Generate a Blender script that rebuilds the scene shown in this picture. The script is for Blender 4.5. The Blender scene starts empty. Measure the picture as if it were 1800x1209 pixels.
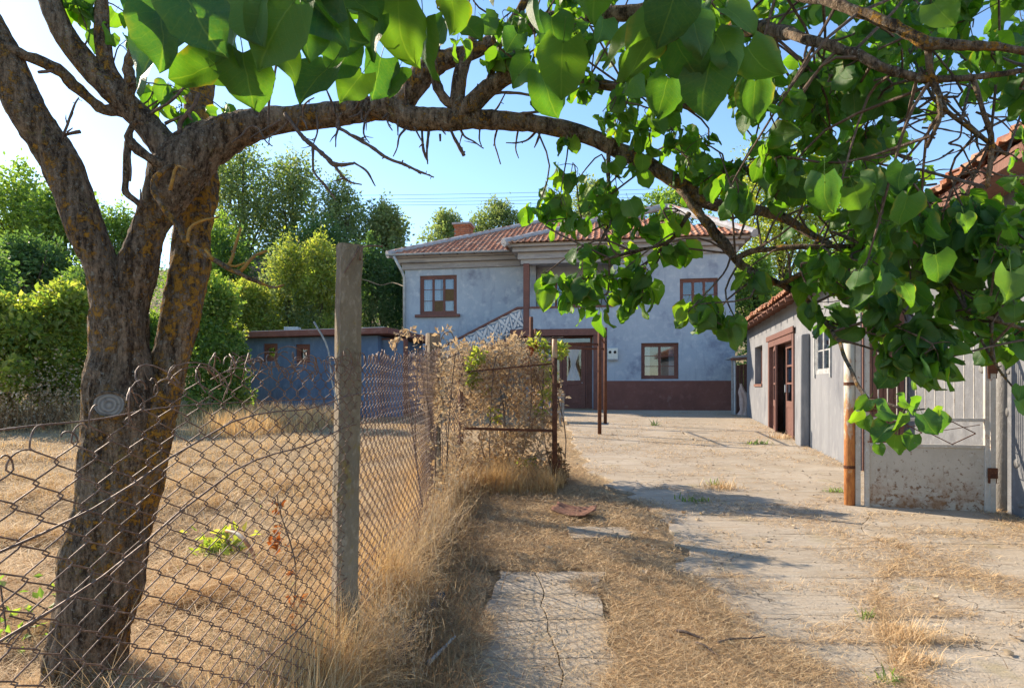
import bpy, math, random
import numpy as np
from mathutils import Vector, Matrix, noise

# ------------------------------------------------------------------ camera, sky, sun, exposure
SC = bpy.context.scene
C = SC.collection
F, HZ, CH = 1050.0, 680.0, 1.30          # focal length and horizon of the 1800 px photograph, lens height in metres
cam = bpy.data.cameras.new("camera")
cam.sensor_width = 36.0
cam.lens = F / 1800.0 * 36.0
cam.shift_y = (HZ - 604.5) / 1800.0
cam.clip_start, cam.clip_end = 0.05, 2000.0
camo = bpy.data.objects.new("camera", cam)
C.objects.link(camo)
camo.location = (0, 0, CH)
camo.rotation_euler = (math.radians(90), 0, 0)
SC.camera = camo

SUN_EL, SUN_AZ = math.radians(30), math.radians(-57.5)     # azimuth clockwise from +Y
world = bpy.data.worlds.new("World")
SC.world = world
world.use_nodes = True
nt = world.node_tree
sky = nt.nodes.new("ShaderNodeTexSky")
sky.sky_type = 'NISHITA'
sky.sun_disc = False
sky.sun_elevation, sky.sun_rotation = SUN_EL, SUN_AZ
sky.air_density, sky.dust_density, sky.ozone_density = 1.0, 0.2, 1.2
bgn = nt.nodes["Background"]
bgn.inputs[1].default_value = 0.142
hsv = nt.nodes.new("ShaderNodeHueSaturation")          # the clear, strongly blue sky of that evening
hsv.inputs['Saturation'].default_value = 1.12
nt.links.new(sky.outputs[0], hsv.inputs['Color'])
nt.links.new(hsv.outputs[0], bgn.inputs[0])
sl = bpy.data.lights.new("sun", 'SUN')
sl.energy, sl.angle, sl.color = 5.0, math.radians(0.53), (1.0, 0.85, 0.66)
so = bpy.data.objects.new("sun", sl)
C.objects.link(so)
sdir = Vector((math.sin(SUN_AZ) * math.cos(SUN_EL), math.cos(SUN_AZ) * math.cos(SUN_EL), math.sin(SUN_EL)))
so.location = sdir * 60
so.rotation_euler = (-sdir).to_track_quat('-Z', 'Y').to_euler()
SC.view_settings.view_transform = 'Standard'
SC.view_settings.look = 'None'
SC.view_settings.gamma = 1.0
SC.view_settings.use_curve_mapping = False
SC.view_settings.exposure = 1.12
SC.render.engine = 'CYCLES'
SC.cycles.max_bounces = 8
SC.cycles.transparent_max_bounces = 12

R = random.Random(11)
rng = np.random.default_rng(11)

# ------------------------------------------------------------------ helpers
def at(px, py, D):                       # a sight line of the photograph at a chosen distance
    return Vector(((px - 900) * D / F, D, CH - (py - HZ) * D / F))

def gz(x, y):                            # height of the terrain
    x = np.asarray(x, float); y = np.asarray(y, float)
    d = y - 4
    g = 0.027 * 0.5 * (d + np.sqrt(d * d + 4))
    start = 30 - 5.0 / (1 + np.exp((x + 7) * 0.9)) + 5 / (1 + np.exp(-(x - 1) * 1.5)) 
    t = np.maximum(0, y - start)
    hill = 0.36 * t * t / (t + 6)
    hill = np.minimum(hill, 12 + 0.02 * t)
    g = np.where(y > 60, 0.027 * 56 + 0 * g, g)
    return g + hill

def gzf(x, y):
    return float(gz(x, y))

class Frame:
    """local axes turned by the angle of the yard: u to the right, v away"""
    def __init__(s, ox, oy, z0, a=13.45):
        s.ox, s.oy, s.z0, s.a = ox, oy, z0, math.radians(a)
        s.ca, s.sa = math.cos(s.a), math.sin(s.a)
    def front(s, px, py, v=0.0):         # sight line meets the plane v = const -> (u, z)
        r = (px - 900) / F
        u = (r * (s.oy + v * s.ca) - s.ox - v * s.sa) / (s.ca + r * s.sa)
        D = s.oy - u * s.sa + v * s.ca
        return u, CH - (py - HZ) * D / F - s.z0
    def side(s, px, py, u=0.0):          # sight line meets the plane u = const -> (v, z)
        r = (px - 900) / F
        v = (s.ox + u * s.ca - r * (s.oy - u * s.sa)) / (r * s.ca - s.sa)
        D = s.oy - u * s.sa + v * s.ca
        return v, CH - (py - HZ) * D / F - s.z0
    def world(s, u, v, z=0):
        return Vector((s.ox + u * s.ca + v * s.sa, s.oy - u * s.sa + v * s.ca, s.z0 + z))

def mesh_np(name, V, faces, uv=None, smooth=False):
    me = bpy.data.meshes.new(name)
    V = np.ascontiguousarray(V, dtype=np.float32)
    me.vertices.add(len(V))
    me.vertices.foreach_set("co", V.ravel())
    loops = np.concatenate([f.ravel() for f in faces]).astype(np.int32)
    tot = np.concatenate([np.full(len(f), f.shape[1], np.int32) for f in faces])
    start = np.concatenate([[0], np.cumsum(tot)[:-1]]).astype(np.int32)
    me.loops.add(len(loops))
    me.loops.foreach_set("vertex_index", loops)
    me.polygons.add(len(tot))
    me.polygons.foreach_set("loop_start", start)
    me.polygons.foreach_set("use_smooth", np.full(len(tot), bool(smooth)))
    if uv is not None:
        l = me.uv_layers.new(name="UVMap")
        l.data.foreach_set("uv", np.asarray(uv, np.float32)[loops].ravel())
    me.update(calc_edges=True)
    return me

def link(name, me, m=None, parent=None):
    o = bpy.data.objects.new(name, me)
    C.objects.link(o)
    if m is not None and len(me.materials) == 0:
        me.materials.append(m)
    if parent is not None:
        o.parent = parent
    return o

class MB:
    def __init__(s):
        s.V, s.F, s.n = [], {}, 0
        s.M = None
    def add(s, V, *faces):
        V = np.asarray(V, float)
        if s.M is not None:
            V = V @ np.array(s.M.to_3x3()).T + np.array(s.M.translation)
        s.V.append(V)
        for f in faces:
            f = np.asarray(f, int)
            if f.size:
                s.F.setdefault(f.shape[1], []).append(f + s.n)
        s.n += len(V)
        return s
    def box(s, x0, x1, y0, y1, z0, z1, rot=None, jit=0.0):
        V = np.array([(x, y, z) for z in (z0, z1) for y in (y0, y1) for x in (x0, x1)], float)
        if jit:
            V += rng.normal(0, jit, V.shape)
        if rot is not None:
            c = V.mean(0)
            V = (V - c) @ np.array(rot).T + c
        return s.add(V, [(0, 2, 3, 1), (4, 5, 7, 6), (0, 1, 5, 4), (2, 6, 7, 3), (0, 4, 6, 2), (1, 3, 7, 5)])
    def bar(s, a, b, w, h=None):
        a, b = Vector(a), Vector(b)
        h = h or w
        d = (b - a).normalized()
        up = Vector((0, 0, 1)) if abs(d.z) < 0.95 else Vector((0, 1, 0))
        x = d.cross(up).normalized(); y = x.cross(d)
        V = [p + x * sx * w / 2 + y * sy * h / 2 for p in (a, b) for sx, sy in ((-1, -1), (1, -1), (1, 1), (-1, 1))]
        return s.add([tuple(p) for p in V], [(0, 3, 2, 1), (4, 5, 6, 7), (0, 1, 5, 4), (1, 2, 6, 5), (2, 3, 7, 6), (3, 0, 4, 7)])
    def tube(s, P, rad, sides=6, cap=True, disp=None):
        V, q, caps = tube_np(P, rad, sides, disp)
        s.add(V, q)
        if cap:
            n = sides
            s.F.setdefault(n, []).append(np.array([list(range(n))[::-1]]) + s.n - len(V))
            s.F.setdefault(n, []).append(np.array([list(range(n))]) + s.n - n)
        return s
    def prism(s, poly, y0, y1, axis='y'):
        n = len(poly)
        if axis == 'y':
            V = [(p[0], y0, p[1]) for p in poly] + [(p[0], y1, p[1]) for p in poly]
        elif axis == 'x':
            V = [(y0, p[0], p[1]) for p in poly] + [(y1, p[0], p[1]) for p in poly]
        else:
            V = [(p[0], p[1], y0) for p in poly] + [(p[0], p[1], y1) for p in poly]
        s.add(V, [list(range(n))], [list(range(n, 2 * n))[::-1]])
        s.F.setdefault(4, []).append(np.array([(i, i + n, (i + 1) % n + n, (i + 1) % n) for i in range(n)]) + s.n - 2 * n)
        return s
    def wall(s, u0, u1, z0, z1, holes, th, axis='x'):
        """a wall slab with openings; face at 0, thickness th inwards"""
        us = sorted({u0, u1} | {h[i] for h in holes for i in (0, 1)})
        zs = sorted({z0, z1} | {h[i] for h in holes for i in (2, 3)})
        us = [u for u in us if u0 <= u <= u1]; zs = [z for z in zs if z0 <= z <= z1]
        solid = lambda a, b: not any(h[0] - 1e-6 <= (us[a] + us[a+1]) / 2 <= h[1] and h[2] <= (zs[b] + zs[b+1]) / 2 <= h[3] for h in holes)
        T = (lambda u, d, z: (u, d, z)) if axis == 'x' else (lambda u, d, z: (d, u, z))
        nu, nz = len(us) - 1, len(zs) - 1
        S = {(a, b): solid(a, b) for a in range(nu) for b in range(nz)}
        def quad(*p):
            s.add(p, [(0, 1, 2, 3)])
        for (a, b), ok in S.items():
            if not ok: continue
            A, B, Z, W = us[a], us[a+1], zs[b], zs[b+1]
            quad(T(A, 0, Z), T(B, 0, Z), T(B, 0, W), T(A, 0, W))
            quad(T(A, th, Z), T(A, th, W), T(B, th, W), T(B, th, Z))
            if not S.get((a-1, b)): quad(T(A, 0, Z), T(A, 0, W), T(A, th, W), T(A, th, Z))
            if not S.get((a+1, b)): quad(T(B, 0, Z), T(B, th, Z), T(B, th, W), T(B, 0, W))
            if not S.get((a, b-1)): quad(T(A, 0, Z), T(A, th, Z), T(B, th, Z), T(B, 0, Z))
            if not S.get((a, b+1)): quad(T(A, 0, W), T(B, 0, W), T(B, th, W), T(A, th, W))
        return s
    def mesh(s, name, smooth=False):
        return mesh_np(name, np.concatenate(s.V), [np.concatenate(v) for v in s.F.values()], smooth=smooth)
    def build(s, name, m, parent=None, smooth=False, bevel=0):
        o = link(name, s.mesh(name, smooth), m, parent)
        if bevel:
            b = o.modifiers.new("bevel", 'BEVEL'); b.width = bevel; b.segments = 2; b.limit_method = 'ANGLE'
        return o

def catmull(P, n):
    P = np.asarray(P, float)
    P = np.vstack([2 * P[0] - P[1], P, 2 * P[-1] - P[-2]])
    out = []
    m = len(P) - 3
    for t in np.linspace(0, m - 1e-6, n):
        i = int(t); f = t - i
        a, b, c, d = P[i], P[i+1], P[i+2], P[i+3]
        out.append(0.5 * (2*b + (c-a)*f + (2*a-5*b+4*c-d)*f*f + (3*b-a-3*c+d)*f**3))
    return np.array(out)

def tube_np(P, rad, sides=6, disp=None):
    P = np.asarray(P, float)
    n = len(P)
    rad = np.broadcast_to(np.asarray(rad, float), (n,))
    T = np.gradient(P, axis=0)
    T /= np.linalg.norm(T, axis=1, keepdims=True) + 1e-12
    ref = np.array([0.0, 0, 1]) if abs(T[0][2]) < 0.9 else np.array([0, 1.0, 0])
    X = np.cross(T[0], ref); X /= np.linalg.norm(X)
    a = np.arange(sides) * 2 * math.pi / sides
    V = np.zeros((n, sides, 3))
    for i in range(n):
        X = X - T[i] * X.dot(T[i]); X /= np.linalg.norm(X) + 1e-12
        Y = np.cross(T[i], X)
        r = rad[i] * np.ones(sides)
        if disp is not None:
            r = disp(i, a, rad[i], P[i], X, Y)
        V[i] = P[i] + np.outer(np.cos(a) * r, X) + np.outer(np.sin(a) * r, Y)
    i = np.arange(n - 1)[:, None]; j = np.arange(sides)[None, :]; k = (j + 1) % sides
    q = np.stack([i*sides+j, i*sides+k, (i+1)*sides+k, (i+1)*sides+j], -1).reshape(-1, 4)
    return V.reshape(-1, 3), q, None

def tag(o, label=None, cat=None, group=None, kind=None):
    if label: o['label'] = label
    if cat: o['category'] = cat
    if group: o['group'] = group
    if kind: o['kind'] = kind
    return o

def thing(name, label, cat, loc=(0, 0, 0), rotz=0, group=None):
    o = bpy.data.objects.new(name, None)
    o.empty_display_size = 0.1
    C.objects.link(o)
    o.location = loc; o.rotation_euler = (0, 0, rotz)
    return tag(o, label, cat, group)

# ------------------------------------------------------------------ materials
class NT:
    def __init__(s, name):
        s.m = bpy.data.materials.new(name); s.m.use_nodes = True
        s.t = s.m.node_tree; s.t.nodes.clear()
        s.out = s.t.nodes.new("ShaderNodeOutputMaterial")
    def n(s, typ, **kw):
        nd = s.t.nodes.new("ShaderNode" + typ)
        for k, v in kw.items():
            if k[0] == 'i' and k[1:].isdigit():
                s.set(nd.inputs[int(k[1:])], v)
            elif k in nd.inputs.keys():
                s.set(nd.inputs[k], v)
            else:
                setattr(nd, k, v)
        return nd
    def set(s, inp, v):
        if isinstance(v, bpy.types.NodeSocket): s.t.links.new(v, inp)
        elif isinstance(v, bpy.types.Node): s.t.links.new(v.outputs[0], inp)
        else: inp.default_value = v
    def math(s, op, a, b=0.0, c=0.0, clamp=False):
        nd = s.n("Math", operation=op, i0=a, i1=b, i2=c); nd.use_clamp = clamp
        return nd.outputs[0]
    def mix(s, f, a, b, blend='MIX'):
        nd = s.t.nodes.new("ShaderNodeMix"); nd.data_type = 'RGBA'; nd.blend_type = blend
        s.set(nd.inputs[0], f); s.set(nd.inputs[6], rgb(a)); s.set(nd.inputs[7], rgb(b))
        return nd.outputs[2]
    def ramp(s, f, lo, hi):
        nd = s.n("MapRange", i0=f, i1=lo, i2=hi); nd.clamp = True
        return nd.outputs[0]
    def noise(s, co, scale, detail=4.0, rough=0.6):
        nd = s.n("TexNoise", Vector=co, Scale=scale, Detail=detail, Roughness=rough)
        return nd.outputs[0]
    def bump(s, h, strength, dist=0.02, normal=None):
        nd = s.n("Bump", Height=h, Strength=strength, Distance=dist)
        if normal is not None: s.set(nd.inputs['Normal'], normal)
        return nd.outputs[0]

def rgb(c):
    if isinstance(c, (tuple, list)):
        return tuple(c) + (1.0,) if len(c) == 3 else tuple(c)
    return c

def co_obj(N, scale=(1, 1, 1), gen='Object'):
    t = N.n("TexCoord")
    mp = N.n("Mapping", Vector=t.outputs[gen], Scale=scale)
    return mp.outputs[0]

def mottled(name, base, dark, light, s1=3.0, s2=25.0, rough=0.85, bump=0.3, bscale=60.0, metal=0.0, spec=0.3, stretch=(1, 1, 1),
            stain=None, stain_s=1.2, stain_lo=0.55, stain_hi=0.7, bdist=0.01):
    N = NT(name)
    co = co_obj(N, stretch)
    a = N.noise(co, s1, 5); b = N.noise(co, s2, 4)
    c = N.mix(N.ramp(a, 0.38, 0.68), base, dark)
    c = N.mix(N.ramp(b, 0.52, 0.72), c, light)
    if stain is not None:
        c = N.mix(N.ramp(N.noise(co, stain_s, 8, 0.68), stain_lo, stain_hi), c, stain)
    h = N.math('ADD', N.noise(co, bscale, 5, 0.65), N.math('MULTIPLY', b, 0.6))
    p = N.n("BsdfPrincipled", **{'Base Color': rgb(c), 'Roughness': rough, 'Metallic': metal, 'Specular IOR Level': spec,
                                 'Normal': N.bump(h, bump, bdist)})
    N.set(N.out.inputs[0], p)
    return N.m

def leaf_mat(name, cols, trans=0.5, rough=0.45, veins=False, tcol=None, per='island', spec=0.4):
    """leaves: colour varies from leaf to leaf, light passes through"""
    N = NT(name)
    if per == 'island':
        rnd = N.n("NewGeometry").outputs['Random Per Island']
    else:
        rnd = N.n("ObjectInfo").outputs['Random']
    cr = N.n("ValToRGB", Fac=rnd)
    el = cr.color_ramp.elements
    for i, c in enumerate(cols):
        pos = i / max(1, len(cols) - 1)
        e = el[i] if i < 2 else el.new(pos)
        e.position = pos; e.color = rgb(c)
    col = cr.outputs[0]
    normal = None
    if veins:
        uv = N.n("TexCoord").outputs['UV']
        wob = N.n("TexNoise", Vector=uv, Scale=4.0, Detail=3.0)
        uv = N.n("VectorMath", operation='ADD', i0=uv, i1=N.n("VectorMath", operation='SCALE', i0=wob.outputs[1], Scale=0.05).outputs[0]).outputs[0]
        sp = N.n("SeparateXYZ", Vector=N.n("VectorMath", operation='SUBTRACT', i0=uv, i1=(0.025, 0.025, 0.0)).outputs[0])
        au = N.math('ABSOLUTE', N.math('SUBTRACT', sp.outputs[0], 0.5))
        mid = N.ramp(au, 0.022, 0.004)
        ph = N.math('FRACT', N.math('MULTIPLY', N.math('SUBTRACT', sp.outputs[1], N.math('MULTIPLY', N.math('POWER', au, 0.8), 0.62)), 6.5))
        lat = N.math('MULTIPLY', N.ramp(N.math('ABSOLUTE', N.math('SUBTRACT', ph, 0.5)), 0.07, 0.01), N.math('MULTIPLY', N.noise(co_obj(N, gen='UV'), 6.0, 3), 0.6))
        v = N.math('MAXIMUM', mid, lat)
        blot = N.ramp(N.noise(co_obj(N, gen='Object'), 45.0, 5, 0.7), 0.66, 0.76)
        blo2 = N.ramp(N.noise(co_obj(N, gen='Object'), 18.0, 3, 0.6), 0.3, 0.8)
        col = N.mix(N.math('MULTIPLY', blo2, 0.35), col, (0.10, 0.14, 0.02))
        col = N.mix(N.math('MULTIPLY', blot, 0.5), col, (0.16, 0.12, 0.04))
        rim = N.math('MULTIPLY', N.ramp(N.math('ADD', au, N.math('MULTIPLY', N.noise(uv, 7.0, 4), .22)), .50, .60), N.ramp(N.math('FRACT', N.math('MULTIPLY', rnd, 7.3)), .55, .75))
        col = N.mix(N.math('MULTIPLY', rim, 0.7), col, (0.20, 0.17, 0.03))
        col = N.mix(N.math('MULTIPLY', v, 0.34), col, (0.17, 0.24, 0.07))
        normal = N.bump(N.math('SUBTRACT', N.noise(co_obj(N, gen='Object'), 60, 3), v), 0.35, 0.003)
    p = N.n("BsdfPrincipled", **{'Base Color': col, 'Roughness': rough, 'Specular IOR Level': spec})
    tc = N.mix(1.0, col, (tcol or (2.2, 2.3, 0.7)), 'MULTIPLY')
    tr = N.n("BsdfTranslucent", Color=tc)
    if normal is not None:
        N.set(p.inputs['Normal'], normal)
    ms = N.n("MixShader", i0=trans, i1=p, i2=tr)
    if veins:
        sh_ = N.n("VectorMath", operation='ADD', i0=N.n("TexCoord").outputs['UV'], i1=N.n("CombineXYZ", X=N.math('MULTIPLY', rnd, 37.0), Y=N.math('MULTIPLY', rnd, 91.0)).outputs[0]).outputs[0]
        vo = N.n("TexVoronoi", Vector=sh_, Scale=4.2)
        hole = N.math('MULTIPLY', N.ramp(N.math('ADD', vo.outputs[0], N.math('MULTIPLY', N.noise(sh_, 30, 2), .06)), 0.115, 0.105), N.ramp(N.noise(sh_, 1.7, 1), 0.60, 0.61))
        ms = N.n("MixShader", i0=hole, i1=ms, i2=N.n("BsdfTransparent"))
    N.set(N.out.inputs[0], ms)
    return N.m

def bark_mat(name, lich=0.0):
    N = NT(name)
    co = co_obj(N); cs = co_obj(N, (1, 1, 0.25))
    wv_ = N.n("VectorMath", operation='ADD', i0=cs, i1=N.n("VectorMath", operation='SCALE', i0=N.n("TexNoise", Vector=co, Scale=9.0, Detail=3.0).outputs[1], Scale=0.22).outputs[0]).outputs[0]
    ridge = N.math('ADD', N.math('MULTIPLY', N.noise(co_obj(N, (1, 1, .13)), 30, 7, 0.75), 0.55), N.math('MULTIPLY', N.noise(co_obj(N, (1, 1, .45)), 75, 8, 0.8), 0.48))
    c = N.mix(N.ramp(ridge, 0.45, 0.60), (0.048, 0.032, 0.023), (0.42, 0.305, 0.21))
    c = N.mix(N.ramp(N.noise(co, 9, 3), 0.45, 0.65), c, N.mix(N.ramp(ridge, 0.45, 0.62), (0.060, 0.044, 0.033), (0.36, 0.285, 0.215)))
    pale = N.ramp(N.noise(co, 48, 6, 0.8), 0.57, 0.63)
    c = N.mix(N.math('MULTIPLY', pale, 0.75), c, (0.40, 0.40, 0.36))
    m = N.math('MULTIPLY', N.ramp(N.noise(co, 30, 8, 0.8), 0.52 - lich * .5, 0.57 - lich * .5), N.ramp(N.noise(co, 3.2, 6, .7), 0.465 - lich, 0.53 - lich))
    c = N.mix(N.math('MULTIPLY', m, 0.9), c, (0.55, 0.28, 0.04))
    m2 = N.math('MULTIPLY', N.ramp(N.noise(co, 55, 4, 0.7), 0.56, 0.62), N.ramp(N.noise(co, 6.0, 3), 0.5, 0.6))
    c = N.mix(N.math('MULTIPLY', m2, 0.7), c, (0.30, 0.25, 0.08))
    h = N.math('ADD', N.math('MULTIPLY', ridge, 1.5), N.math('ADD', N.noise(co, 120, 4), N.math('MULTIPLY', m, 0.5)))
    p = N.n("BsdfPrincipled", **{'Base Color': c, 'Roughness': 0.95, 'Specular IOR Level': 0.15, 'Normal': N.bump(h, 1.0, 0.03)})
    N.set(N.out.inputs[0], p)
    return N.m

def plain(name, col, rough=0.6, metal=0.0, spec=0.3):
    return mottled(name, col, tuple(x * 0.8 for x in col), tuple(min(1, x * 1.12) for x in col), 6, 40, rough, 0.1, 90, metal, spec)

def glass_mat(name, tint=(0.75, 0.8, 0.85), refl=0.075):
    N = NT(name)
    lw = N.n("LayerWeight", Blend=0.25)
    f = N.math('ADD', N.math('MULTIPLY', lw.outputs[1], 0.6), refl, clamp=True)
    g = N.n("BsdfGlossy", Color=(0.9, 0.93, 1, 1), Roughness=0.03)
    t = N.n("BsdfTransparent", Color=rgb(tint))
    N.set(N.out.inputs[0], N.n("MixShader", i0=f, i1=t, i2=g))
    return N.m

M = {}
M['plaster'] = mottled('blue_grey_plaster', (0.355, 0.405, 0.46), (0.28, 0.325, 0.39), (0.44, 0.475, 0.51), 0.7, 4, 0.92, 0.25, 70,
                       stain=(0.19, 0.215, 0.275), stain_s=0.7, stain_lo=0.56, stain_hi=0.66)
def streaked(m, col, lo=.55, hi=.72, amt=.7, low=None):
    t = m.node_tree
    p = [n for n in t.nodes if n.type == 'BSDF_PRINCIPLED'][0]
    src = p.inputs['Base Color'].links[0].from_socket
    tc = t.nodes.new("ShaderNodeTexCoord")
    mp = t.nodes.new("ShaderNodeMapping"); mp.inputs['Scale'].default_value = (1, 1, .16)
    t.links.new(tc.outputs['Object'], mp.inputs['Vector'])
    ns = t.nodes.new("ShaderNodeTexNoise"); ns.inputs['Scale'].default_value = 3.2; ns.inputs['Detail'].default_value = 8; ns.inputs['Roughness'].default_value = .7
    t.links.new(mp.outputs[0], ns.inputs['Vector'])
    mr = t.nodes.new("ShaderNodeMapRange"); mr.inputs[1].default_value = lo; mr.inputs[2].default_value = hi; mr.inputs[4].default_value = amt
    t.links.new(ns.outputs[0], mr.inputs[0])
    mx = t.nodes.new("ShaderNodeMix"); mx.data_type = 'RGBA'
    t.links.new(mr.outputs[0], mx.inputs[0]); t.links.new(src, mx.inputs[6]); mx.inputs[7].default_value = rgb(col)
    t.links.new(mx.outputs[2], p.inputs['Base Color'])
    return m
streaked(M['plaster'], (0.20, 0.225, 0.29), .54, .70, .55)
M['shed_plaster'] = mottled('grey_plaster', (0.205, 0.21, 0.222), (0.155, 0.16, 0.175), (0.25, 0.25, 0.255), 1.2, 9, 0.93, 0.4, 50, stretch=(1, 1, 0.35),
                            stain=(0.115, 0.12, 0.135), stain_s=1.6, stain_lo=0.56, stain_hi=0.72)
streaked(M['shed_plaster'], (0.12, 0.122, 0.128), .55, .72, .6)
M['outblue'] = mottled('deep_blue_plaster', (0.095, 0.155, 0.25), (0.07, 0.115, 0.195), (0.13, 0.19, 0.28), 1.1, 8, 0.9, 0.25, 60,
                       stain=(0.05, 0.075, 0.13), stain_s=1.5, stretch=(1, 1, 0.5))
streaked(M['outblue'], (0.13, 0.16, 0.21), .55, .7, .6)
M['brown'] = mottled('brown_paint', (0.165, 0.068, 0.050), (0.115, 0.048, 0.038), (0.205, 0.095, 0.075), 2.5, 18, 0.6, 0.15, 60, stretch=(1, 1, 1))
M['plinth'] = mottled('brown_plinth_paint', (0.185, 0.080, 0.062), (0.14, 0.062, 0.050), (0.21, 0.098, 0.08), 1.2, 5, 0.85, 0.3, 40,
                      stain=(0.24, 0.15, 0.125), stain_s=1.3, stain_lo=0.6, stain_hi=0.72)
M['cornice'] = mottled('weathered_white_cornice', (0.34, 0.32, 0.31), (0.24, 0.23, 0.235), (0.40, 0.38, 0.36), 1.0, 10, 0.9, 0.2, 50,
                       stain=(0.13, 0.13, 0.14), stain_s=1.2, stretch=(0.4, 0.4, 2), stain_lo=0.52, stain_hi=0.72)
M['white'] = mottled('off_white_cement', (0.66, 0.63, 0.60), (0.50, 0.48, 0.46), (0.74, 0.72, 0.69), 4, 30, 0.85, 0.3, 60)
M['meter'] = plain('white_meter_paint', (0.60, 0.62, 0.56), 0.5)
M['glass'] = glass_mat('window_glass')
M['board'] = mottled('brown_board', (0.13, 0.085, 0.035), (0.1, 0.06, 0.025), (0.16, 0.1, 0.045), 8, 30, 0.8, 0.2, 60)
M['curtain'] = mottled('white_lace', (0.62, 0.62, 0.60), (0.5, 0.5, 0.5), (0.72, 0.72, 0.70), 30, 90, 0.9, 0.3, 120)
M['dark'] = plain('dark_interior', (0.02, 0.02, 0.022), 0.9)
M['room'] = plain('room_plaster', (0.25, 0.25, 0.25), 0.9)
M['zinc'] = mottled('zinc_pipe', (0.38, 0.42, 0.45), (0.28, 0.31, 0.34), (0.5, 0.53, 0.55), 5, 30, 0.5, 0.15, 60, 0.3)
M['mortar'] = mottled('hip_mortar', (0.33, 0.33, 0.35), (0.23, 0.23, 0.24), (0.42, 0.41, 0.4), 5, 25, 0.95, 0.6, 40)
M['conc_post'] = mottled('weathered_post_concrete', (0.235, 0.19, 0.14), (0.15, 0.12, 0.085), (0.31, 0.26, 0.20), 5, 45, 0.95, 0.8, 110,
                         stain=(0.22, 0.16, 0.055), stain_s=11, stain_lo=0.56, stain_hi=0.64, stretch=(1, 1, 0.5))
M['rust'] = mottled('brown_rust', (0.12, 0.045, 0.022), (0.06, 0.025, 0.016), (0.20, 0.085, 0.04), 9, 60, 0.85, 0.5, 140, 0.15)
M['wire'] = mottled('rusty_wire', (0.17, 0.095, 0.065), (0.09, 0.05, 0.035), (0.30, 0.21, 0.165), 20, 90, 0.6, 0.2, 200, 0.15, 0.5)
M['rust_yellow'] = mottled('rusted_pale_paint', (0.46, 0.42, 0.33), (0.38, 0.26, 0.13), (0.52, 0.50, 0.43), 3, 40, 0.6, 0.25, 90,
                           stain=(0.36, 0.13, 0.035), stain_s=2.4, stain_lo=0.42, stain_hi=0.60, stretch=(1, 1, 0.45))
def rust_post():
    N = NT('rusting_post_paint')
    co = co_obj(N); z = N.n("SeparateXYZ", Vector=co).outputs[2]
    a = N.noise(co_obj(N, (1, 1, .4)), 9, 7, .7)
    c = N.mix(N.ramp(a, .4, .65), (0.50, 0.47, 0.38), (0.40, 0.36, 0.27))
    m_ = N.ramp(N.math('ADD', a, N.math('MULTIPLY', N.math('SUBTRACT', 1.25, z), .30)), .50, .64)
    c = N.mix(m_, c, N.mix(N.ramp(N.noise(co_obj(N, (1, 1, .3)), 22, 6, .7), .42, .62), (0.50, 0.205, 0.055), (0.30, 0.10, 0.03)))
    p = N.n("BsdfPrincipled", **{'Base Color': c, 'Roughness': 0.75, 'Normal': N.bump(N.noise(co, 70, 5), .4, .004)})
    N.set(N.out.inputs[0], p)
    return N.m
M['rust_post'] = rust_post()
M['barn_plaster'] = streaked(mottled('barn_grey_plaster', (0.15, 0.154, 0.163), (0.11, 0.114, 0.124), (0.19, 0.192, 0.198), 1.4, 10, 0.93, 0.5, 40, stain=(0.085, 0.088, 0.098), stain_s=1.6, stain_lo=.55, stain_hi=.7), (0.085, 0.087, 0.093), .53, .7, .6)
M['grey_conc'] = mottled('grey_column_concrete', (0.22, 0.215, 0.21), (0.16, 0.155, 0.15), (0.28, 0.275, 0.265), 4, 40, .95, .7, 90, stretch=(1, 1, .5))
M['gate_paint'] = mottled('rust_pitted_grey_paint', (0.36, 0.32, 0.26), (0.30, 0.25, 0.19), (0.44, 0.41, 0.36), 2.0, 14, 0.6, 0.3, 60,
                          stain=(0.13, 0.062, 0.028), stain_s=9, stain_lo=0.60, stain_hi=0.66)
def gate_sheet():
    N = NT('pitted_gate_sheet')
    co = co_obj(N); z = N.n("SeparateXYZ", Vector=co).outputs[2]
    low = N.ramp(z, 0.75, 0.0)
    c = N.mix(N.ramp(N.noise(co, 3, 5), .4, .65), (0.44, 0.40, 0.34), (0.37, 0.33, 0.275))
    c = N.mix(N.math('MULTIPLY', N.ramp(N.noise(co, 26, 6, .75), .52, .58), N.math('MULTIPLY', N.ramp(N.noise(co, 3.0, 3), .48, .58), .6)), c, (0.50, 0.47, 0.42))
    pit = N.ramp(N.math('ADD', N.noise(co, 20, 8, .8), N.math('MULTIPLY', low, 0.10)), .61, .65)
    c = N.mix(pit, c, (0.16, 0.085, 0.045))
    rs = N.math('MULTIPLY', N.ramp(N.noise(co, 5, 6, .7), .44, .60), N.ramp(low, .40, .85))
    c = N.mix(N.math('MULTIPLY', rs, .8), c, (0.24, 0.115, 0.045))
    sk = N.math('MULTIPLY', N.ramp(N.noise(co_obj(N, (14, 14, 1.2)), 3, 2), .66, .70), N.ramp(z, .25, .6))
    c = N.mix(N.math('MULTIPLY', sk, .7), c, (0.2, 0.15, 0.11))
    p = N.n("BsdfPrincipled", **{'Base Color': c, 'Roughness': 0.6, 'Normal': N.bump(N.math('SUBTRACT', N.noise(co, 40, 4), pit), .4, .004)})
    N.set(N.out.inputs[0], p)
    return N.m
M['gate_sheet'] = gate_sheet()
M['gate_frame'] = mottled('chalky_gate_paint', (0.48, 0.45, 0.40), (0.38, 0.33, 0.27), (0.55, 0.53, 0.49), 5, 40, 0.6, 0.2, 90,
                          stain=(0.22, 0.10, 0.05), stain_s=12, stain_lo=0.58, stain_hi=0.66)
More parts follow.
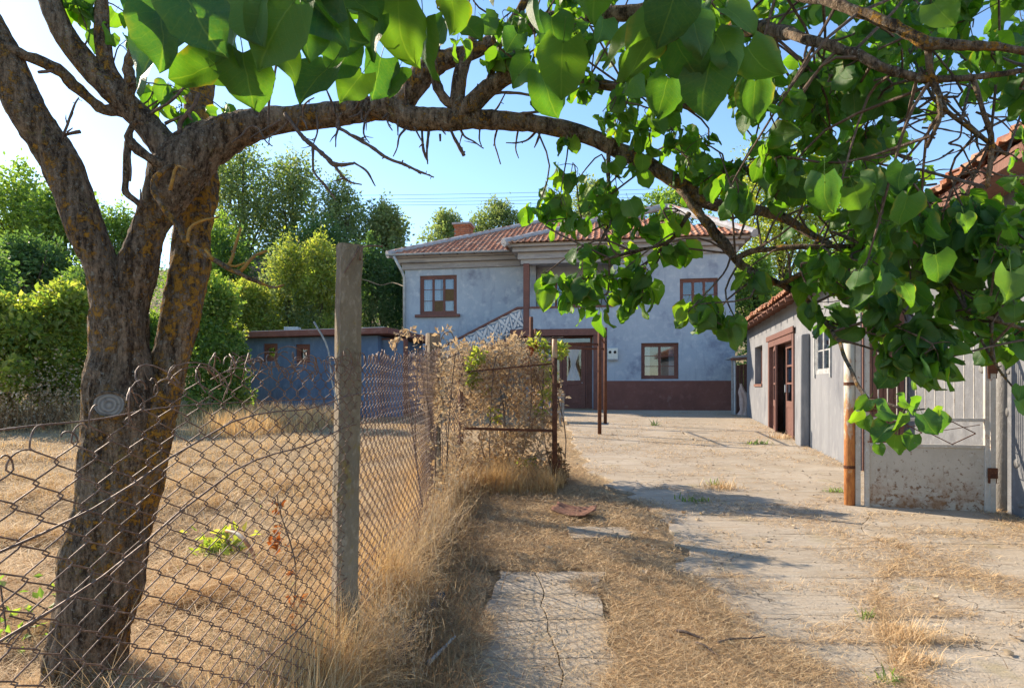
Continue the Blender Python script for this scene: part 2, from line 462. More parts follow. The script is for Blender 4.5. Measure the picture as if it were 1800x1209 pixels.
M['plank'] = mottled('red_brown_planks', (0.19, 0.095, 0.07), (0.12, 0.06, 0.045), (0.27, 0.15, 0.115), 4, 40, 0.8, 0.5, 30, stretch=(6, 6, 0.5))
M['door_red'] = mottled('faded_red_brown_paint', (0.15, 0.072, 0.058), (0.10, 0.05, 0.04), (0.21, 0.12, 0.1), 4, 30, 0.75, 0.3, 40, stretch=(4, 4, 0.6))
M['grey_wood'] = mottled('flaking_pale_wood', (0.34, 0.35, 0.35), (0.2, 0.2, 0.2), (0.48, 0.48, 0.46), 8, 60, 0.9, 0.5, 60)
M['hose'] = mottled('blue_black_plastic', (0.030, 0.045, 0.065), (0.02, 0.03, 0.045), (0.06, 0.075, 0.095), 10, 60, 0.45, 0.1, 80)
M['sheet'] = mottled('rusted_sheet', (0.20, 0.095, 0.06), (0.14, 0.065, 0.04), (0.26, 0.14, 0.09), 4, 30, 0.8, 0.3, 60, 0.1)
M['bark'] = bark_mat('lichen_bark')
M['bark_lichen'] = bark_mat('thickly_lichened_bark', .09)
M['twig'] = mottled('grey_twig_bark', (0.12, 0.082, 0.062), (0.07, 0.05, 0.042), (0.25, 0.19, 0.15), 12, 80, 0.9, 0.5, 150)
M['lichen_twig'] = mottled('orange_lichen_twig', (0.36, 0.20, 0.045), (0.18, 0.125, 0.065), (0.50, 0.29, 0.05), 14, 60, 0.95, 0.6, 150)
M['endgrain'] = None
M['trunk'] = mottled('far_trunk_bark', (0.07, 0.055, 0.042), (0.045, 0.035, 0.028), (0.11, 0.09, 0.07), 5, 30, 0.95, 0.5, 40)
M['leaf'] = leaf_mat('apricot_leaf', [(0.020, 0.078, 0.036), (0.046, 0.125, 0.032), (0.024, 0.088, 0.034), (0.080, 0.16, 0.036), (0.032, 0.10, 0.026)], 0.42, 0.46, True, (2.7, 2.8, 0.5), 'object', 0.35)
M['leaf_mass'] = leaf_mat('apricot_leaf_mass', [(0.028, 0.088, 0.034), (0.064, 0.150, 0.032), (0.036, 0.108, 0.030), (0.105, 0.19, 0.038)], 0.48, 0.48, True, (3.3, 3.3, 0.5), 'island', 0.32)
M['fol_bright'] = leaf_mat('bright_shrub_leaf', [(0.14, 0.19, 0.05), (0.21, 0.25, 0.065), (0.10, 0.155, 0.045), (0.27, 0.27, 0.10), (0.12, 0.16, 0.06)], 0.55, 0.6, tcol=(2.8, 2.7, 0.8))
M['fol_mid'] = leaf_mat('mid_green_leaf', [(0.09, 0.155, 0.05), (0.14, 0.21, 0.058), (0.068, 0.125, 0.046), (0.19, 0.25, 0.07)], 0.52, 0.55, tcol=(2.8, 2.8, 0.8))
M['fol_dark'] = leaf_mat('dark_green_leaf', [(0.055, 0.11, 0.052), (0.08, 0.145, 0.06), (0.042, 0.088, 0.046), (0.11, 0.17, 0.065)], 0.46, 0.55, tcol=(2.6, 2.6, 0.9))
M['fol_olive'] = leaf_mat('grey_olive_leaf', [(0.13, 0.18, 0.10), (0.17, 0.215, 0.115), (0.10, 0.15, 0.08), (0.22, 0.245, 0.11)], 0.46, 0.6, tcol=(2.4, 2.4, 1.0))
M['fol_dry'] = leaf_mat('dry_vine_leaf', [(0.46, 0.36, 0.235), (0.57, 0.47, 0.33), (0.31, 0.225, 0.14), (0.61, 0.52, 0.38), (0.25, 0.17, 0.10)], 0.35, 0.85, tcol=(1.2, 1.05, 0.8), spec=0.1)
M['dry'] = leaf_mat('dry_grass', [(0.60, 0.41, 0.20), (0.72, 0.54, 0.29), (0.48, 0.295, 0.13), (0.78, 0.62, 0.37), (0.36, 0.21, 0.10)], 0.3, 0.7, tcol=(1.15, 1.05, 0.8), spec=0.2)
M['straw'] = leaf_mat('cut_straw', [(0.60, 0.41, 0.21), (0.74, 0.55, 0.31), (0.42, 0.26, 0.13), (0.80, 0.64, 0.40)], 0.2, 0.75, tcol=(1.1, 1.0, 0.8), spec=0.2)
M['dark_straw'] = leaf_mat('rotten_straw', [(0.24, 0.15, 0.08), (0.36, 0.235, 0.125), (0.15, 0.095, 0.055)], 0.2, 0.85, tcol=(1.0, 1.0, 0.9), spec=0.1)

def tile_mat():
    N = NT('clay_tile')
    rnd = N.n("NewGeometry").outputs['Random Per Island']
    oi = N.n("ObjectInfo").outputs['Random']
    r = N.math('FRACT', N.math('ADD', rnd, oi))
    cr = N.n("ValToRGB", Fac=r)
    el = cr.color_ramp.elements
    el[0].color = (0.32, 0.125, 0.07, 1); el[1].color = (0.52, 0.30, 0.19, 1)
    e = el.new(0.45); e.color = (0.42, 0.18, 0.10, 1)
    e = el.new(0.8); e.color = (0.37, 0.20, 0.13, 1)
    co = co_obj(N)
    c = N.mix(N.ramp(N.noise(co, 9, 5), 0.5, 0.75), cr.outputs[0], (0.17, 0.12, 0.10))
    c = N.mix(N.ramp(N.noise(co, 40, 4), 0.58, 0.7), c, (0.38, 0.28, 0.21))
    p = N.n("BsdfPrincipled", **{'Base Color': c, 'Roughness': 0.9, 'Specular IOR Level': 0.15, 'Normal': N.bump(N.noise(co, 60, 4), 0.4, 0.006)})
    N.set(N.out.inputs[0], p)
    return N.m
M['tile'] = tile_mat()

def brick_mat():
    N = NT('red_brick')
    rnd = N.n("NewGeometry").outputs['Random Per Island']
    c = N.mix(rnd, (0.36, 0.13, 0.06), (0.24, 0.085, 0.045))
    c = N.mix(N.ramp(N.noise(co_obj(N), 20, 4), 0.5, 0.75), c, (0.3, 0.2, 0.15))
    p = N.n("BsdfPrincipled", **{'Base Color': c, 'Roughness': 0.9})
    N.set(N.out.inputs[0], p)
    return N.m
M['brick'] = brick_mat()

def endgrain_mat():
    N = NT('cut_end_grain')
    t = N.n("TexCoord")
    w = N.n("TexWave", Vector=t.outputs['Object'], Scale=26.0, Distortion=2.0, Detail=3.0)
    w.wave_type = 'RINGS'; w.rings_direction = 'SPHERICAL'
    c = N.mix(w.outputs[0], (0.13, 0.125, 0.12), (0.22, 0.21, 0.20))
    c = N.mix(N.ramp(N.noise(t.outputs['Object'], 30, 5), 0.55, 0.7), c, (0.07, 0.06, 0.055))
    p = N.n("BsdfPrincipled", **{'Base Color': c, 'Roughness': 0.9, 'Normal': N.bump(w.outputs[0], 0.5, 0.004)})
    N.set(N.out.inputs[0], p)
    return N.m
M['endgrain'] = endgrain_mat()

def ground_mat():
    N = NT('dry_ground')
    co = co_obj(N); st = co_obj(N, (1, 3.0, 1))
    a = N.noise(co, 1.3, 6); b = N.noise(st, 30, 6, 0.7); c3 = N.noise(co, 160, 3)
    c = N.mix(N.ramp(a, 0.35, 0.65), (0.50, 0.37, 0.225), (0.36, 0.26, 0.155))
    c = N.mix(N.math('MULTIPLY', N.ramp(N.noise(co, 0.45, 6, .65), .52, .66), .7), c, (0.235, 0.175, 0.115))
    c = N.mix(N.ramp(b, 0.45, 0.7), c, (0.61, 0.47, 0.30))
    c = N.mix(N.math('MULTIPLY', N.ramp(c3, 0.5, 0.7), 0.4), c, (0.17, 0.12, 0.075))
    h = N.math('ADD', N.math('MULTIPLY', b, 2.0), c3)
    p = N.n("BsdfPrincipled", **{'Base Color': c, 'Roughness': 1.0, 'Specular IOR Level': 0.05, 'Normal': N.bump(h, 0.9, 0.03)})
    N.set(N.out.inputs[0], p)
    return N.m
M['ground'] = ground_mat()

def slab_mat():
    N = NT('worn_concrete')
    co = co_obj(N); st = co_obj(N, (0.5, 2.2, 1))
    a = N.noise(co, 1.1, 6); b = N.noise(co, 55, 5, 0.7); d = N.noise(st, 6, 6, 0.65)
    c = N.mix(N.ramp(a, 0.35, 0.68), (0.41, 0.345, 0.265), (0.31, 0.255, 0.188))
    c = N.mix(N.ramp(d, 0.5, 0.75), c, (0.40, 0.355, 0.285))
    c = N.mix(N.math('MULTIPLY', N.ramp(b, 0.52, 0.72), 0.6), c, (0.45, 0.405, 0.335))
    c = N.mix(N.math('MULTIPLY', N.ramp(N.noise(co, 210, 3), 0.58, 0.7), 0.6), c, (0.10, 0.085, 0.065))
    vo = N.n("TexVoronoi", Vector=N.n("VectorMath", operation='ADD', i0=co, i1=N.n("VectorMath", operation='SCALE', i0=N.n("TexNoise", Vector=co, Scale=5.0, Detail=6.0).outputs[1], Scale=0.35).outputs[0]).outputs[0], Scale=1.15)
    vo.feature = 'DISTANCE_TO_EDGE'
    crack = N.math('MULTIPLY', N.ramp(vo.outputs[0], 0.006, 0.0015), N.ramp(N.noise(co, 1.7, 2), 0.46, 0.54))
    c = N.mix(N.math('MULTIPLY', crack, 0.55), c, (0.09, 0.07, 0.05))
    c = N.mix(N.math('MULTIPLY', N.ramp(N.noise(co, 2.6, 5), 0.6, 0.72), 0.5), c, (0.25, 0.21, 0.09))
    c = N.mix(N.math('MULTIPLY', N.ramp(N.noise(st, 2.2, 8, 0.72), 0.5, 0.62), 0.5), c, (0.30, 0.225, 0.14))
    c = N.mix(N.math('MULTIPLY', N.ramp(N.noise(st, 9.0, 8, 0.75), 0.56, 0.66), 0.6), c, (0.17, 0.13, 0.085))
    h = N.math('SUBTRACT', N.math('ADD', N.math('MULTIPLY', d, 1.2), N.math('MULTIPLY', b, 0.5)), N.math('MULTIPLY', crack, 2.0))
    p = N.n("BsdfPrincipled", **{'Base Color': c, 'Roughness': 0.92, 'Specular IOR Level': 0.25, 'Normal': N.bump(h, 0.8, 0.018)})
    N.set(N.out.inputs[0], p)
    return N.m
M['slab'] = slab_mat()
# ------------------------------------------------------------------ the ground
def build_ground():
    xs = np.unique(np.concatenate([np.linspace(-160, -14, 30), np.arange(-14, -3, 0.4), np.arange(-3, 7.01, 0.1), np.arange(7.4, 14, 0.5), np.linspace(14, 160, 30)]))
    ys = np.unique(np.concatenate([np.linspace(-60, 0, 14), np.arange(0, 10.01, 0.1), np.arange(10.3, 40, 0.4), np.linspace(40, 300, 60)]))
    X, Y = np.meshgrid(xs, ys)
    Z = gz(X, Y)
    nz = np.array([noise.noise((x * 0.9, y * 0.9, 0)) * 0.022 + noise.noise((x * 3, y * 3, 4)) * 0.012 if abs(x) < 20 and -5 < y < 30 else 0
                   for x, y in zip(X.ravel(), Y.ravel())]).reshape(X.shape)
    yard = 1 / (1 + np.exp(-(X + 0.5) * 6))
    Z = Z + nz * (1 - 0.75 * yard) - 0.006
    # a low bank of soil and roots under the fence
    Z += 0.10 * np.exp(-((X + 0.78) / 0.28) ** 2) * (Y < 7.5) * (Y > -2)
    V = np.stack([X.ravel(), Y.ravel(), Z.ravel()], 1)
    ny, nx = X.shape
    i = np.arange(ny - 1)[:, None] * nx; j = np.arange(nx - 1)[None, :]
    q = np.stack([i + j, i + j + 1, i + j + 1 + nx, i + j + nx], -1).reshape(-1, 4)
    o = link("ground", mesh_np("ground", V, [q], smooth=True), M['ground'])
    tag(o, "sunburnt yard soil and hillside under the dry grass", None, None, 'structure')
    return o
build_ground()

def pl(x, *pts):
    return float(np.interp(x, [p[0] for p in pts], [p[1] for p in pts]))
XL = lambda d: pl(d, (2.2, .85), (2.62, .97), (3.25, 1.2), (4, 1.2), (5.05, 1.42), (6.2, 1.36), (8, 1.1), (12.5, 1.25), (18, 1.6), (21, .6), (24, .4))
XC = lambda d: pl(d, (2.2, 1.62), (2.6, 1.72), (3.05, 1.92), (3.6, 2.2), (3.9, 2.42), (4.48, 3.0), (5.1, 2.95), (5.7, 3.45), (7, 3.2), (9, 3.3), (14, 3.9), (24, 4.6))
XR = lambda d: 3.418 + .2396 * d - .03 if d < 8.6 else 2.824 + .2396 * d - .03
def slab(root, y0, y1, xa, xb, seed, thick=0.045):
    """one cast piece of the drive: y0/y1/xa/xb are functions for its four broken edges"""
    n = 60; m = 6
    V = []
    for i in range(n + 1):
        s = i / n
        for j in range(m + 1):
            t = j / m
            yc = 0.5 * (y0(0) + y1(0)) if False else None
            ya, yb = y0(s), y1(s)
            y = ya + (yb - ya) * t
            x0, x1 = xa(y), xb(y)
            x = x0 + (x1 - x0) * s
            edge = 0.0015 if (j in (0, m) or i in (0, n)) else 0
            z = gzf(x, y) + 0.028 - edge + 0.003 * noise.noise((x * 2, y * 2, 1.0)) + 0.0015 * noise.noise((seed * 3.1, 0, 0))
            V.append((x, y, z))
    W = m + 1
    q = [(i*W+j, (i+1)*W+j, (i+1)*W+j+1, i*W+j+1) for i in range(n) for j in range(m)]
    top = len(V)
    ring = [i*W for i in range(n+1)] + [n*W+j for j in range(1, m+1)] + [i*W+m for i in range(n-1, -1, -1)] + [j for j in range(m-1, 0, -1)]
    V2 = V + [(V[k][0], V[k][1], V[k][2] - thick) for k in ring]
    L = len(ring)
    side = [(ring[k], top + k, top + (k+1) % L, ring[(k+1) % L]) for k in range(L)]
    return link("concrete_slab", mesh_np("concrete_slab", V2, [np.array(q), np.array(side)]), M['slab'], root)

def build_drive():
    root = thing("driveway", None, None); root['kind'] = 'structure'
    seams = [2.15, 2.42, 2.68, 2.95, 3.28, 3.6, 3.93, 4.25, 4.6, 5.0, 5.45, 6.1, 6.9, 7.8, 8.7, 9.9, 11.4, 13.2, 15.2, 17.4, 19.4, 20.75]
    wig = lambda k, s: 0.03 * noise.noise((s * 2.0, k * 7.3, 1.0)) + 0.012 * noise.noise((s * 9, k * 3.1, 2.0)) + 0.010 * noise.noise((s * 40, k, 5.0))
    gap = lambda k, s: 0.0003 + 0.007 * max(0, noise.noise((s * 4.0, k * 2.7, 9.0)) + 0.10)
    wx = lambda f, k, amp=.05: (lambda d: f(d) + amp * noise.noise((d * 3, k, 3.0)) + 0.5 * amp * noise.noise((d * 11, k, 6.0)) + .25 * amp * noise.noise((d * 34, k, 6.0)))
    for k in range(len(seams) - 1):
        a, b = seams[k], seams[k+1]
        tilt = lambda s, k=k: -0.11 * (s - .5) * min(1, seams[k] / 6)
        for side in (0, 1):
            if side == 0:
                xa, xb = wx(XL, 1.3, .16), wx(lambda d: XC(d) - .0028, 2.2, .07)
                kk = k
            else:
                xa, xb = wx(lambda d: XC(d) + .0028, 2.2, .07), XR
                kk = k if k % 3 else k            # shared seams, shifted a little beyond the crack
            off = 0 if side == 0 else 0.10
            if side == 1 and k % 2 == 1: continue     # pieces right of the crack are twice as long
            e = b if side == 0 else seams[min(k + 2, len(seams) - 1)]
            ke = k + 1 if side == 0 else min(k + 2, len(seams) - 1)
            y0 = lambda s, a=a, k=k, side=side, off=off: a + off + wig(k + side * 40, s) + gap(k + side * 40, s) - (0.05 if side == 0 else 0.07) * (s - .5)
            y1 = lambda s, e=e, ke=ke, side=side, off=off: e + off + wig(ke + side * 40, s) - gap(ke + side * 40, s) - (0.05 if side == 0 else 0.07) * (s - .5)
            if ke == len(seams) - 1:
                y1 = lambda s: 20.9 - 0.2 * (s - .5)
            slab(root, y0, y1, xa, xb, k * 2.0 + side)
    # the separate strip of old concrete on the left
    ls = [2.1, 2.42, 2.78, 3.22, 3.62, 4.05]
    PL = lambda d: pl(d, (2.1, -.33), (2.58, -.25), (3.3, -.17), (4.0, -.08)) + .05 * noise.noise((d * 5, 7.7, 0))
    PR = lambda d: pl(d, (2.1, .44), (2.58, .47), (3.25, .49), (4.0, .63)) + .09 * noise.noise((d * 4, 2.7, 0))
    PM = lambda d: .2 + .06 * noise.noise((d * 3, 4.4, 0)) + .02 * noise.noise((d * 16, 4.4, 0))
    for k in range(5):
        for half in (0, 1):
            y0 = lambda s, k=k, h=half: ls[k] + wig(k + 80 + 9*h, s) + .004
            y1 = lambda s, k=k, h=half: ls[k+1] + wig(k + 81 + 9*h, s) - .004
            slab(root, y0, y1, (PL if half == 0 else (lambda d: PM(d) + .004)), ((lambda d: PM(d) - .004) if half == 0 else PR), 50 + k * 2 + half)
    slab(root, lambda s: 4.9 + .05*noise.noise((s*4, 0, 1)), lambda s: 5.25 + .05*noise.noise((s*4, 0, 5)), lambda d: .48 + .08*noise.noise((d*8, 1, 1)), lambda d: 1.0 + .09*noise.noise((d*8, 5, 1)), 77)
build_drive()

# ------------------------------------------------------------------ windows and doors
def window(parent, u0, u1, z0, z1, cols, rows, mframe, y=0.10, fw=0.07, fd=0.07, sash=0.045, boards=(), curtains=False, sill=0.0, name="window", axis='x', glass=None, msill=None, surround=0.0, casements=True):
    """frame with mullions as the part; panes, boards, curtains and the sill are its sub-parts"""
    def B(mb, a, b, d0, d1, z, w):
        if axis == 'x': mb.box(a, b, d0, d1, z, w)
        else: mb.box(d0, d1, a, b, z, w)
    f = MB()
    B(f, u0, u0 + fw, y, y + fd, z0, z1); B(f, u1 - fw, u1, y, y + fd, z0, z1)
    B(f, u0 + fw, u1 - fw, y + .002, y + fd - .002, z1 - fw, z1); B(f, u0 + fw, u1 - fw, y + .002, y + fd - .002, z0, z0 + fw)
    if surround:
        s = surround
        B(f, u0 - s, u0 - .001, -.025, .05, z0 - s, z1 + s); B(f, u1 + .001, u1 + s, -.025, .05, z0 - s, z1 + s)
        B(f, u0, u1, -.022, .05, z1 + .001, z1 + s)
    iu0, iu1, iz0, iz1 = u0 + fw, u1 - fw, z0 + fw, z1 - fw
    cw = (iu1 - iu0) / cols
    rh = (iz1 - iz0) / rows
    for c in range(cols):
        a, b = iu0 + c * cw, iu0 + (c + 1) * cw
        s = sash
        B(f, a + .002, a + s, y + .012, y + fd - .012, iz0 + .001, iz1 - .001); B(f, b - s, b - .002, y + .012, y + fd - .012, iz0 + .001, iz1 - .001)
        B(f, a + s, b - s, y + .014, y + fd - .014, iz0 + .001, iz0 + s); B(f, a + s, b - s, y + .014, y + fd - .014, iz1 - s, iz1 - .001)
        for r in range(1, rows):
            B(f, a + s, b - s, y + .02, y + fd - .02, iz0 + r * rh - .012, iz0 + r * rh + .012)
    w = f.build(name, mframe, parent)
    for c in range(cols):
        for r in range(rows):
            a, b = iu0 + c * cw + sash, iu0 + (c + 1) * cw - sash
            lo, hi = iz0 + r * rh + (.012 if r else sash), iz0 + (r + 1) * rh - (.012 if r < rows - 1 else sash)
            g = MB()
            if (c, r) in boards:
                B(g, a, b, y + .028, y + .040, lo, hi); tag(g.build("pane", M['board'], w), "brown board in place of the glass")
            else:
                tl = rng.normal(0, .003, 2)
                B(g, a, b, y + .032 , y + .036, lo, hi); g.build("pane", glass or M['glass'], w)
    if curtains:
        for sgn in (0, 1):
            g = MB()
            a = iu0 + .04 if sgn == 0 else iu1 - .04
            n = 14; wd = (iu1 - iu0) * .17
            pts = [(a + (1 if sgn == 0 else -1) * wd * i / n, y + fd + .06 + .02 * math.sin(i * 2.2)) for i in range(n + 1)]
            P = [(p[0], p[1], z) if axis == 'x' else (p[1], p[0], z) for p in pts for z in (iz0, iz1)]
            P += [(p[0], p[1] + .006, z) if axis == 'x' else (p[1] + .006, p[0], z) for p in pts for z in (iz0, iz1)]
            g.add(P, [(2*i, 2*i+2, 2*i+3, 2*i+1) for i in range(n)] + [(2*i+1+2*(n+1), 2*i+3+2*(n+1), 2*i+2+2*(n+1), 2*i+2*(n+1)) for i in range(n)])
            g.build("curtain", M['curtain'], w)
    if sill:
        g = MB(); B(g, u0 - sill, u1 + sill, -.10, y + .02, z0 - .09, z0 - .001)
        g.build("sill", msill or mframe, w, bevel=.008)
    return w

# ------------------------------------------------------------------ the house
H = Frame(-4.51, 22.95, 0.44, 9.0)
house = thing("house", "two-storey blue grey house with red tiled roof and outside stair at end of yard", "house", (H.ox, H.oy, H.z0), -H.a)
hf = lambda px, py, v=0.0: H.front(px, py, v)
UR = hf(1292, 600)[0]
UA = hf(921, 600)[0]                       # where the front block starts
UL = hf(712, 600, 1.2)[0]                  # left corner of the wing set back
VD = 11.0
ZT = 5.85                                  # wall top
def uz(px0, py0, px1, py1, v=0.0):
    a, z1 = hf(px0, py0, v); b, z0 = hf(px1, py1, v)
    return a, b, z0, z1
w_ul = uz(738, 485, 803, 552, 1.2)
w_ur = uz(1195, 490, 1262, 545)
w_lr = uz(1127, 603, 1193, 666)
z_par0, z_par1 = hf(1000, 578)[1], hf(1000, 541)[1]
z_beam0 = hf(1000, 590)[1]
z_ptop = hf(1000, 462)[1]
u_p1 = hf(1078, 500)[0]
u_l0, u_l1 = hf(900, 600)[0], hf(1043, 600)[0]
pz0 = 0.02
wl = MB()
# left wing front, set back
wl.M = Matrix.Translation((0, 1.2, 0)); wl.wall(UL, UA + .3, -.4, ZT, [w_ul], .3); wl.M = None
# front block
wl.wall(UA, UR, -.4, ZT, [w_ur, w_lr, (UA - .01, u_p1, z_par1, z_ptop), (UA - .01, u_l1, -.4, z_beam0)], .3)
wl.M = Matrix.Translation((UR - .3, 0, 0)); wl.wall(.302, VD, -.4, ZT - .002, [], .3, 'y'); wl.M = None
wl.M = Matrix.Translation((UL, 0, 0)); wl.wall(1.502, VD, -.4, ZT - .002, [], .3, 'y'); wl.M = None
wl.box(UL + .3, UR - .3, VD - .3, VD - .002, -.4, ZT - .004)
# recess behind porch: back wall, cheeks, ceiling
b_up = uz(958, 488, 1012, 577, 1.6)
b_dn = uz(968, 591, 1041, 713, .55)
wl.M = Matrix.Translation((0, 1.6, 0)); wl.wall(UA + .302, u_p1 + .4, z_par0 - .2, ZT - .01, [(b_up[0], b_up[1], z_par0, b_up[3])], .2); wl.M = None
wl.box(u_p1, u_p1 + .2, .302, 1.598, z_beam0, ZT - .02)
wl.box(UA + .01, u_p1 + .2, .304, 1.59, ZT - .25, ZT - .03)
wl.M = Matrix.Translation((0, .55, 0)); wl.wall(UA - .9, u_l1 + .5, -.4, z_beam0 + .1, [(b_dn[0], b_dn[1], -.4, b_dn[3])], .18); wl.M = None
wl.box(u_l1 + .002, u_l1 + .2, .302, .548, -.4, z_beam0)
wl.box(UL + .31, UR - .31, 1.81, VD - .31, z_par0 - .18, z_par0)           # floor between the storeys
wl.box(UL + .31, UR - .31, 1.81, VD - .31, ZT - .12, ZT - .05)
wl.box(u_p1 + .9, u_p1 + 1.05, 1.0, VD - .31, -.3, z_par0 - .19)
walls = wl.build("wall", M['plaster'], house)
tag(walls, "faded blue grey plaster with darker damp patches")
MB().box(u_l1 + .002, UR + .022, -.022, -.001, -.4, hf(1200, 669)[1]).build("plinth", M['plinth'], house)
# inner walls so that rooms read as rooms
MB().box(UL + .9, UA - .5, 4.2, 4.3, z_par0, ZT - .13).build("room_wall", M['room'], house)
MB().box(u_p1 + 1.1, UR - .35, 3.4, 3.5, -.2, ZT - .13).build("room_wall", M['room'], house)
# porch floor slab, beam, column, rail, pilaster
MB().box(hf(897, 580)[0], u_l1 + .24, -.07, 1.6, z_beam0, z_par0 - .001).build("porch_beam", M['brown'], house, bevel=.01)
MB().box(u_l1, hf(1061, 600)[0], -.045, -.024, -.4, z_beam0 - .001).build("pilaster", M['brown'], house)
MB().box(UA - .02, UA + .20, -.06, .17, z_par0 + .002, z_ptop + .02).build("porch_column", M['brown'], house, bevel=.015)
MB().box(UA + .201, u_p1 + .02, -.05, .33, z_par1, z_par1 + .07).build("parapet_cap", M['brown'], house, bevel=.01)
# windows and doors
wu = window(house, *w_ul, 3, 3, M['brown'], y=1.27, fw=.10, boards=((1, 0), (2, 1)), sill=0, curtains=False)
MB().box(w_ul[0] - .18, w_ul[1] + .14, 1.08, 1.29, w_ul[2] - .11, w_ul[2] - .001).build("sill", M['brown'], wu, bevel=.01)
for a, b in ((.12, .42), (.5, .8), (1.02, 1.3)):
    n = 10; g = MB()
    P = [(w_ul[0] + a + (b - a) * i / n, 1.42 + .02 * math.sin(i * 2.1), z) for i in range(n + 1) for z in (w_ul[2] + .05, w_ul[3] - .05)]
    P += [(p[0], p[1] + .006, p[2]) for p in P]
    k = 2 * (n + 1)
    g.add(P, [(2*i, 2*i+2, 2*i+3, 2*i+1) for i in range(n)] + [(2*i+1+k, 2*i+3+k, 2*i+2+k, 2*i+k) for i in range(n)]).build("curtain", M['curtain'], wu)
window(house, *w_ur, 3, 2, M['brown'], y=.09, fw=.08, sill=.10)
wlr = window(house, *w_lr, 2, 3, M['brown'], y=.14, fw=.09, curtains=True, fd=.08)
window(house, b_up[0], b_up[1], z_par0 + .01, b_up[3], 3, 3, M['brown'], y=1.66, fw=.08, name="balcony_door")
def frame_door():
    u0, u1, z0, z1 = b_dn[0], b_dn[1], -.02, b_dn[3]
    y = .60
    f = MB()
    t = hf(1000, 604, .55)[1]
    f.box(u0, u0 + .08, y, y + .1, z0, z1); f.box(u1 - .08, u1, y, y + .1, z0, z1)
    f.box(u0 + .08, u1 - .08, y + .002, y + .098, z1 - .07, z1); f.box(u0 + .08, u1 - .08, y + .003, y + .097, t - .05, t + .05)
    x = [hf(p, 650, .6)[0] for p in (968, 988, 1030, 1041)]
    zg0, zg1 = hf(1000, 669, .6)[1], hf(1000, 611, .6)[1]
    pan = []
    gl = []
    for a, b, gw in ((x[0] + .08, x[1], .10), (x[1] + .012, x[2] - .012, .17), (x[2], x[3] - .08, .06)):
        f.box(a, a + gw, y + .02, y + .07, z0, t - .051); f.box(b - gw, b, y + .02, y + .07, z0, t - .051)
        for q, r in ((z0, z0 + .16), (zg0 - .16, zg0), (zg1, t - .052)):
            f.box(a + gw, b - gw, y + .021, y + .069, q, r)
        f.box(a + gw, b - gw, y + .04, y + .055, z0 + .16, zg0 - .16)
        if b - a > .5:
            f.box(a + gw + .08, b - gw - .08, y + .03, y + .041, z0 + .26, zg0 - .25)
            gl.append((a + gw, b - gw))
        elif gw == .06:
            f.box(a + gw, b - gw, y + .04, y + .055, zg0, zg1)
        else:
            gl.append((a + gw, b - gw))
    d = f.build("entrance_door", M['brown'], house, bevel=.006)
    tag(d, "brown panelled entrance door with lace curtain tied in the middle")
    for a, b in gl:
        MB().box(a, b, y + .042, y + .047, zg0, zg1).build("pane", M['glass'], d)
    MB().box(u0 + .08, u1 - .08, y + .045, y + .05, t + .051, z1 - .071).build("transom_pane", M['glass'], d)
    g = MB()                                                      # curtain tied at its waist
    a, b = gl[-1]
    c, hw = (a + b) / 2 - .02, (b - a) / 2 * .94
    n, m = 26, 16
    P = []
    for j in range(m + 1):
        tt = j / m
        z = zg0 + .01 + (zg1 - zg0 - .02) * tt
        w = hw * (0.30 + 0.70 * min(1, abs(tt - .5) / .45) ** 1.1)
        for i in range(n + 1):
            s = i / n * 2 - 1
            P.append((c + s * w, y + .025 + .012 * math.sin(i * 1.9), z))
    # hang in front of the leaf's inner face, behind nothing
    g.add(P, [(j*(n+1)+i, j*(n+1)+i+1, (j+1)*(n+1)+i+1, (j+1)*(n+1)+i) for j in range(m) for i in range(n)])
    cu = g.build("curtain", M['curtain'], d)
    cu.modifiers.new("thick", 'SOLIDIFY').thickness = .003
    MB().box(b - .17 + .19, b + .05, y - .02, y + .02, zg0 - .1, zg0 - .06).build("handle", M['zinc'], d)
frame_door()
MB().box(u_l0 + .3, u_l1 + .02, -.6, .545, -.5, -.02).build("door_step", M['slab'], house)
# stair against the left wing with its balustrade
ry0 = hf(790, 607)[1]; u790 = hf(790, 607)[0]
sl_ = (z_par1 + .02 - ry0) / (UA - .1 - u790)
sm = MB()
nst = 17
rise = z_par0 / nst; run = (UA - .15) / nst * .98
for k in range(nst):
    sm.box(UA - (k + 1) * run, UA - k * run - .001, .06, 1.19, -.4, z_par0 - k * rise - .02 - .001 * k)
sm.build("stair", M['conc_post'], house)
MB().prism([(UA + .0, z_par0), (UA, z_par0 - .28), (UA - 5.0, z_par0 - .28 - 5.0 * sl_ * .99), (UA - 5.0, z_par0 - 5.0 * sl_ * .99)], -.03, .055).build("stair_string", M['brown'], house)
ba = MB()
ba.prism([(UA - .021, z_par1 + .07), (UA - .021, z_par1 + .0), (UA - .25, z_par1 - .02), (UA - 4.9, z_par1 - .02 - 4.65 * sl_), (UA - 4.9, z_par1 + .055 - 4.65 * sl_), (UA - .25, z_par1 + .07)], -.05, .09)
bal = ba.build("balustrade", M['brown'], house)
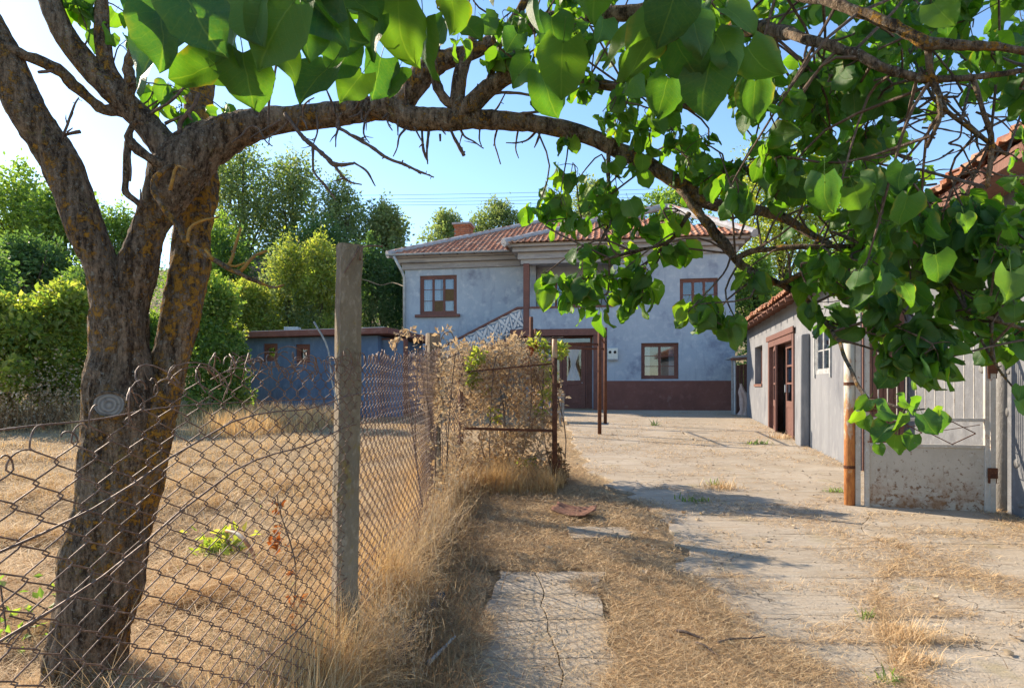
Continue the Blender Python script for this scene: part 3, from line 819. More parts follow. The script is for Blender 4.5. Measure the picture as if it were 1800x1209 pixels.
def breeze_block():
    """pierced cement block, about 0.42 m square: four solid petals, a rosette and half petals on the edges leave dark openings"""
    b = MB()
    s = .21
    def petal(cx, cz, ang, L, w, d):
        n = 5
        up = [(t * L, math.sin(math.pi * t) ** .8 * w) for t in np.linspace(0, 1, n)]
        poly = [(x, y) for x, y in up] + [(x, -y) for x, y in up[-2:0:-1]]
        ca, sa = math.cos(ang), math.sin(ang)
        b.prism([(max(-s, min(s, cx + x * ca - y * sa)), max(-s, min(s, cz + x * sa + y * ca))) for x, y in poly], -d, d)
    for k in range(4):
        petal(0, 0, math.pi / 4 + k * math.pi / 2, .27, .044, .040)
        a = k * math.pi / 2
        petal(math.cos(a) * s - math.sin(a) * s, math.sin(a) * s + math.cos(a) * s, a - math.pi / 2, .42, .030, .036)
        b.tube([(math.cos(a) * .125, -.034, math.sin(a) * .125), (math.cos(a) * .125, .034, math.sin(a) * .125)], .034, 8)
    b.tube([(0, -.046, 0), (0, .046, 0)], .050, 10)
    return b.mesh("breeze_block")
bb = breeze_block()
bb.materials.append(M['white'])
hgt = z_par1 - .02 - z_par0
for k in range(11):
    o = link("breeze_block", bb, None, bal)
    uc = UA - .26 - k * .425
    zc = z_par0 + hgt / 2 - (UA - .02 - uc) * sl_ + .10
    # blocks are cast as parallelograms to follow the stair
    sh = Matrix.Identity(4); sh[2][0] = sl_ ; sh[2][2] = hgt / .44 * .97
    o.matrix_local = Matrix.Translation((uc, .012, zc)) @ sh
# cornice in three steps under the eaves
co_ = MB()
def cornice(u0, u1, v0, side=0):
    for pr, a, b in ((.42, ZT + .13, ZT + .245), (.27, ZT - .03, ZT + .13), (.10, ZT - .27, ZT - .03)):
        co_.box(u0 - (pr if side != 2 else 0), u1 + (pr if side in (1, 2) else 0), v0 - pr, v0 + .02, a, b - .001)
cornice(UL, UA - .3, 1.2, 0)
cornice(UA - .12, UR, 0, 1)
for pr, a, b in ((.42, ZT + .13, ZT + .245), (.27, ZT - .03, ZT + .13), (.10, ZT - .27, ZT - .03)):
    co_.box(UA - .12 - pr - .001, UA - .12 + .01, .021, 1.25, a + .001, b - .002)
    co_.box(UL - pr - .001, UL + .01, 1.221, VD, a + .001, b - .002)
    co_.box(UR - .01, UR + pr + .001, .021, VD, a + .001, b - .002)
co_.build("cornice", M['cornice'], house, bevel=.012)
MB().box(UA - .119, u_p1 + .6, -.02, .318, z_ptop + .001, ZT - .26).build("porch_lintel", M['cornice'], house)
# roof: two hips that meet
EZ, PT, OV = ZT + .25, 0.46, 0.55
def roof_planes(u, v):
    a = {'f': PT * (v - 1.2 + OV), 'l': PT * (u - UL + OV), 'r': PT * (UR + OV - u), 'b': PT * (VD + OV - v)}
    b = {'f': PT * (v + OV), 'l': PT * (u - UA + .12 + OV), 'r': PT * (UR + OV - u), 'b': PT * (VD + OV - v)}
    ka = min(a, key=a.get); kb = min(b, key=b.get)
    if a[ka] >= b[kb]: return a[ka], ka, 1
    return b[kb], kb, 2
us = np.linspace(UL - OV, UR + OV, 71); vs = np.linspace(-OV, VD + OV, 53)
V, q = [], []
for v in vs:
    for u in us:
        V.append((u, v, EZ + max(-.02, roof_planes(u, v)[0]) - .015))
nu = len(us)
for j in range(len(vs) - 1):
    for i in range(nu - 1):
        if max(V[k][2] for k in (j*nu+i, j*nu+i+1, (j+1)*nu+i, (j+1)*nu+i+1)) > EZ - .02 :
            q.append((j*nu+i, j*nu+i+1, (j+1)*nu+i+1, (j+1)*nu+i))
roof = link("roof", mesh_np("roof", V, [np.array(q)]), M['tile'], house)
def tile_geo(w, l):
    """a clay tile: flat pan and a raised roll, lapping the next row"""
    pr = [(-.5, .02), (-.30, .002), (.02, .0), (.12, .022), (.30, .045), (.46, .026)]
    V = []
    for t, dz in ((-.06, .012), (.97, -.004)):
        V += [(x * w, t * l, z * (w / .2) + dz + .018) for x, z in pr]
    V += [(x * w, -.06 * l, z * (w / .2) - .004) for x, z in pr]
    n = len(pr)
    qd = [(i, i + 1, n + i + 1, n + i) for i in range(n - 1)] + [(2*n + i, 2*n + i + 1, i + 1, i) for i in range(n - 1)]
    return np.array(V), np.array(qd)
tv, tq = tile_geo(.21, .33)
tm = MB()
for kind, ax in (('f', 0), ('l', 1), ('r', 2)):
    nrow = 26
    for row in range(nrow):
        t0 = row * .33
        rngu = np.arange(UL - OV + .1, UR + OV, .21) if ax == 0 else np.arange(-OV + .1, VD + OV, .21)
        for c in rngu:
            for blk in (1, 2):
                if ax == 0:
                    v = (1.2 - OV if blk == 1 else -OV) + t0; u = c
                    probe = (u, v + .16)
                elif ax == 1:
                    u = (UL - OV if blk == 1 else UA - .12 - OV) + t0; v = c
                    probe = (u + .16, v)
                else:
                    if blk == 1: continue
                    u = UR + OV - t0; v = c; probe = (u - .16, v)
                if not (UL - OV < probe[0] < UR + OV and -OV < probe[1] < VD + OV): continue
                h, k, bk = roof_planes(*probe)
                if k != kind or bk != blk or h < 0: continue
                z = EZ + roof_planes(u, v)[0] if False else EZ + PT * t0
                P = tv.copy() + np.array([rng.normal(0, .004), rng.normal(0, .004), rng.normal(0, .003)])
                P[:, 2] += PT * P[:, 1]
                if ax == 1: P = np.stack([P[:, 1], -P[:, 0], P[:, 2]], 1)
                if ax == 2: P = np.stack([-P[:, 1], P[:, 0], P[:, 2]], 1)
                tm.add(P + np.array([u, v, z]), tq)
tag(tm.build("roof_tiles", M['tile'], roof), kind='stuff')
def ridge_mesh():
    b = MB()
    n = 6
    V = []
    for y, r in ((0, .125), (.40, .105)):
        V += [(math.cos(a) * r, y, math.sin(a) * r * .8 - .02) for a in np.linspace(-.25, math.pi + .25, n)]
    V += [(x * .86, y, z * .86 - .005) for x, y, z in V[:n]]
    return mesh_np("ridge_tile", V, [np.array([(i, i+1, n+i+1, n+i) for i in range(n-1)] + [(2*n+i, 2*n+i+1, i+1, i) for i in range(n-1)])])
rmesh = ridge_mesh(); rmesh.materials.append(M['tile'])
mo = MB()
def ridge_line(a, b):
    a, b = Vector(a), Vector(b)
    L = (b - a).length; n = int(L / .36); d = (b - a).normalized()
    q = d.to_track_quat('Y', 'Z')
    mo.tube([a + Vector((0, 0, .0)), b + Vector((0, 0, .0))], .15, 8)
    for k in range(n):
        o = link("ridge_tile", rmesh, None, roof)
        o.location = a + d * (k * .36) + Vector((0, 0, .075 + rng.normal(0, .008)))
        o.rotation_mode = 'QUATERNION'
        o.rotation_quaternion = q @ Matrix.Rotation(rng.normal(0, .05), 4, 'Y').to_quaternion()
zr = EZ + PT * ((VD - 1.2) / 2 + OV)
hm = (VD - 1.2) / 2 + OV
zr2 = EZ + PT * (VD / 2 + OV); hm2 = VD / 2 + OV
pk = (UL - OV + hm, 1.2 - OV + hm, zr)
ridge_line((UL - OV, 1.2 - OV, EZ), pk)
ridge_line((UL - OV, VD + OV, EZ), pk)
pk2 = (UA - .12 - OV + hm2, -OV + hm2, zr2)
ridge_line((UA - .12 - OV, -OV, EZ), pk2)
ridge_line(pk2, (UR + OV - hm2, -OV + hm2, zr2) if UR + OV - hm2 > pk2[0] else pk2 + Vector((.5, 0, 0)) if False else (max(UR + OV - hm2, pk2[0] + .4), -OV + hm2, zr2))
ridge_line((UR + OV, -OV, EZ), (max(UR + OV - hm2, pk2[0] + .4), -OV + hm2, zr2))
ridge_line(pk, (pk2[0] - .6, pk[1], zr))
mo.build("ridge_mortar", M['mortar'], roof)
# chimney of bricks
cu_, cz_ = hf(815, 395, 4.6)
ch = MB(); ch.box(cu_ - .34, cu_ + .34, 4.27, 4.93, EZ + .2, cz_ - .1)
chim = ch.build("chimney", M['mortar'], roof)
bk_ = MB()
zb = cz_ - .08 - 14 * .085
for row in range(14):
    z = zb + row * .085; e = .40 if row == 13 else .36
    for fx in range(3):
        w = 2 * e / 3
        x = cu_ - e + fx * w + (.06 if row % 2 else 0)
        bk_.box(max(x, cu_ - e) + .008, min(x + w, cu_ + e) - .008, 4.6 - e, 4.6 - e + .12, z, z + .07, jit=.002)
        bk_.box(cu_ - e, cu_ - e + .12, 4.6 - e + .13 + fx * .21, 4.6 - e + .13 + fx * .21 + .2, z + .001, z + .069, jit=.002)
        bk_.box(cu_ + e - .12, cu_ + e, 4.6 - e + .13 + fx * .21, 4.6 - e + .13 + fx * .21 + .2, z + .001, z + .069, jit=.002)
tag(bk_.build("bricks", M['brick'], chim), kind='stuff')
MB().box(cu_ - .44, cu_ + .44, 4.16, 5.04, cz_ - .08, cz_ - .0).build("chimney_cap", M['mortar'], chim)
# gutter with brackets along the left wing and the downpipe at its corner
gt = MB(); gu = np.linspace(UL - OV - .02, UA - .12 - OV + .04, 2)
pts = [(0, -.06 + .065 * math.cos(a) , .065 * math.sin(a)) for a in np.linspace(math.pi, 2 * math.pi, 7)]
V = [(x, 1.2 - OV + p[1] - .01, EZ - .01 + p[2]) for x in gu for p in pts] 
V += [(x, 1.2 - OV + p[1] * .9 - .016, EZ - .005 + p[2] * .9) for x in gu for p in pts]
gt.add(V, [(i, i+1, 7+i+1, 7+i) for i in range(6)] + [(14+7+i, 14+7+i+1, 14+i+1, 14+i) for i in range(6)])
gut = gt.build("gutter", M['zinc'], house)
for k in range(8):
    uu = UL - .4 + k * .68
    if uu < UA - .8:
        MB().box(uu - .012, uu + .012, 1.2 - OV - .15, 1.2 - OV + .06, EZ - .085, EZ - .076).build("gutter_bracket", M['dark'], gut)
dp = MB()
zp = EZ - .08
dp.tube([(UL - .25, 1.2 - OV - .06, zp), (UL - .05, 1.0, zp - .55), (UL + .0, 1.12, zp - .75), (UL + .0, 1.12, .1)], .055, 8)
dpo = dp.build("downpipe", M['zinc'], house, smooth=True)
# patches of exposed conduit, a bracket lamp-less cable entering at the left corner
meter = thing("meter_box", "white electricity meter box with two round dark windows on blue grey wall", "meter box")
mu0, mu1, mz0, mz1 = uz(1068, 612, 1086, 631)
meter.location = H.world(mu0, 0, mz0); meter.rotation_euler = (0, 0, -H.a)
MB().box(0, mu1 - mu0, -.14, -.001, 0, mz1 - mz0).build("case", M['meter'], meter, bevel=.012)
for fx in (.24, .72):
    MB().tube([((mu1 - mu0) * fx, -.152, (mz1 - mz0) * .62), ((mu1 - mu0) * fx, -.139, (mz1 - mz0) * .62)], .052, 14).build("dial_window", M['dark'], meter)
    MB().tube([((mu1 - mu0) * fx, -.148, (mz1 - mz0) * .62), ((mu1 - mu0) * fx, -.1395, (mz1 - mz0) * .62)], .062, 14).build("dial_rim", M['meter'], meter)
MB().box(-.01, mu1 - mu0 + .01, -.15, -.002, -.035, -.002).build("base_plate", M['zinc'], meter)

# ------------------------------------------------------------------ blue outbuilding on the left
O = Frame(-5.99 - .973 * 2.84, 18.5 + .232 * 2.84, 0.40)
ob = thing("outbuilding", "low deep blue outbuilding with flat slab roof and three small brown windows", "outbuilding", (O.ox, O.oy, O.z0), -O.a)
of = lambda px, py, v=0: O.front(px, py, v)
U1 = of(664, 640)[0]
zt = of(560, 592)[1]; zr_ = of(560, 582)[1]
ws = [(of(463, 604)[0], of(488, 604)[0], of(470, 635)[1], of(470, 604)[1]),
      (of(520, 605)[0], of(545, 605)[0], of(530, 638)[1], of(530, 605)[1]),
      (of(619, 602)[0], of(632, 602)[0], of(625, 640)[1], of(625, 602)[1])]
o1 = MB(); o1.wall(0, U1 - .001, -.5, zt, ws, .25)
o1.box(0, .25, .252, 3.6, -.5, zt - .002); o1.box(U1 - .25, U1 - .002, .252, 3.6, -.5, zt - .002); o1.box(.25, U1 - .25, 3.35, 3.598, -.5, zt - .002)
o1.build("wall", M['outblue'], ob)
for i, w in enumerate(ws):
    ww = window(ob, w[0], w[1], w[2], w[3], 1, 1, M['brown'], y=.05, fw=.09, surround=.0)
    if i == 1:
        a, b, c, d = w
        MB().box(a + .16, b - .02, .145, .16, c + .10, d - .05).build("fan_panel", M['meter'], ww)
        cx_, cz2 = (a + b) / 2 + .06, (c + d) / 2 - .0
        MB().tube([(cx_, .128, cz2), (cx_, .144, cz2)], .10, 16).build("fan_opening", M['dark'], ww)
        red = plain('faded_red_print', (0.35, 0.03, 0.02), 0.7)
        rm = MB()
        for k in range(5):
            x = a + .20 + k * .052
            rm.box(x, x + .036, .141, .1445, d - .17 + .01 * math.sin(k * 2), d - .085 + .012 * math.sin(k * 3), rot=Matrix.Rotation(.2 * math.sin(k * 5), 3, 'Y'))
        rm.build("red_lettering", red, ww)
        bpy.data.objects.remove([ch_ for ch_ in ww.children if ch_.name.startswith('pane')][0])
rl = MB(); rl.prism([(-.2, zt + .001), (U1 + .5, zt + .03), (U1 + .5, zr_ + .03), (-.2, zr_)], -.35, 3.9)
rl.build("roof_slab", M['plinth'], ob, bevel=.01)
MB().prism([(.6, zr_ + .004), (U1 + .3, zr_ + .028), (U1 + .3, zr_ + .06), (.6, zr_ + .035)], -.2, 3.6).build("roof_sheet", M['zinc'], ob)
yw = thing("yard_wall", "dark blue low wall between the outbuilding and the house corner", "wall", O.world(U1, 0, 0), -O.a)
t2 = of(675, 596)[1]; u2 = of(702, 640)[0] - U1
MB().box(.002, u2, .3, .52, -.5, t2).build("wall_face", M['outblue'], yw)
MB().box(.002, u2 + .03, .27, .55, t2, t2 + .04).build("coping", M['brown'], yw)
MB().box(u2 + .001, u2 + .05, .29, .53, -.5, t2 - .001).build("end_board", M['brown'], yw)
ob2 = at(453, 579, 20.0)
cr = thing("plastic_crate", "small grey crate left on the flat roof under the shrubs", "crate", O.world(1.0, 1.4, zr_ + .035))
kb = MB()
kb.box(-.22, .22, -.15, .15, 0, .03)
for z in (.09, .17, .24):
    for a, b, c, d in ((-.22, .22, -.15, -.13), (-.22, .22, .13, .15), (-.22, -.2, -.13, .13), (.2, .22, -.13, .13)):
        kb.box(a, b, c, d, z - .025, z + .025)
for x in (-.21, .21):
    for y in (-.14, .14): kb.box(x - .02, x + .02, y - .02, y + .02, .03, .27)
kb.build("crate_body", M['zinc'], cr)

# ------------------------------------------------------------------ the long shed on the right
S = Frame(2.824 + .2396 * 8.22, 8.22, 0.05)
shed = thing("long_shed", "long low grey plastered shed with red brown double door and clay tile eaves", "shed", (S.ox, S.oy, S.z0), -S.a)
sf = lambda px, py, u=0: S.side(px, py, u)
def vz(px0, py0, px1, py1):              # px0 is the far (left) edge
    b, z1 = sf(px0, py0); a, z0 = sf(px1, py1)
    return a, b, z0, z1
VE = sf(1313, 640)[0]
SH = 2.98
a, b = sf(1340, 640)[0], sf(1327, 640)[0]
w1 = (a, b, 1.33, 2.36)
dv = (sf(1397, 640)[0], sf(1352, 640)[0], .18, 2.36)
w2 = (sf(1460, 640)[0], sf(1434, 640)[0], 1.47, 2.27)
sw = MB(); sw.wall(0, VE, -.5, SH, [w1, dv, w2], .38, 'y')
sw.box(.382, 4.5, .001, .3, -.5, SH - .002)
sw.box(.382, 4.5, VE - .3, VE - .001, -.5, SH - .002)
sw.box(4.2, 4.5, .3, VE - .3, -.5, SH)
sw.box(.4, 4.4, 5.0, 5.15, -.5, SH - .3)
sw.box(.4, 4.4, .31, VE - .31, SH - .3, SH - .2)
sw.build("wall", M['shed_plaster'], shed)
bt = MB(); v0 = sf(1424, 640)[0]
z_b = 2.23
bt.prism([(-.17, -.4), (-.001, -.4), (-.001, z_b), (-.15, z_b - .02)], v0, v0 + .42)
bt.build("buttress", M['shed_plaster'], shed, bevel=.025)
window(shed, *w1, 1, 1, M['door_red'], y=.16, fw=.08, sill=0, axis='y', name="window")
MB().box(-.03, .2, w1[0] - .02, w1[1] + .02, w1[2] - .07, w1[2] + .0).build("window_board", M['plank'], shed)
w2o = window(shed, *w2, 2, 2, M['grey_wood'], y=-.005, fw=.06, axis='y', surround=.06, sash=.03)
# double door: thick lining, one leaf ajar
df = MB()
a, b, z0, z1 = dv
for y0, y1 in ((a, a + .14), (b - .14, b)): df.box(-.03, .30, y0, y1, z0 - .3, z1)
df.box(-.035, .30, a + .141, b - .141, z1 - .15, z1)
df.box(-.06, -.0305, a - .09, b + .09, z1 - .005, z1 + .12)
door = df.build("door", M['door_red'], shed, bevel=.008)
def leaf(w, h):
    f = MB(); st = .11
    f.box(0, .045, 0, st, 0, h); f.box(0, .045, w - st, w, 0, h)
    f.box(.001, .044, st, w - st, 0, .14); f.box(.001, .044, st, w - st, h - .1, h); f.box(.001, .044, st, w - st, .62, .76)
    f.box(.012, .032, st, w - st, .14, .62)
    f.box(.004, .04, w / 2 - .03, w / 2 + .03, .141, .619)
    g0 = .76; gh = (h - .1 - g0) / 3
    P = []
    for r in (1, 2): f.box(.008, .037, st, w - st, g0 + r * gh - .022, g0 + r * gh + .022)
    for r in range(3):
        P.append((st, w - st, g0 + r * gh + (.022 if r else 0), g0 + (r + 1) * gh - (.022 if r < 2 else 0)))
    return f, P
lw = (b - a - .28) / 2
for k in (0, 1):
    f, P = leaf(lw - .006, z1 - .15 - z0 - .01)
    lf = f.build("door_leaf", M['door_red'], door, bevel=.005)
    mpan = MB()
    for p in P: mpan.box(.02, .024, p[0], p[1], p[2], p[3])
    # glazing belongs to the leaf mesh group as sub-part siblings
    g = mpan.build("door_glazing", M['glass'], door)
    hnd = MB().box(-.03, -.001, lw - .09, lw - .05, .95, 1.12).build("door_handle", M['zinc'], door) if k == 0 else None
    for o in (lf, g, hnd):
        if o is None: continue
        if k == 0:
            o.location = (.10, a + .142, z0)
            o.rotation_euler = (0, 0, 0)
        else:
            o.location = (.11, b - .142, z0); o.rotation_euler = (0, 0, math.pi - .14)
def eave_tiles(parent, v0, v1, ov, ze, pitch, rows, mat, cw=.21, rl_=.34):
    """pantiles laid one by one, eave row first; roof rises to +u"""
    tvv, tqq = tile_geo(cw, rl_)
    Vt = np.stack([tvv[:, 1], -tvv[:, 0], tvv[:, 2]], 1)
    me = mesh_np("roof_tile", Vt, [tqq]); me.materials.append(mat)
    sol = None
    for r in range(rows):
        for v in np.arange(v0 + cw / 2, v1, cw):
            o = link("roof_tile", me, None, parent)
            o.location = (-ov + r * rl_ * .93 * math.cos(pitch) + rng.normal(0, .012), v + rng.normal(0, .008), ze + r * rl_ * .93 * math.sin(pitch) + .02 + rng.normal(0, .009) + .03 * math.sin(v * 1.3) * .4)
            o.rotation_euler = (rng.normal(0, .03), -pitch + rng.normal(0, .02), rng.normal(0, .03))
def lean_roof(parent, v0, v1, ov, ze, pitch, width, rows, sag=0):
    tp = math.tan(pitch)
    dk = MB()
    dk.prism([(-ov + .06, ze - .035), (width, ze - .035 + tp * (width + ov - .06)), (width, ze + tp * (width + ov - .06)), (-ov + .06, ze)], v0 + .02, v1 - .02)
    deck = dk.build("roof", M['plank'], parent)
    # the y-axis prism is built on x/z, so it already lies along v
    rf = MB()
    for v in np.arange(v0 + .3, v1, .62):
        rf.bar((-ov + .03, v, ze - .075), (1.5, v, ze - .075 + tp * (1.5 + ov)), .06, .08)
    rf.build("rafters", M['plank'], parent)
    eave_tiles(deck, v0, v1, ov, ze + .015, pitch, 2, M['tile'])
    # the rest of the roof, out of sight behind the eave
    tvv, tqq = tile_geo(.21, .34)
    Vt = np.stack([tvv[:, 1], -tvv[:, 0], tvv[:, 2]], 1)
    cs, sn = math.cos(pitch), math.sin(pitch)
    Vr = np.stack([Vt[:, 0] * cs - Vt[:, 2] * sn, Vt[:, 1], Vt[:, 0] * sn + Vt[:, 2] * cs], 1)
    b = MB()
    for r in range(2, rows):
        for v in np.arange(v0 + .105, v1, .21):
            s = r * .34 * .93
            b.add(Vr + np.array([-ov + s * cs, v, ze + .035 + s * sn]) + rng.normal(0, .006, 3), tqq)
    tag(b.build("roof_tiles", M['tile'], deck), kind='stuff')
    for v in (v0 + .1, (v0 + v1) / 2, v1 - .1):
        pass
lean_roof(shed, .15, VE + .35, .42, SH - .03, math.radians(17), 4.6, 13)

# boards of the plank door in the near end of the shed, each its own
pu0, pu1 = S.front(1516, 700, -.05)[0], S.front(1590, 700, -.05)[0]
nb = 8
wdt = (pu1 - pu0) / nb
dfr = MB(); dfr.box(pu0 + .01, pu1 - .01, -.024, -.004, .5, .62); dfr.box(pu0 + .01, pu1 - .01, -.024, -.004, 1.9, 2.02)
bdoor = dfr.build("plank_door", M['plank'], shed)
for k in range(nb):
    MB().box(pu0 + k * wdt + .004, pu0 + (k + 1) * wdt - .004, -.05 + R.uniform(0, .008), -.0245, .05 + R.uniform(0, .04), 2.45 + R.uniform(0, .03), jit=.002).build("plank", M['plank'], bdoor)
# small lean-to between the shed and the house
lt = thing("lean_to", "narrow brown boarded lean-to squeezed between house and grey shed", "lean-to", S.world(0, VE, 0), -S.a)
lm = MB()
for k in range(7):
    lm.box(-.20 + k * .115, -.20 + k * .115 + .107, .9 + .01 * (k % 2), .935 + .01 * (k % 2), -.2, 1.95 + .02 * (k % 3))
lm.build("board_door", M['door_red'], lt)
MB().box(-.40, 1.6, .28, 2.3, 2.22, 2.28, rot=Matrix.Rotation(-.06, 3, 'Y')).build("sheet_roof", M['zinc'], lt)
MB().box(-.44, 1.6, .22, .34, 2.12, 2.20, rot=Matrix.Rotation(-.05, 3, 'Y')).build("roof_batten", M['plank'], lt)
MB().bar((-.36, .55, -.2), (-.36, .55, 2.2), .06).build("post", M['grey_wood'], lt)
MB().box(.62, 1.5, .9, .95, -.2, 2.15).build("side_wall", M['plinth'], lt)
MB().tube([(-.30, .40, -.1), (-.30, .40, 2.1)], .035, 8).build("downpipe", M['zinc'], lt)
for k in range(3):
    MB().box(.02 + .0 * k, .42, .72, .88, .75 + k * .42, .78 + k * .42).build("shelf", M['plank'], lt)
cl = thing("cloth_bundle", "pale pinkish cloth hanging in a bundle at the far shed corner", "cloth", S.world(-.09, VE + .30, 0), -S.a)
g = MB()
n, m = 22, 24
P = []
for j in range(m + 1):
    t = j / m
    z = .0 + 1.35 * t
    w = .19 * (1 - .68 * t ** .9) + .03 * math.sin(t * 11)
    for i in range(n):
        a_ = i / n * 2 * math.pi
        r = w * (1 + .26 * math.sin(a_ * 6 + t * 4 + 2 * math.sin(t * 7)) + .45 * noise.noise((math.cos(a_) * 2, math.sin(a_) * 2, t * 5)))
        P.append((r * math.cos(a_) + .06 * math.sin(t * 4), r * .7 * math.sin(a_), z + .04 * noise.noise((a_, t * 3, 2))))
g.add(P, [(j*n+i, j*n+(i+1) % n, (j+1)*n+(i+1) % n, (j+1)*n+i) for j in range(m) for i in range(n)])
g.build("cloth", mottled('pale_pink_cloth', (.50, .38, .33), (.4, .3, .26), (.58, .46, .41), 5, 20, .95, .3, 40), cl, smooth=True)

# ------------------------------------------------------------------ the barn on the right
B = Frame(3.418 + .2396 * 3.0, 3.0, 0.0)
barn = thing("barn", "tall grey plastered barn with tiled eaves and bare stones near the metal gate", "barn", (B.ox, B.oy, B.z0), -B.a)
bf = lambda px, py, u=0: B.side(px, py, u)
VB = (8.16 - 3) / .9723
bw = MB(); bw.wall(-.5, VB, -.4, 3.25, [], .4, 'y')
bw.box(.402, 5, VB - .4, VB - .001, -.4, 3.24); bw.box(.402, 5, -.5, -.1, -.4, 3.24); bw.box(4.7, 5, -.1, VB - .4, -.4, 3.24)
bw.prism([(.02, 3.241), (5, 3.241), (5, 5.0), (4.9, 5.0)], VB - .39, VB - .01)
bw.build("wall", M['barn_plaster'], barn)
# rough rendered strip and stones near the corner
ms_ = mottled('bare_stone', (.17, .168, .165), (.12, .118, .115), (.22, .215, .21), 4, 20, .95, .8, 30)
for k in range(16):
    v = R.uniform(1.7, 3.34); z = R.uniform(.0, 1.5)
    s_ = R.uniform(.03, .08)
    n = 8
    dpt = .006 + R.random() * .008
    ang = [i / n * 6.283 for i in range(n)]; rr = [s_ * R.uniform(.7, 1.2) for _ in range(n)]
    out = [(.01, v + math.cos(t) * q, z + math.sin(t) * q * .7) for t, q in zip(ang, rr)]
    mid = [(-dpt * .7, v + math.cos(t) * q * .9, z + math.sin(t) * q * .63) for t, q in zip(ang, rr)]
    inn = [(-dpt, v + math.cos(t) * q * .5, z + math.sin(t) * q * .35) for t, q in zip(ang, rr)]
    stn = MB()
    stn.add(out + mid + inn, [(j * n + i, j * n + (i + 1) % n, (j + 1) * n + (i + 1) % n, (j + 1) * n + i) for j in (0, 1) for i in range(n)], [list(range(2 * n, 3 * n))])
    stn.build("stone", ms_, barn, smooth=True)
lean_roof(barn, -.4, VB + .2, .48, 3.30, math.radians(24), 5.0, 10)
MB().box(-.42, .02, -.4, VB, 3.17, 3.25).build("eave_board", M['plank'], barn)
# ------------------------------------------------------------------ metal gate and its posts on the right
G = Frame((1520 - 900) * 6.06 / F, 6.06, 0.03)
gate = thing("metal_gate", "pale rust-pitted metal gate with thin upright bars above a solid lower panel", "gate", (G.ox, G.oy, G.z0), -G.a)
gu1 = G.front(1738, 800)[0]
zp1 = G.front(1630, 786)[1]; zo1 = G.front(1630, 740)[1]; ztop = 1.80
gf = MB()
for u in (0, gu1 - .04): gf.box(u, u + .04, -.02, .02, 0, ztop)
for z in (0.0, zp1, zo1, ztop - .035): gf.box(.04, gu1 - .04, -.018, .018, z, z + .032)
fo = gf.build("frame", M['gate_frame'], gate, bevel=.004)
MB().box(.041, gu1 - .041, -.006, .004, .033, zp1 - .001).build("sheet_panel", M['gate_sheet'], gate)
nb = 11
for k in range(nb):
    u = .04 + (gu1 - .08) * (k + 1) / (nb + 1)
    MB().tube([(u, 0, zo1 + .03), (u, 0, ztop - .034)], .006, 6).build("bar", M['gate_frame'], gate)
om = MB()
zm = (zp1 + zo1) / 2 + .015
for k in range(2):
    c = .04 + (gu1 - .08) * (.27 + .46 * k); w = (gu1 - .08) * .2
    L = [(c - w, zm), (c, zo1 - .002), (c + w, zm), (c, zp1 + .034), (c - w, zm)]
    for p, q in zip(L[:-1], L[1:]): om.bar((p[0], 0, p[1]), (q[0], 0, q[1]), .008)
    om.bar((c - w, .006, zm), (c + w * 1.2, .006, zo1 - .03), .006)
om.build("diamond_ornament", M['rust'], gate)
lk = MB(); lk.box(-.0, .10, -.035, -.021, 1.02, 1.16); lk.box(.02, .08, -.045, -.036, 1.06, 1.12)
lk.build("lock_box", M['rust'], gate, bevel=.004)
hg = MB()
for z in (.34, 1.35): hg.box(gu1 - .02, gu1 + .05, -.045, -.021, z, z + .13)
hg.build("hinge", M['rust'], gate, bevel=.004)
def post_at(name, px, D, ztop, r, m, label, cat, sides=10, sq=False, z0=-.3, group=None):
    x = (px - 900) * D / F; g0 = gzf(x, D)
    t = thing(name, label, cat, (x, D, g0), -G.a, group)
    b = MB()
    if sq: b.box(-r, r, -r, r, z0, ztop - g0)
    else: b.tube([(0, 0, z0), (0, 0, (ztop - g0) * .5), (0, 0, ztop - g0)], r, sides)
    b.build("shaft", m, t, smooth=not sq)
    return t
p = post_at("gate_post", 1493, 6.12, 1.93, .050, M['rust_post'], "thick rust-streaked yellowish pipe post at the open side of metal gate", "post", 14)
MB().tube([(0, 0, 1.93), (0, 0, 1.95)], .053, 14).build("cap", M['rust'], p)
for z in (.4, 1.25): MB().tube([(0, 0, z), (0, 0, z + .03)], .054, 14).build("collar", M['rust'], p)
p = post_at("gate_post", 1507, 6.10, 1.86, .024, M['gate_frame'], "slim pale square post right beside the thick yellowish pipe", "post", sq=True)
MB().box(-.027, .027, -.027, .027, 1.86, 1.868).build("cap", M['rust'], p)
p = post_at("gate_post", 1744, 5.78, 1.90, .022, M['gate_frame'], "slim pale hinge post carrying the metal gate", "post", sq=True)
for z in (.36, 1.37): MB().box(-.05, .03, -.04, -.0225, z, z + .10).build("hinge_plate", M['rust'], p)
p = post_at("concrete_column", 1763, 5.86, 2.05, .062, M['grey_conc'], "round grey concrete column between the metal gate and the barn", "column", 18)

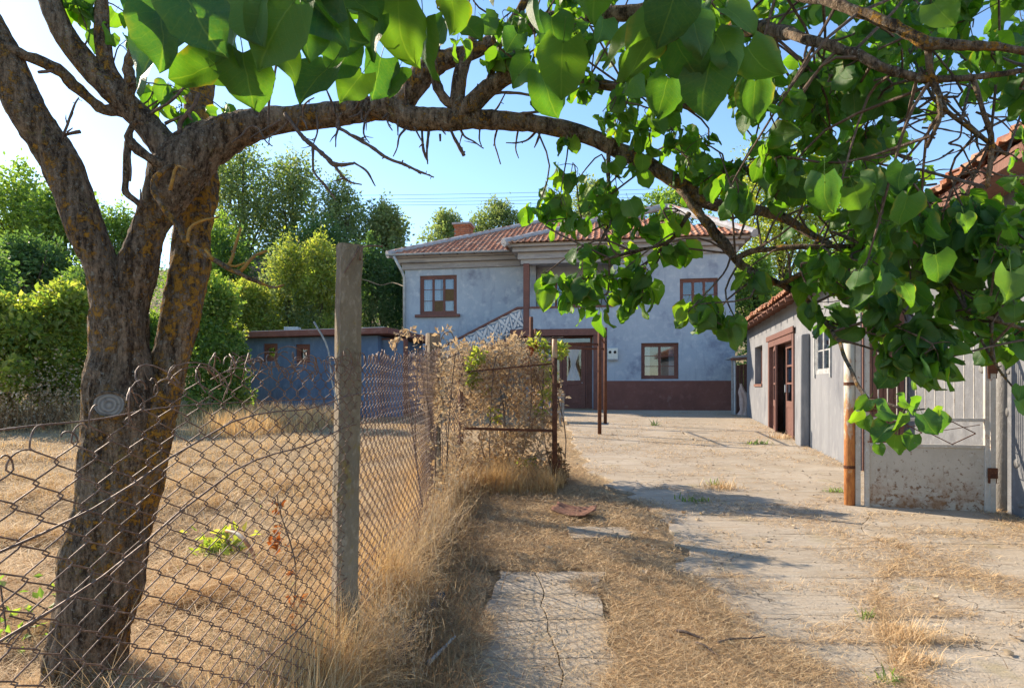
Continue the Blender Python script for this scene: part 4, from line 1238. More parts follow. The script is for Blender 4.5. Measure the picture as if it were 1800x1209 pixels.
# ------------------------------------------------------------------ chain-link fence, its posts and wires
FP = [(-.80, .55), (-.76, 1.1), (-.615, 2.34), (-.66, 3.3), (-.71, 5.95), (-.57, 6.95)]
fx = lambda d: float(np.interp(d, [p[1] for p in FP], [p[0] for p in FP]))
TOPS = [(.55, 1.17), (.93, 1.205), (1.06, 1.235), (1.26, 1.315), (1.47, 1.36), (1.98, 1.395), (2.4, 1.415), (3.6, 1.47), (4.8, 1.56), (6.0, 1.66), (7, 1.64)]
ftop = lambda d: float(np.interp(d, [p[0] for p in TOPS], [p[1] for p in TOPS]))
fence = thing("chain_link_fence", "sagging rusty chain-link fence overgrown with dry grass along left side", "fence", (fx(2.4), 2.4, 0))
cellw, cellh = .042, .056
def mesh_panel(mb, d0, d1, top, bot, pos, cw, chh, wr=.0016, curls=True, jit=.002):
    """chain-link: every wire a zigzag hooked into its neighbours"""
    n = int((d1 - d0) / cw)
    for i in range(n):
        d = d0 + (i + .5) * cw
        zt_, zb_ = top(d), bot(d)
        rows = int((zt_ - zb_) / (chh / 2))
        P = []
        for k in range(rows + 1):
            sgn = 1 if (k + i) % 2 else -1
            z = zb_ + k * chh / 2
            z += .0
            P.append(pos(d + sgn * (cw / 2 + .002), z, sgn * .0035 + rng.normal(0, .0008)))
            if k < rows:
                P.append(pos(d + sgn * .36 * cw, z + chh * .11, sgn * .003))
                P.append(pos(d - sgn * .36 * cw, z + chh * .39, -sgn * .003))
        if curls:
            # barbed ends: the wire runs on past the selvedge and bends back
            e = np.array(P[-1]); s = 1 if (rows + i) % 2 == 0 else -1
            rr_ = R.uniform(.013, .026) if d < 1.35 else R.uniform(.018, .036); end = R.uniform(1.9, 3.4); lean_ = R.uniform(-.6, .9)
            for t in np.linspace(.15, 1, 8):
                a = t * end
                P.append(tuple(e + np.array([lean_ * rr_ * (1 - math.cos(a)) * .6, s * rr_ * (1 - math.cos(a)), rr_ * math.sin(a) + .012 * t])))
        mb.tube(P, wr, 5, cap=False)
def fpos(d, z, off):
    bulge = .05 * math.sin((d * 1.9)) * math.sin(min(1, max(0, z / 1.3)) * 3.14) + .02 * noise.noise((d * 1.5, z * 1.5, 3))
    return (fx(d) + off + bulge + .02, d + .015 * noise.noise((d * 2, z * 3, 7)), z + .02 * noise.noise((d * 1.3, z * 1.2, 11)))
for k, (a, b) in enumerate(((.6, 2.40), (2.40, 6.0), (6.0, 6.95))):
    fm = MB()
    mesh_panel(fm, a, b, ftop, lambda d: .03, fpos, cellw, cellh, wr=.0015 if k == 0 else .0021)
    if k == 0:                                      # loose loops where the top has come undone
        for q in range(34):
            d = R.uniform(1.15, 2.4); z = ftop(d) - R.uniform(0, .06)
            r = R.uniform(.03, .07); a0 = R.uniform(-.5, .8); sp = R.uniform(2.0, 3.6)
            P = [fpos(d + r * math.cos(a0 + sp * t) * R.uniform(.95, 1.05), z + r * .8 * math.sin(a0 + sp * t), .03 * math.sin(q + t * 3)) for t in np.linspace(0, 1, 9)]
            fm.tube(P, .0016, 5, cap=False)
    tag(fm.build("wire_mesh", M['wire'], fence, smooth=True), kind='stuff')
for o in fence.children: o.matrix_parent_inverse = Matrix.Translation(fence.location).inverted()
for zf in (lambda d: ftop(d) - .14, lambda d: ftop(d) - .26, lambda d: .55):
    b = MB(); P = [fpos(d, zf(d) + .01 * math.sin(d * 9), .012) for d in np.linspace(.6, 6.9, 60)]
    b.tube(P, .0022, 6)
    o = b.build("tension_wire", M['wire'], fence, smooth=True); o.matrix_parent_inverse = Matrix.Translation(fence.location).inverted()
b = MB(); P = [at(-30, 760, .95), at(60, 748, 1.1), at(170, 737, 1.35), at(330, 712, 1.8), at(585, 700, 2.38)]
b.tube(catmull(P, 20), .002, 6); o = b.build("tension_wire", M['wire'], fence, smooth=True); o.matrix_parent_inverse = Matrix.Translation(fence.location).inverted()

def concrete_post(px, D, ztop, w, label, lean=0, d2=None, z0=-.3):
    x = (px - 900) * D / F
    t = thing("fence_post", label, "post", (x, D, gzf(x, D)), .5, "concrete posts along the chain-link fence")
    n = 26; V = []
    for i in range(n + 1):
        z = z0 + (ztop - gzf(x, D) - z0) * i / n
        tp = 1 - .10 * i / n
        for cx, cy in ((-1, -1), (-.2, -1.02), (.5, -1), (1, -1), (1, 0), (1, 1), (0, 1), (-1, 1), (-1, 0)):
            e = .006 * noise.noise((cx * 3 + x, cy * 3, z * 9)) + .004 * noise.noise((cx * 9, cy * 9, z * 30))
            k = .93 if abs(cx) == 1 and abs(cy) == 1 else 1
            V.append((cx * k * (w / 2 + e) * tp + lean * z, cy * k * (w / 2 + e) * tp, z + (.012 * noise.noise((cx * 5, cy * 5, x)) if i == n else 0)))
    m = 9
    q = [(i*m+j, i*m+(j+1) % m, (i+1)*m+(j+1) % m, (i+1)*m+j) for i in range(n) for j in range(m)]
    link("shaft", mesh_np("shaft", V, [np.array(q), np.array([list(range(n*m, n*m+m))])]), M['conc_post'], t)
    return t
p1 = concrete_post(604, 2.36, 1.86, .098, "tall nearest concrete fence post, weathered and lichened, beside the lichened tree", .012)
b = MB()
wz = 1.86 - gzf(-.7, 2.36)
b.tube(catmull([(-.01, -.055, wz - .12), (.04, -.06, wz - .03), (.05, -.02, wz - .005), (.07, .0, wz - .04), (.05, -.058, wz - .06), (.06, -.07, wz - .015), (.14, -.06, wz - .0)], 30), .003, 5)
b.build("wire_tie", M['wire'], p1)
concrete_post(761, 5.95, 1.83, .135, "shorter concrete fence post wrapped in dry vines before the stair")
# ------------------------------------------------------------------ small garden gate of tube and mesh
D0 = 6.98
gx0, gx1 = (809 - 900) * D0 / F, (975 - 900) * D0 / F
gg = thing("garden_gate", "small rusty tube gate filled with chain-link mesh at end of fence", "gate", (gx0, D0, gzf(gx0, D0)))
g0 = gzf(gx0, D0)
W_ = gx1 - gx0
zt0 = at(809, 636, D0).z - g0; zt1 = at(975, 596, D0).z - g0; zmid = at(890, 757, D0).z - g0
MB().tube([(0, 0, -.1), (.012, 0, zt0)], .030, 10).build("post", M['rust'], gg, smooth=True)
tp = MB().tube([(W_, 0, -.05), (W_, 0, zt1 - .22)], .030, 10).build("post", M['rust'], gg, smooth=True)
tag(MB().tube([(W_, 0, zt1 - .219), (W_, 0, zt1)], .031, 10).build("post_top", M['rust_yellow'], gg, smooth=True), "pale painted end of the right post")
MB().bar((.03, .0, zmid + .03), (W_ - .03, .0, zmid), .035, .03).build("rail", M['rust'], gg)
MB().bar((.03, .012, zt0 - .12), (W_ - .03, .012, zt0 - .02), .018, .018).build("top_rail", M['rust'], gg)
hb = MB(); hb.box(W_ + .028, W_ + .07, -.02, .02, .27, .36); hb.box(W_ + .028, W_ + .06, -.015, .015, 1.2, 1.26); hb.build("latch", M['rust'], gg)
gm = MB()
mesh_panel(gm, .04, W_ - .03, lambda d: zt0 - .03 + .1 * d, lambda d: .05, lambda d, z, off: (d, off + .02 * noise.noise((d * 3, z * 3, 1)), z + .012 * noise.noise((d * 2, z, 4))), .034, .066, wr=.0018, curls=False)
tag(gm.build("wire_mesh", M['wire'], gg, smooth=True), kind='stuff')

# ------------------------------------------------------------------ rusty pipe frame in the yard
pf = thing("pipe_frame", "tall frame of thin rusty pipes standing in front of the brown entrance", "pipe frame", (1.93, 13.0, gzf(1.93, 13)))
base = Vector(pf.location)
def loc(px, py, D): return at(px, py, D) - base
def pole(px, D, ztop_px, sub=True):
    a = loc(px, 700, D); g_ = gzf(a.x + base.x, D) - base.z
    return MB().tube([(a.x, a.y, g_ - .2), (a.x, a.y, loc(px, ztop_px, D).z)], .042 * (D / 13) ** .4, 9).build("post", M['rust'], pf, smooth=True)
pole(934, 13.0, 557); pole(1054, 13.0, 553); pole(1064, 15.6, 576); pole(942, 15.6, 578)
for D, py, a, b in ((13.0, 605, 934, 1054), (15.6, 613, 942, 1064)):
    MB().tube([loc(a, py - 1, D), loc(b, py, D)], .022, 8).build("crossbar", M['rust'], pf, smooth=True)
MB().tube([loc(934, 575, 13.0), loc(942, 595, 15.6)], .02, 8).build("crossbar", M['rust'], pf, smooth=True)
MB().tube([loc(1054, 592, 13.0), loc(1064, 604, 15.6)], .02, 8).build("crossbar", M['rust'], pf, smooth=True)
# garden table near the entrance
tb_p = at(962, 700, 16.4)
tb = thing("garden_table", "weathered pale wooden table half hidden behind the vine-covered gate", "table", (tb_p.x, 16.4, gzf(tb_p.x, 16.4)), -G.a)
MB().box(-.55, .45, -.35, .35, .74, .775).build("tabletop", M['grey_wood'], tb, bevel=.006)
MB().box(-.50, .40, -.30, .30, .66, .739).build("apron", M['grey_wood'], tb)
for x in (-.49, .37):
    for y in (-.29, .25):
        MB().box(x, x + .055, y, y + .055, -.05, .659 if False else .74).build("leg", M['grey_wood'], tb)

# ------------------------------------------------------------------ things on the ground
ps = at(1010, 922, 5.7)
sh = thing("metal_sheet", "flat rusty brown scrap sheet lying in straw on the drive", "sheet", (ps.x, 5.72, gzf(ps.x, 5.7)), -.25)
n = 14; V = []
for i in range(n + 1):
    for j in range(n + 1):
        x = -.20 + .40 * i / n; y = -.20 + .38 * j / n + .10 * (.5 - i / n)
        V.append((x, y, .055 + .035 * (i / n - .5) ** 2 * 4 + .015 * math.sin(j * .5)))
q = [(i*(n+1)+j, (i+1)*(n+1)+j, (i+1)*(n+1)+j+1, i*(n+1)+j+1) for i in range(n) for j in range(n)
     if not (i > 10 and j < 3 and (i - 10) + (3 - j) > 4)]
o = link("sheet", mesh_np("sheet", V, [np.array(q)], smooth=True), M['sheet'], sh)
o.modifiers.new("thick", 'SOLIDIFY').thickness = .006

hp = catmull([at(692, 1222, 2.55) , at(712, 1170, 2.72), at(732, 1110, 3.0), at(752, 1068, 3.25), at(775, 1046, 3.42)], 60)
ho = MB()
rad = [.031 + .004 * (i % 2) for i in range(len(hp))]
hp2 = [Vector((p[0], p[1], gzf(p[0], p[1]) + .095 + .03 * math.sin(i * .1))) for i, p in enumerate(hp)]
hs = thing("drain_hose", "ribbed blue-black plastic drain hose lying at the foot of fence", "hose", hp2[0])
ho.tube([p - hp2[0] for p in hp2], rad, 12)
ho.build("hose_body", M['hose'], hs, smooth=True)
MB().tube([hp2[30] - hp2[0], hp2[31] - hp2[0], hp2[32] - hp2[0]], .041, 12).build("coupling", M['hose'], hs)
bp = thing("bent_pipe", "pale bent pipe end sticking out of straw beside a green weed", "pipe", at(430, 1010, 4.3))
pts = catmull([Vector((-.18, .1, .08)), Vector((-.05, .02, .07)), Vector((.07, -.06, -.01)), Vector((.14, -.1, -.14)), Vector((.16, -.12, -.3))], 16)
MB().tube(pts, .014, 8).build("tube", M['rust_yellow'], bp, smooth=True)
bp.location.z = gzf(bp.location.x, 4.3) + .13
def stick(a, b, r, label, cat="stick", m=None, bend=.1, name="fallen_stick"):
    a, b = Vector(a), Vector(b)
    t = thing(name, label, cat, a)
    L = (b - a)
    P = catmull([(0, 0, 0), L * .35 + Vector((R.uniform(-1, 1), R.uniform(-1, 1), R.uniform(-.3, 1))) * bend * L.length, L * .7, L], 12)
    MB().tube(P, [r * (1 - .5 * i / 11) for i in range(12)], 6).build("stem", m or M['twig'], t, smooth=True)
    q = P[7]; 
    MB().tube([q, q + np.array([R.uniform(-.2, .2), R.uniform(-.1, .2), .12]) * L.length * .6], [r * .5, r * .25], 5).build("side_shoot", m or M['twig'], t, smooth=True)
    return t
def onground(px, py, dz=.03):
    D = 1365 / (py - 680)
    for _ in range(4):
        p = at(px, py, D); D = (CH - gzf(p.x, D) - dz) * F / (py - 680)
    return at(px, py, D)
stick(onground(1190, 1108, .05), onground(1240, 1122, .05), .009, "dark thin stick lying in straw between the two concrete strips")
stick(onground(1222, 1128, .05), onground(1262, 1150, .05), .006, "short bent twig lying in straw near bottom edge of drive")
stick(onground(1262, 1128, .05), onground(1345, 1118, .05), .006, "long straight twig lying across bare concrete of the drive")
stick(onground(752, 1165, .09), onground(800, 1118, .09), .011, "grey split stick lying beside the plastic drain hose", m=M['grey_wood'], bend=.03)
stick(at(552, 566, 2.25), at(598, 720, 2.2), .004, "thin white dead twig caught in top of chain-link fence", "twig", M['grey_wood'], .12, "dead_twig")
# overhead wires
plw = thing("power_line", "four thin overhead wires crossing the sky above the house roof", "power line", at(820, 340, 70))
for k, (ya, yb) in enumerate(((343, 330), (350, 338), (355, 345), (360, 352))):
    a, b = at(560, ya + 1, 78), at(1420, yb - 8, 66)
    P = []
    for t in np.linspace(0, 1, 30):
        p = a.lerp(b, t); p.z -= 1.2 * 4 * t * (1 - t) * .25; P.append(p - plw.location)
    MB().tube(P, .022, 5).build("wire", M['dark'], plw)
sc_ = thing("service_cable", "slack pale cable running from the house corner into dark ivy", "cable", H.world(UL, 1.1, 4.9))
P = [Vector((0, 0, 0)), at(690, 497, 25.4) - sc_.location, at(668, 501, 25.6) - sc_.location, at(640, 492, 26) - sc_.location, at(600, 488, 26.5) - sc_.location]
MB().tube(catmull(P, 24), .022, 5).build("strand", M['conc_post'], sc_)

# ------------------------------------------------------------------ scattering of blades and leaves
def frames_from(dirs, normal_hint):
    d = dirs / (np.linalg.norm(dirs, axis=1, keepdims=True) + 1e-9)
    x = np.cross(d, normal_hint); x /= np.linalg.norm(x, axis=1, keepdims=True) + 1e-9
    n = np.cross(x, d)
    return x, d, n

def kites(P, size, dirs, hint, width=.55, fold=.15):
    """one leaf-sized kite of two folded triangles pairs per point"""
    n = len(P)
    x, d, nn = frames_from(dirs, hint)
    s = size[:, None]
    V = np.empty((n, 4, 3))
    V[:, 0] = P
    V[:, 1] = P + d * s * .42 + x * s * width / 2 + nn * s * fold
    V[:, 2] = P + d * s
    V[:, 3] = P + d * s * .42 - x * s * width / 2 + nn * s * fold
    return V.reshape(-1, 3), np.arange(4 * n).reshape(-1, 4)

def rand_dirs(n, up=0.0, flat=1.0):
    v = rng.normal(size=(n, 3)); v[:, 2] = v[:, 2] * flat + up
    return v / np.linalg.norm(v, axis=1, keepdims=True)

def blades(P, h, w, lean, bend, heading=None, seg=2):
    """upright or lying blades: tapered strips bent over along the lean direction"""
    n = len(P)
    a = rng.uniform(0, 2 * math.pi, n) if heading is None else heading
    hd = np.stack([np.cos(a), np.sin(a), np.zeros(n)], 1)
    side = np.stack([-np.sin(a), np.cos(a), np.zeros(n)], 1)
    V = np.empty((n, 2 * seg + 1, 3))
    ang = np.clip(lean, 0, 1.6)
    pos = P.copy()
    L = h / seg
    for k in range(seg):
        ww = (w * (1 - .7 * k / seg))[:, None]
        V[:, 2*k] = pos - side * ww / 2; V[:, 2*k+1] = pos + side * ww / 2
        pos = pos + hd * (np.sin(ang) * L)[:, None]; pos[:, 2] = pos[:, 2] + np.cos(ang) * L
        ang = ang + bend
    V[:, 2*seg] = pos
    base = np.arange(n)[:, None] * (2 * seg + 1)
    q = [base + np.array([[2*k, 2*k+1, 2*k+3, 2*k+2]]) for k in range(seg - 1)]
    t = base + np.array([[2*seg-2, 2*seg-1, 2*seg]])
    fs = ([np.concatenate(q)] if q else []) + [t]
    return V.reshape(-1, 3), fs

def vnoise(x, y, s, seed):
    """cheap smooth value noise, vectorised"""
    x = x * s + seed * 17.3; y = y * s + seed * 9.7
    xi, yi = np.floor(x).astype(int), np.floor(y).astype(int)
    fx_, fy_ = x - xi, y - yi
    h = lambda a, b: np.modf(np.sin(a * 127.1 + b * 311.7 + seed) * 43758.5453)[0] % 1.0
    u, v = fx_ * fx_ * (3 - 2 * fx_), fy_ * fy_ * (3 - 2 * fy_)
    return (h(xi, yi) * (1-u) + h(xi+1, yi) * u) * (1-v) + (h(xi, yi+1) * (1-u) + h(xi+1, yi+1) * u) * v

def persp_points(n, x0, x1, d0, d1):
    """uniform in the picture's depth: dense near, sparse far"""
    d = 1 / rng.uniform(1 / d1, 1 / d0, n)
    return rng.uniform(x0, x1, n), d

vXL = np.vectorize(XL); vXC = np.vectorize(XC); vXR = np.vectorize(XR); vfx = np.vectorize(fx)
def scatter_stuff():
    # --- the mown lawn on the left
    n = 300000
    d = 1 / rng.uniform(1 / 17.5, 1 / 2.0, n)
    x = rng.uniform(-1.02, -.12, n) * d - .1
    keep = (x < vfx(np.minimum(d, 6.9)) - .05) & (x > -16)
    x, d = x[keep], d[keep]
    cl_ = vnoise(x, d, 2.2, 3) * .6 + vnoise(x, d, 6.5, 5) * .4
    keep = rng.uniform(size=len(x)) < np.clip((cl_ - .25) * 2.2, .12, 1)
    x, d, cl_ = x[keep], d[keep], cl_[keep]
    z = gz(x, d)
    P = np.stack([x, d, z], 1)
    n = len(x)
    row = vnoise(x * .35 + d * .1, d * 1.6, 1.3, 14)
    hgt_ = (.035 + .13 * cl_ ** 2 * (.4 + row)) * rng.uniform(.5, 1.5, n)
    lie = rng.uniform(size=n) < .6
    lean = np.where(lie, rng.uniform(1.15, 1.52, n), rng.uniform(0, .8, n))
    hgt_ = np.where(lie, hgt_ * 1.6, hgt_)
    P[:, 2] += np.where(lie, rng.uniform(.0, .10, n) * cl_ * (.4 + 1.6 * row), 0)
    wd = np.maximum(.0022, .00085 * d) * rng.uniform(.7, 1.5, n)
    V, fs = blades(P, hgt_, wd, lean, np.where(lie, .05, rng.uniform(.1, .7, n)))
    tag(link("dry_lawn_grass", mesh_np("dry_lawn_grass", V, fs), M['dry']), "golden mown dry grass covering the lawn behind the fence", "grass", None, 'stuff')
    # long loose hay stems
    n = 26000
    d = 1 / rng.uniform(1 / 11, 1 / 1.9, n); x = rng.uniform(-1.02, -.12, n) * d - .1
    kp = (x < vfx(np.minimum(d, 6.9)) - .05); x, d = x[kp], d[kp]; n = len(x)
    f_ = vnoise(x, d, 1.8, 61)
    kp = rng.uniform(size=n) < .15 + f_; x, d, f_ = x[kp], d[kp], f_[kp]; n = len(x)
    P = np.stack([x, d, gz(x, d) + rng.uniform(.01, .09, n) * (.3 + f_)], 1)
    V, fs = blades(P, rng.uniform(.10, .36, n), np.maximum(.0024, .0009 * d) * rng.uniform(.6, 1.5, n), rng.uniform(1.1, 1.65, n), rng.uniform(-.12, .2, n), seg=4)
    tag(link("loose_hay", mesh_np("loose_hay", V, fs, smooth=True), M['straw']), "long loose hay stems strewn over the mown lawn", "hay", None, 'stuff')
    # darker rotted hay and small weeds in the lawn
    n = 60000
    d = 1 / rng.uniform(1 / 16, 1 / 2.0, n); x = rng.uniform(-1.02, -.12, n) * d - .1
    kp = (x < vfx(np.minimum(d, 6.9)) - .05) & (x > -15) & (vnoise(x, d, 1.1, 31) * .6 + vnoise(x, d, 4.0, 33) * .4 > .56)
    x, d = x[kp], d[kp]; n = len(x)
    P = np.stack([x, d, gz(x, d) + rng.uniform(.0, .03, n)], 1)
    V, fs = blades(P, rng.uniform(.05, .16, n), np.maximum(.0026, .0010 * d) * rng.uniform(.6, 1.5, n), rng.uniform(1.0, 1.55, n), rng.uniform(-.1, .2, n))
    tag(link("rotted_hay", mesh_np("rotted_hay", V, fs), M['dark_straw']), "darker rotted hay lying in patches on the lawn", "hay", None, 'stuff')
    n = 2600
    d = 1 / rng.uniform(1 / 9, 1 / 2.2, n); x = rng.uniform(-.95, -.15, n) * d - .1
    kp = (x < vfx(np.minimum(d, 6.9)) - .08) & (vnoise(x, d, .9, 41) * .5 + vnoise(x, d, 3.0, 43) * .5 > .60)
    x, d = x[kp], d[kp]; n = len(x)
    P = np.stack([x, d, gz(x, d) + .005], 1)
    V, fs = blades(P, rng.uniform(.03, .09, n), rng.uniform(.005, .011, n), rng.uniform(.4, 1.4, n), rng.uniform(.1, .4, n))
    tag(link("lawn_weeds", mesh_np("lawn_weeds", V, fs), M['fol_olive']), "sparse dusty green weeds among the dry lawn grass", "weeds", None, 'stuff')
    # crumbs of concrete and gravel on the drive
    n = 5200
    d = 1 / rng.uniform(1 / 12, 1 / 2.3, n); x = rng.uniform(-.2, .9, n) * d
    kp = (x > -.3) & (x < vXR(d)) & (vnoise(x, d, 2.0, 51) > rng.uniform(.2, .8, n))
    x, d = x[kp], d[kp]; n = len(x)
    c_ = np.stack([x, d, gz(x, d) + .03], 1)
    s_ = np.maximum(.003, .0010 * d) * rng.uniform(.5, 1.8, n) ** 1.4
    o_ = np.array([(1, 0, 0), (0, 1, 0), (-1, 0, 0), (0, -1, 0), (0, 0, .8), (0, 0, -.5)], float)
    Vg = (c_[:, None] + o_[None] * s_[:, None, None] * rng.uniform(.6, 1.4, (n, 6, 1))).reshape(-1, 3)
    fg = (np.arange(n)[:, None, None] * 6 + np.array([(0, 1, 4), (1, 2, 4), (2, 3, 4), (3, 0, 4), (1, 0, 5), (2, 1, 5), (3, 2, 5), (0, 3, 5)])[None]).reshape(-1, 3)
    tag(link("gravel_crumbs", mesh_np("gravel_crumbs", Vg, [fg]), M['slab']), "crumbs of broken concrete and grit on the drive", "gravel", None, 'stuff')
    # --- cut straw lying about the drive
    n = 520000
    d = 1 / rng.uniform(1 / 20.5, 1 / 2.25, n)
    x = rng.uniform(-.3, .95, n) * d
    xl, xr = vXL(d), vXR(d)
    keep = (x > vfx(np.minimum(d, 6.9)) - .05) & (x < xr) & (x > -4.5)
    x, d, xl, xr = x[keep], d[keep], xl[keep], xr[keep]
    f1 = vnoise(x, d, .9, 1); f2 = vnoise(x, d, 3.1, 2)
    band = np.clip((xl + .14 + .55 * (vnoise(x, d, 2.0, 21) - .45) + .25 * (vnoise(x, d, 6.0, 23) - .5) - x) / .34, 0, 1)                                  # everything left of the main slab
    patch = (x > -.16) & (x < .50 + .12 * (f2 - .5)) & (d < 4.0)
    bare = (x > .48) & (x < .98) & (d > 4.9) & (d < 5.25)
    pw = np.clip((x + .24 + .2 * (f2 - .5)) / .10, 0, 1) * np.clip((.58 + .34 * (f2 - .5) - x) / .16, 0, 1) * (d < 4.0 + .25 * (f2 - .5))
    m = band * np.where(bare, .15, (.5 + .7 * f1) * (1 - .965 * pw) * (.45 + .75 * vnoise(x, d, 5.0, 25)))
    onslab = 1 - band
    far = np.clip((d - 5.5) / 6, 0, 1)
    m += onslab * np.clip((f1 * .5 + f2 * .5 - .54 + .23 * far) * 2.6, .006, 1) * (.42 + .55 * far)
    m += onslab * .9 * np.exp(-((xr - x) / .22) ** 2) * (f2 > .3)
    crack = np.abs(x - vXC(d)); m += onslab * .45 * np.exp(-(crack / .05) ** 2) * (f2 > .42)
    seam_d = np.array([2.42, 2.95, 3.28, 3.93, 4.6, 5.45, 6.1, 6.9, 7.8, 8.7, 9.9, 11.4, 13.2, 15.2])
    dist = np.abs(d[:, None] - seam_d[None, :]).min(1)
    m += onslab * .34 * np.exp(-(dist / .02) ** 2) * (f2 > .45)
    keep = rng.uniform(size=len(x)) < m
    x, d, xl = x[keep], d[keep], xl[keep]
    f2 = f2[keep]; ons = (x > xl)
    n = len(x)
    z = gz(x, d) + np.where(ons | ((x > -.16) & (x < .5) & (d < 4.0)), .031, .008) + rng.uniform(0, .035, n) * (~ons) * (f2 + .3) + rng.uniform(0, .006, n)
    P = np.stack([x, d, z], 1)
    ln = rng.uniform(.03, .13, n) * np.where(ons, .75, 1)
    wd = np.maximum(.0024, .0007 * d) * rng.uniform(.6, 1.5, n)
    V, fs = blades(P, ln, wd, rng.uniform(1.15, 1.56, n), rng.uniform(-.05, .16, n))
    sel = rng.uniform(size=n) < .30
    def sub(mask):
        idx = np.where(mask)[0]
        vi = (idx[:, None] * 5 + np.arange(5)[None]).ravel()
        b = np.arange(len(idx))[:, None] * 5
        return V[vi], [b + np.array([[0, 1, 3, 2]]), b + np.array([[2, 3, 4]])]
    a, b = sub(~sel); tag(link("cut_straw", mesh_np("cut_straw", a, b), M['straw']), "loose pale straw strewn over the drive and its cracks", "straw", None, 'stuff')
    a, b = sub(sel); tag(link("rotten_straw", mesh_np("rotten_straw", a, b), M['dark_straw']), "dark rotted straw and crumbs gathered on the drive", "straw", None, 'stuff')
    # --- tall dry grass growing through and beside the fence
    n = 85000
    d = 1 / rng.uniform(1 / 7.0, 1 / 1.35, n)
    fxx = vfx(d)
    x = fxx - .04 + rng.normal(0, .15, n)
    cl_ = vnoise(x * 1.5, d, 3.5, 8)
    hx = np.interp(d, [2.3, 2.55, 3.0, 3.42, 3.6], [-.52, -.505, -.48, -.41, -.2])
    dens = np.clip((d - 1.5) / .7, .0, 1) * np.clip((cl_ - .2) * 2, .1, 1) * np.where((x > hx - .05) & (d < 3.5), .10, 1)
    keep = rng.uniform(size=n) < dens
    x, d, cl_ = x[keep], d[keep], cl_[keep]
    n = len(x)
    P = np.stack([x, d, gz(x, d) + .06 * np.exp(-((x - vfx(d)) / .3) ** 2)], 1)
    prof = np.exp(-((x - vfx(d) + .05) / .15) ** 2)
    hh = (.09 + .50 * cl_ * prof * np.interp(d, [1.3, 2.2, 3.4, 7], [.6, 1.05, 1.0, 1.0])) * rng.uniform(.4, 1.4, n)
    V, fs = blades(P, hh, np.maximum(.0022, .0010 * d) * rng.uniform(.6, 1.7, n), rng.uniform(0, .75, n) ** 1.3, rng.uniform(-.1, .62, n), seg=4)
    tag(link("tall_dry_grass", mesh_np("tall_dry_grass", V, fs, smooth=True), M['dry']), "tall dry grass tangled along the foot of chain-link fence", "grass", None, 'stuff')
    # dead stems tangled through it
    n = 9000
    d = 1 / rng.uniform(1 / 6.8, 1 / 1.6, n)
    x = vfx(d) + .00 + rng.normal(0, .13, n)
    hx = np.interp(d, [2.3, 2.55, 3.0, 3.42, 3.6], [-.52, -.505, -.48, -.41, -.2])
    k = ~((x > hx - .06) & (d < 3.5)); x, d = x[k], d[k]; n = len(x)
    P = np.stack([x, d, gz(x, d) + rng.uniform(.0, .30, n)], 1)
    V, fs = blades(P, rng.uniform(.12, .42, n), np.maximum(.0026, .0010 * d) * rng.uniform(.6, 1.5, n), rng.uniform(.3, 1.7, n), rng.uniform(-.35, .5, n), seg=5)
    tag(link("tangled_stems", mesh_np("tangled_stems", V, fs, smooth=True), M['straw']), "dead stems tangled through the tall fence grass", "grass", None, 'stuff')
    n = 9000
    d = 1 / rng.uniform(1 / 6.8, 1 / 1.6, n)
    x = vfx(d) + .08 + rng.normal(0, .17, n)
    P = np.stack([x, d, gz(x, d) + rng.uniform(.0, .12, n)], 1)
    V, fs = blades(P, rng.uniform(.08, .28, n), np.maximum(.0024, .0010 * d) * rng.uniform(.6, 1.5, n), rng.uniform(.5, 1.6, n), rng.uniform(-.3, .4, n), seg=4)
    tag(link("rotten_stems", mesh_np("rotten_stems", V, fs, smooth=True), M['dark_straw']), "dark rotten stems at the base of the fence grass", "grass", None, 'stuff')
    # seed heads and fuzz in that grass
    n = 9000
    d = 1 / rng.uniform(1 / 6.8, 1 / 2.1, n)
    x = vfx(d) + .08 + rng.normal(0, .11, n)
    P = np.stack([x, d, gz(x, d) + rng.uniform(.15, .62, n) * (.6 + .6 * vnoise(x, d, 3.5, 8))], 1)
    V, fs = blades(P, rng.uniform(.02, .07, n), np.maximum(.002, .0008 * d), rng.uniform(.2, 1.5, n), rng.uniform(0, .6, n), seg=2)
    tag(link("dry_seed_heads", mesh_np("dry_seed_heads", V, fs), M['fol_dry']), "brown seed heads hanging in the tall fence grass", "grass", None, 'stuff')
    # a few long golden stems before the trunk
    n = 170
    d = rng.uniform(1.25, 2.0, n); x = rng.uniform(-.80, -.36, n) * d
    P = np.stack([x, d, gz(x, d) + .05], 1)
    V, fs = blades(P, rng.uniform(.35, .80, n), rng.uniform(.002, .0045, n), rng.uniform(0, .35, n), rng.uniform(.05, .48, n), seg=7)
    tag(link("long_grass_stems", mesh_np("long_grass_stems", V, fs, smooth=True), M['dry']), "long golden stems arching before the tree trunk", "grass", None, 'stuff')
    # standing straw around the garden gate and behind it
    n = 26000
    d = rng.uniform(6.7, 8.3, n); x = rng.uniform(-1.2, .62, n)
    P = np.stack([x, d, gz(x, d)], 1)
    hh = rng.uniform(.08, .42, n) * np.clip(.35 + vnoise(x, d, 4, 4), .3, 1.2)
    keep = (x < .5) | (d > 7.1)
    P, hh, d2 = P[keep], hh[keep], d[keep]
    V, fs = blades(P, hh, np.full(len(P), .0055), rng.uniform(0, .5, len(P)), rng.uniform(.1, .5, len(P)), seg=3)
    tag(link("gate_grass", mesh_np("gate_grass", V, fs, smooth=True), M['dry']), "tall dry grass standing around the small garden gate", "grass", None, 'stuff')
    # rough grass at the foot of the hedge and outbuilding
    n = 40000
    d = rng.uniform(12.5, 18.2, n); x = rng.uniform(-17, -4.6, n)
    keep = (vnoise(x, d, .6, 6) + (d - 14.5) * .12 - .35 > rng.uniform(0, .5, n))
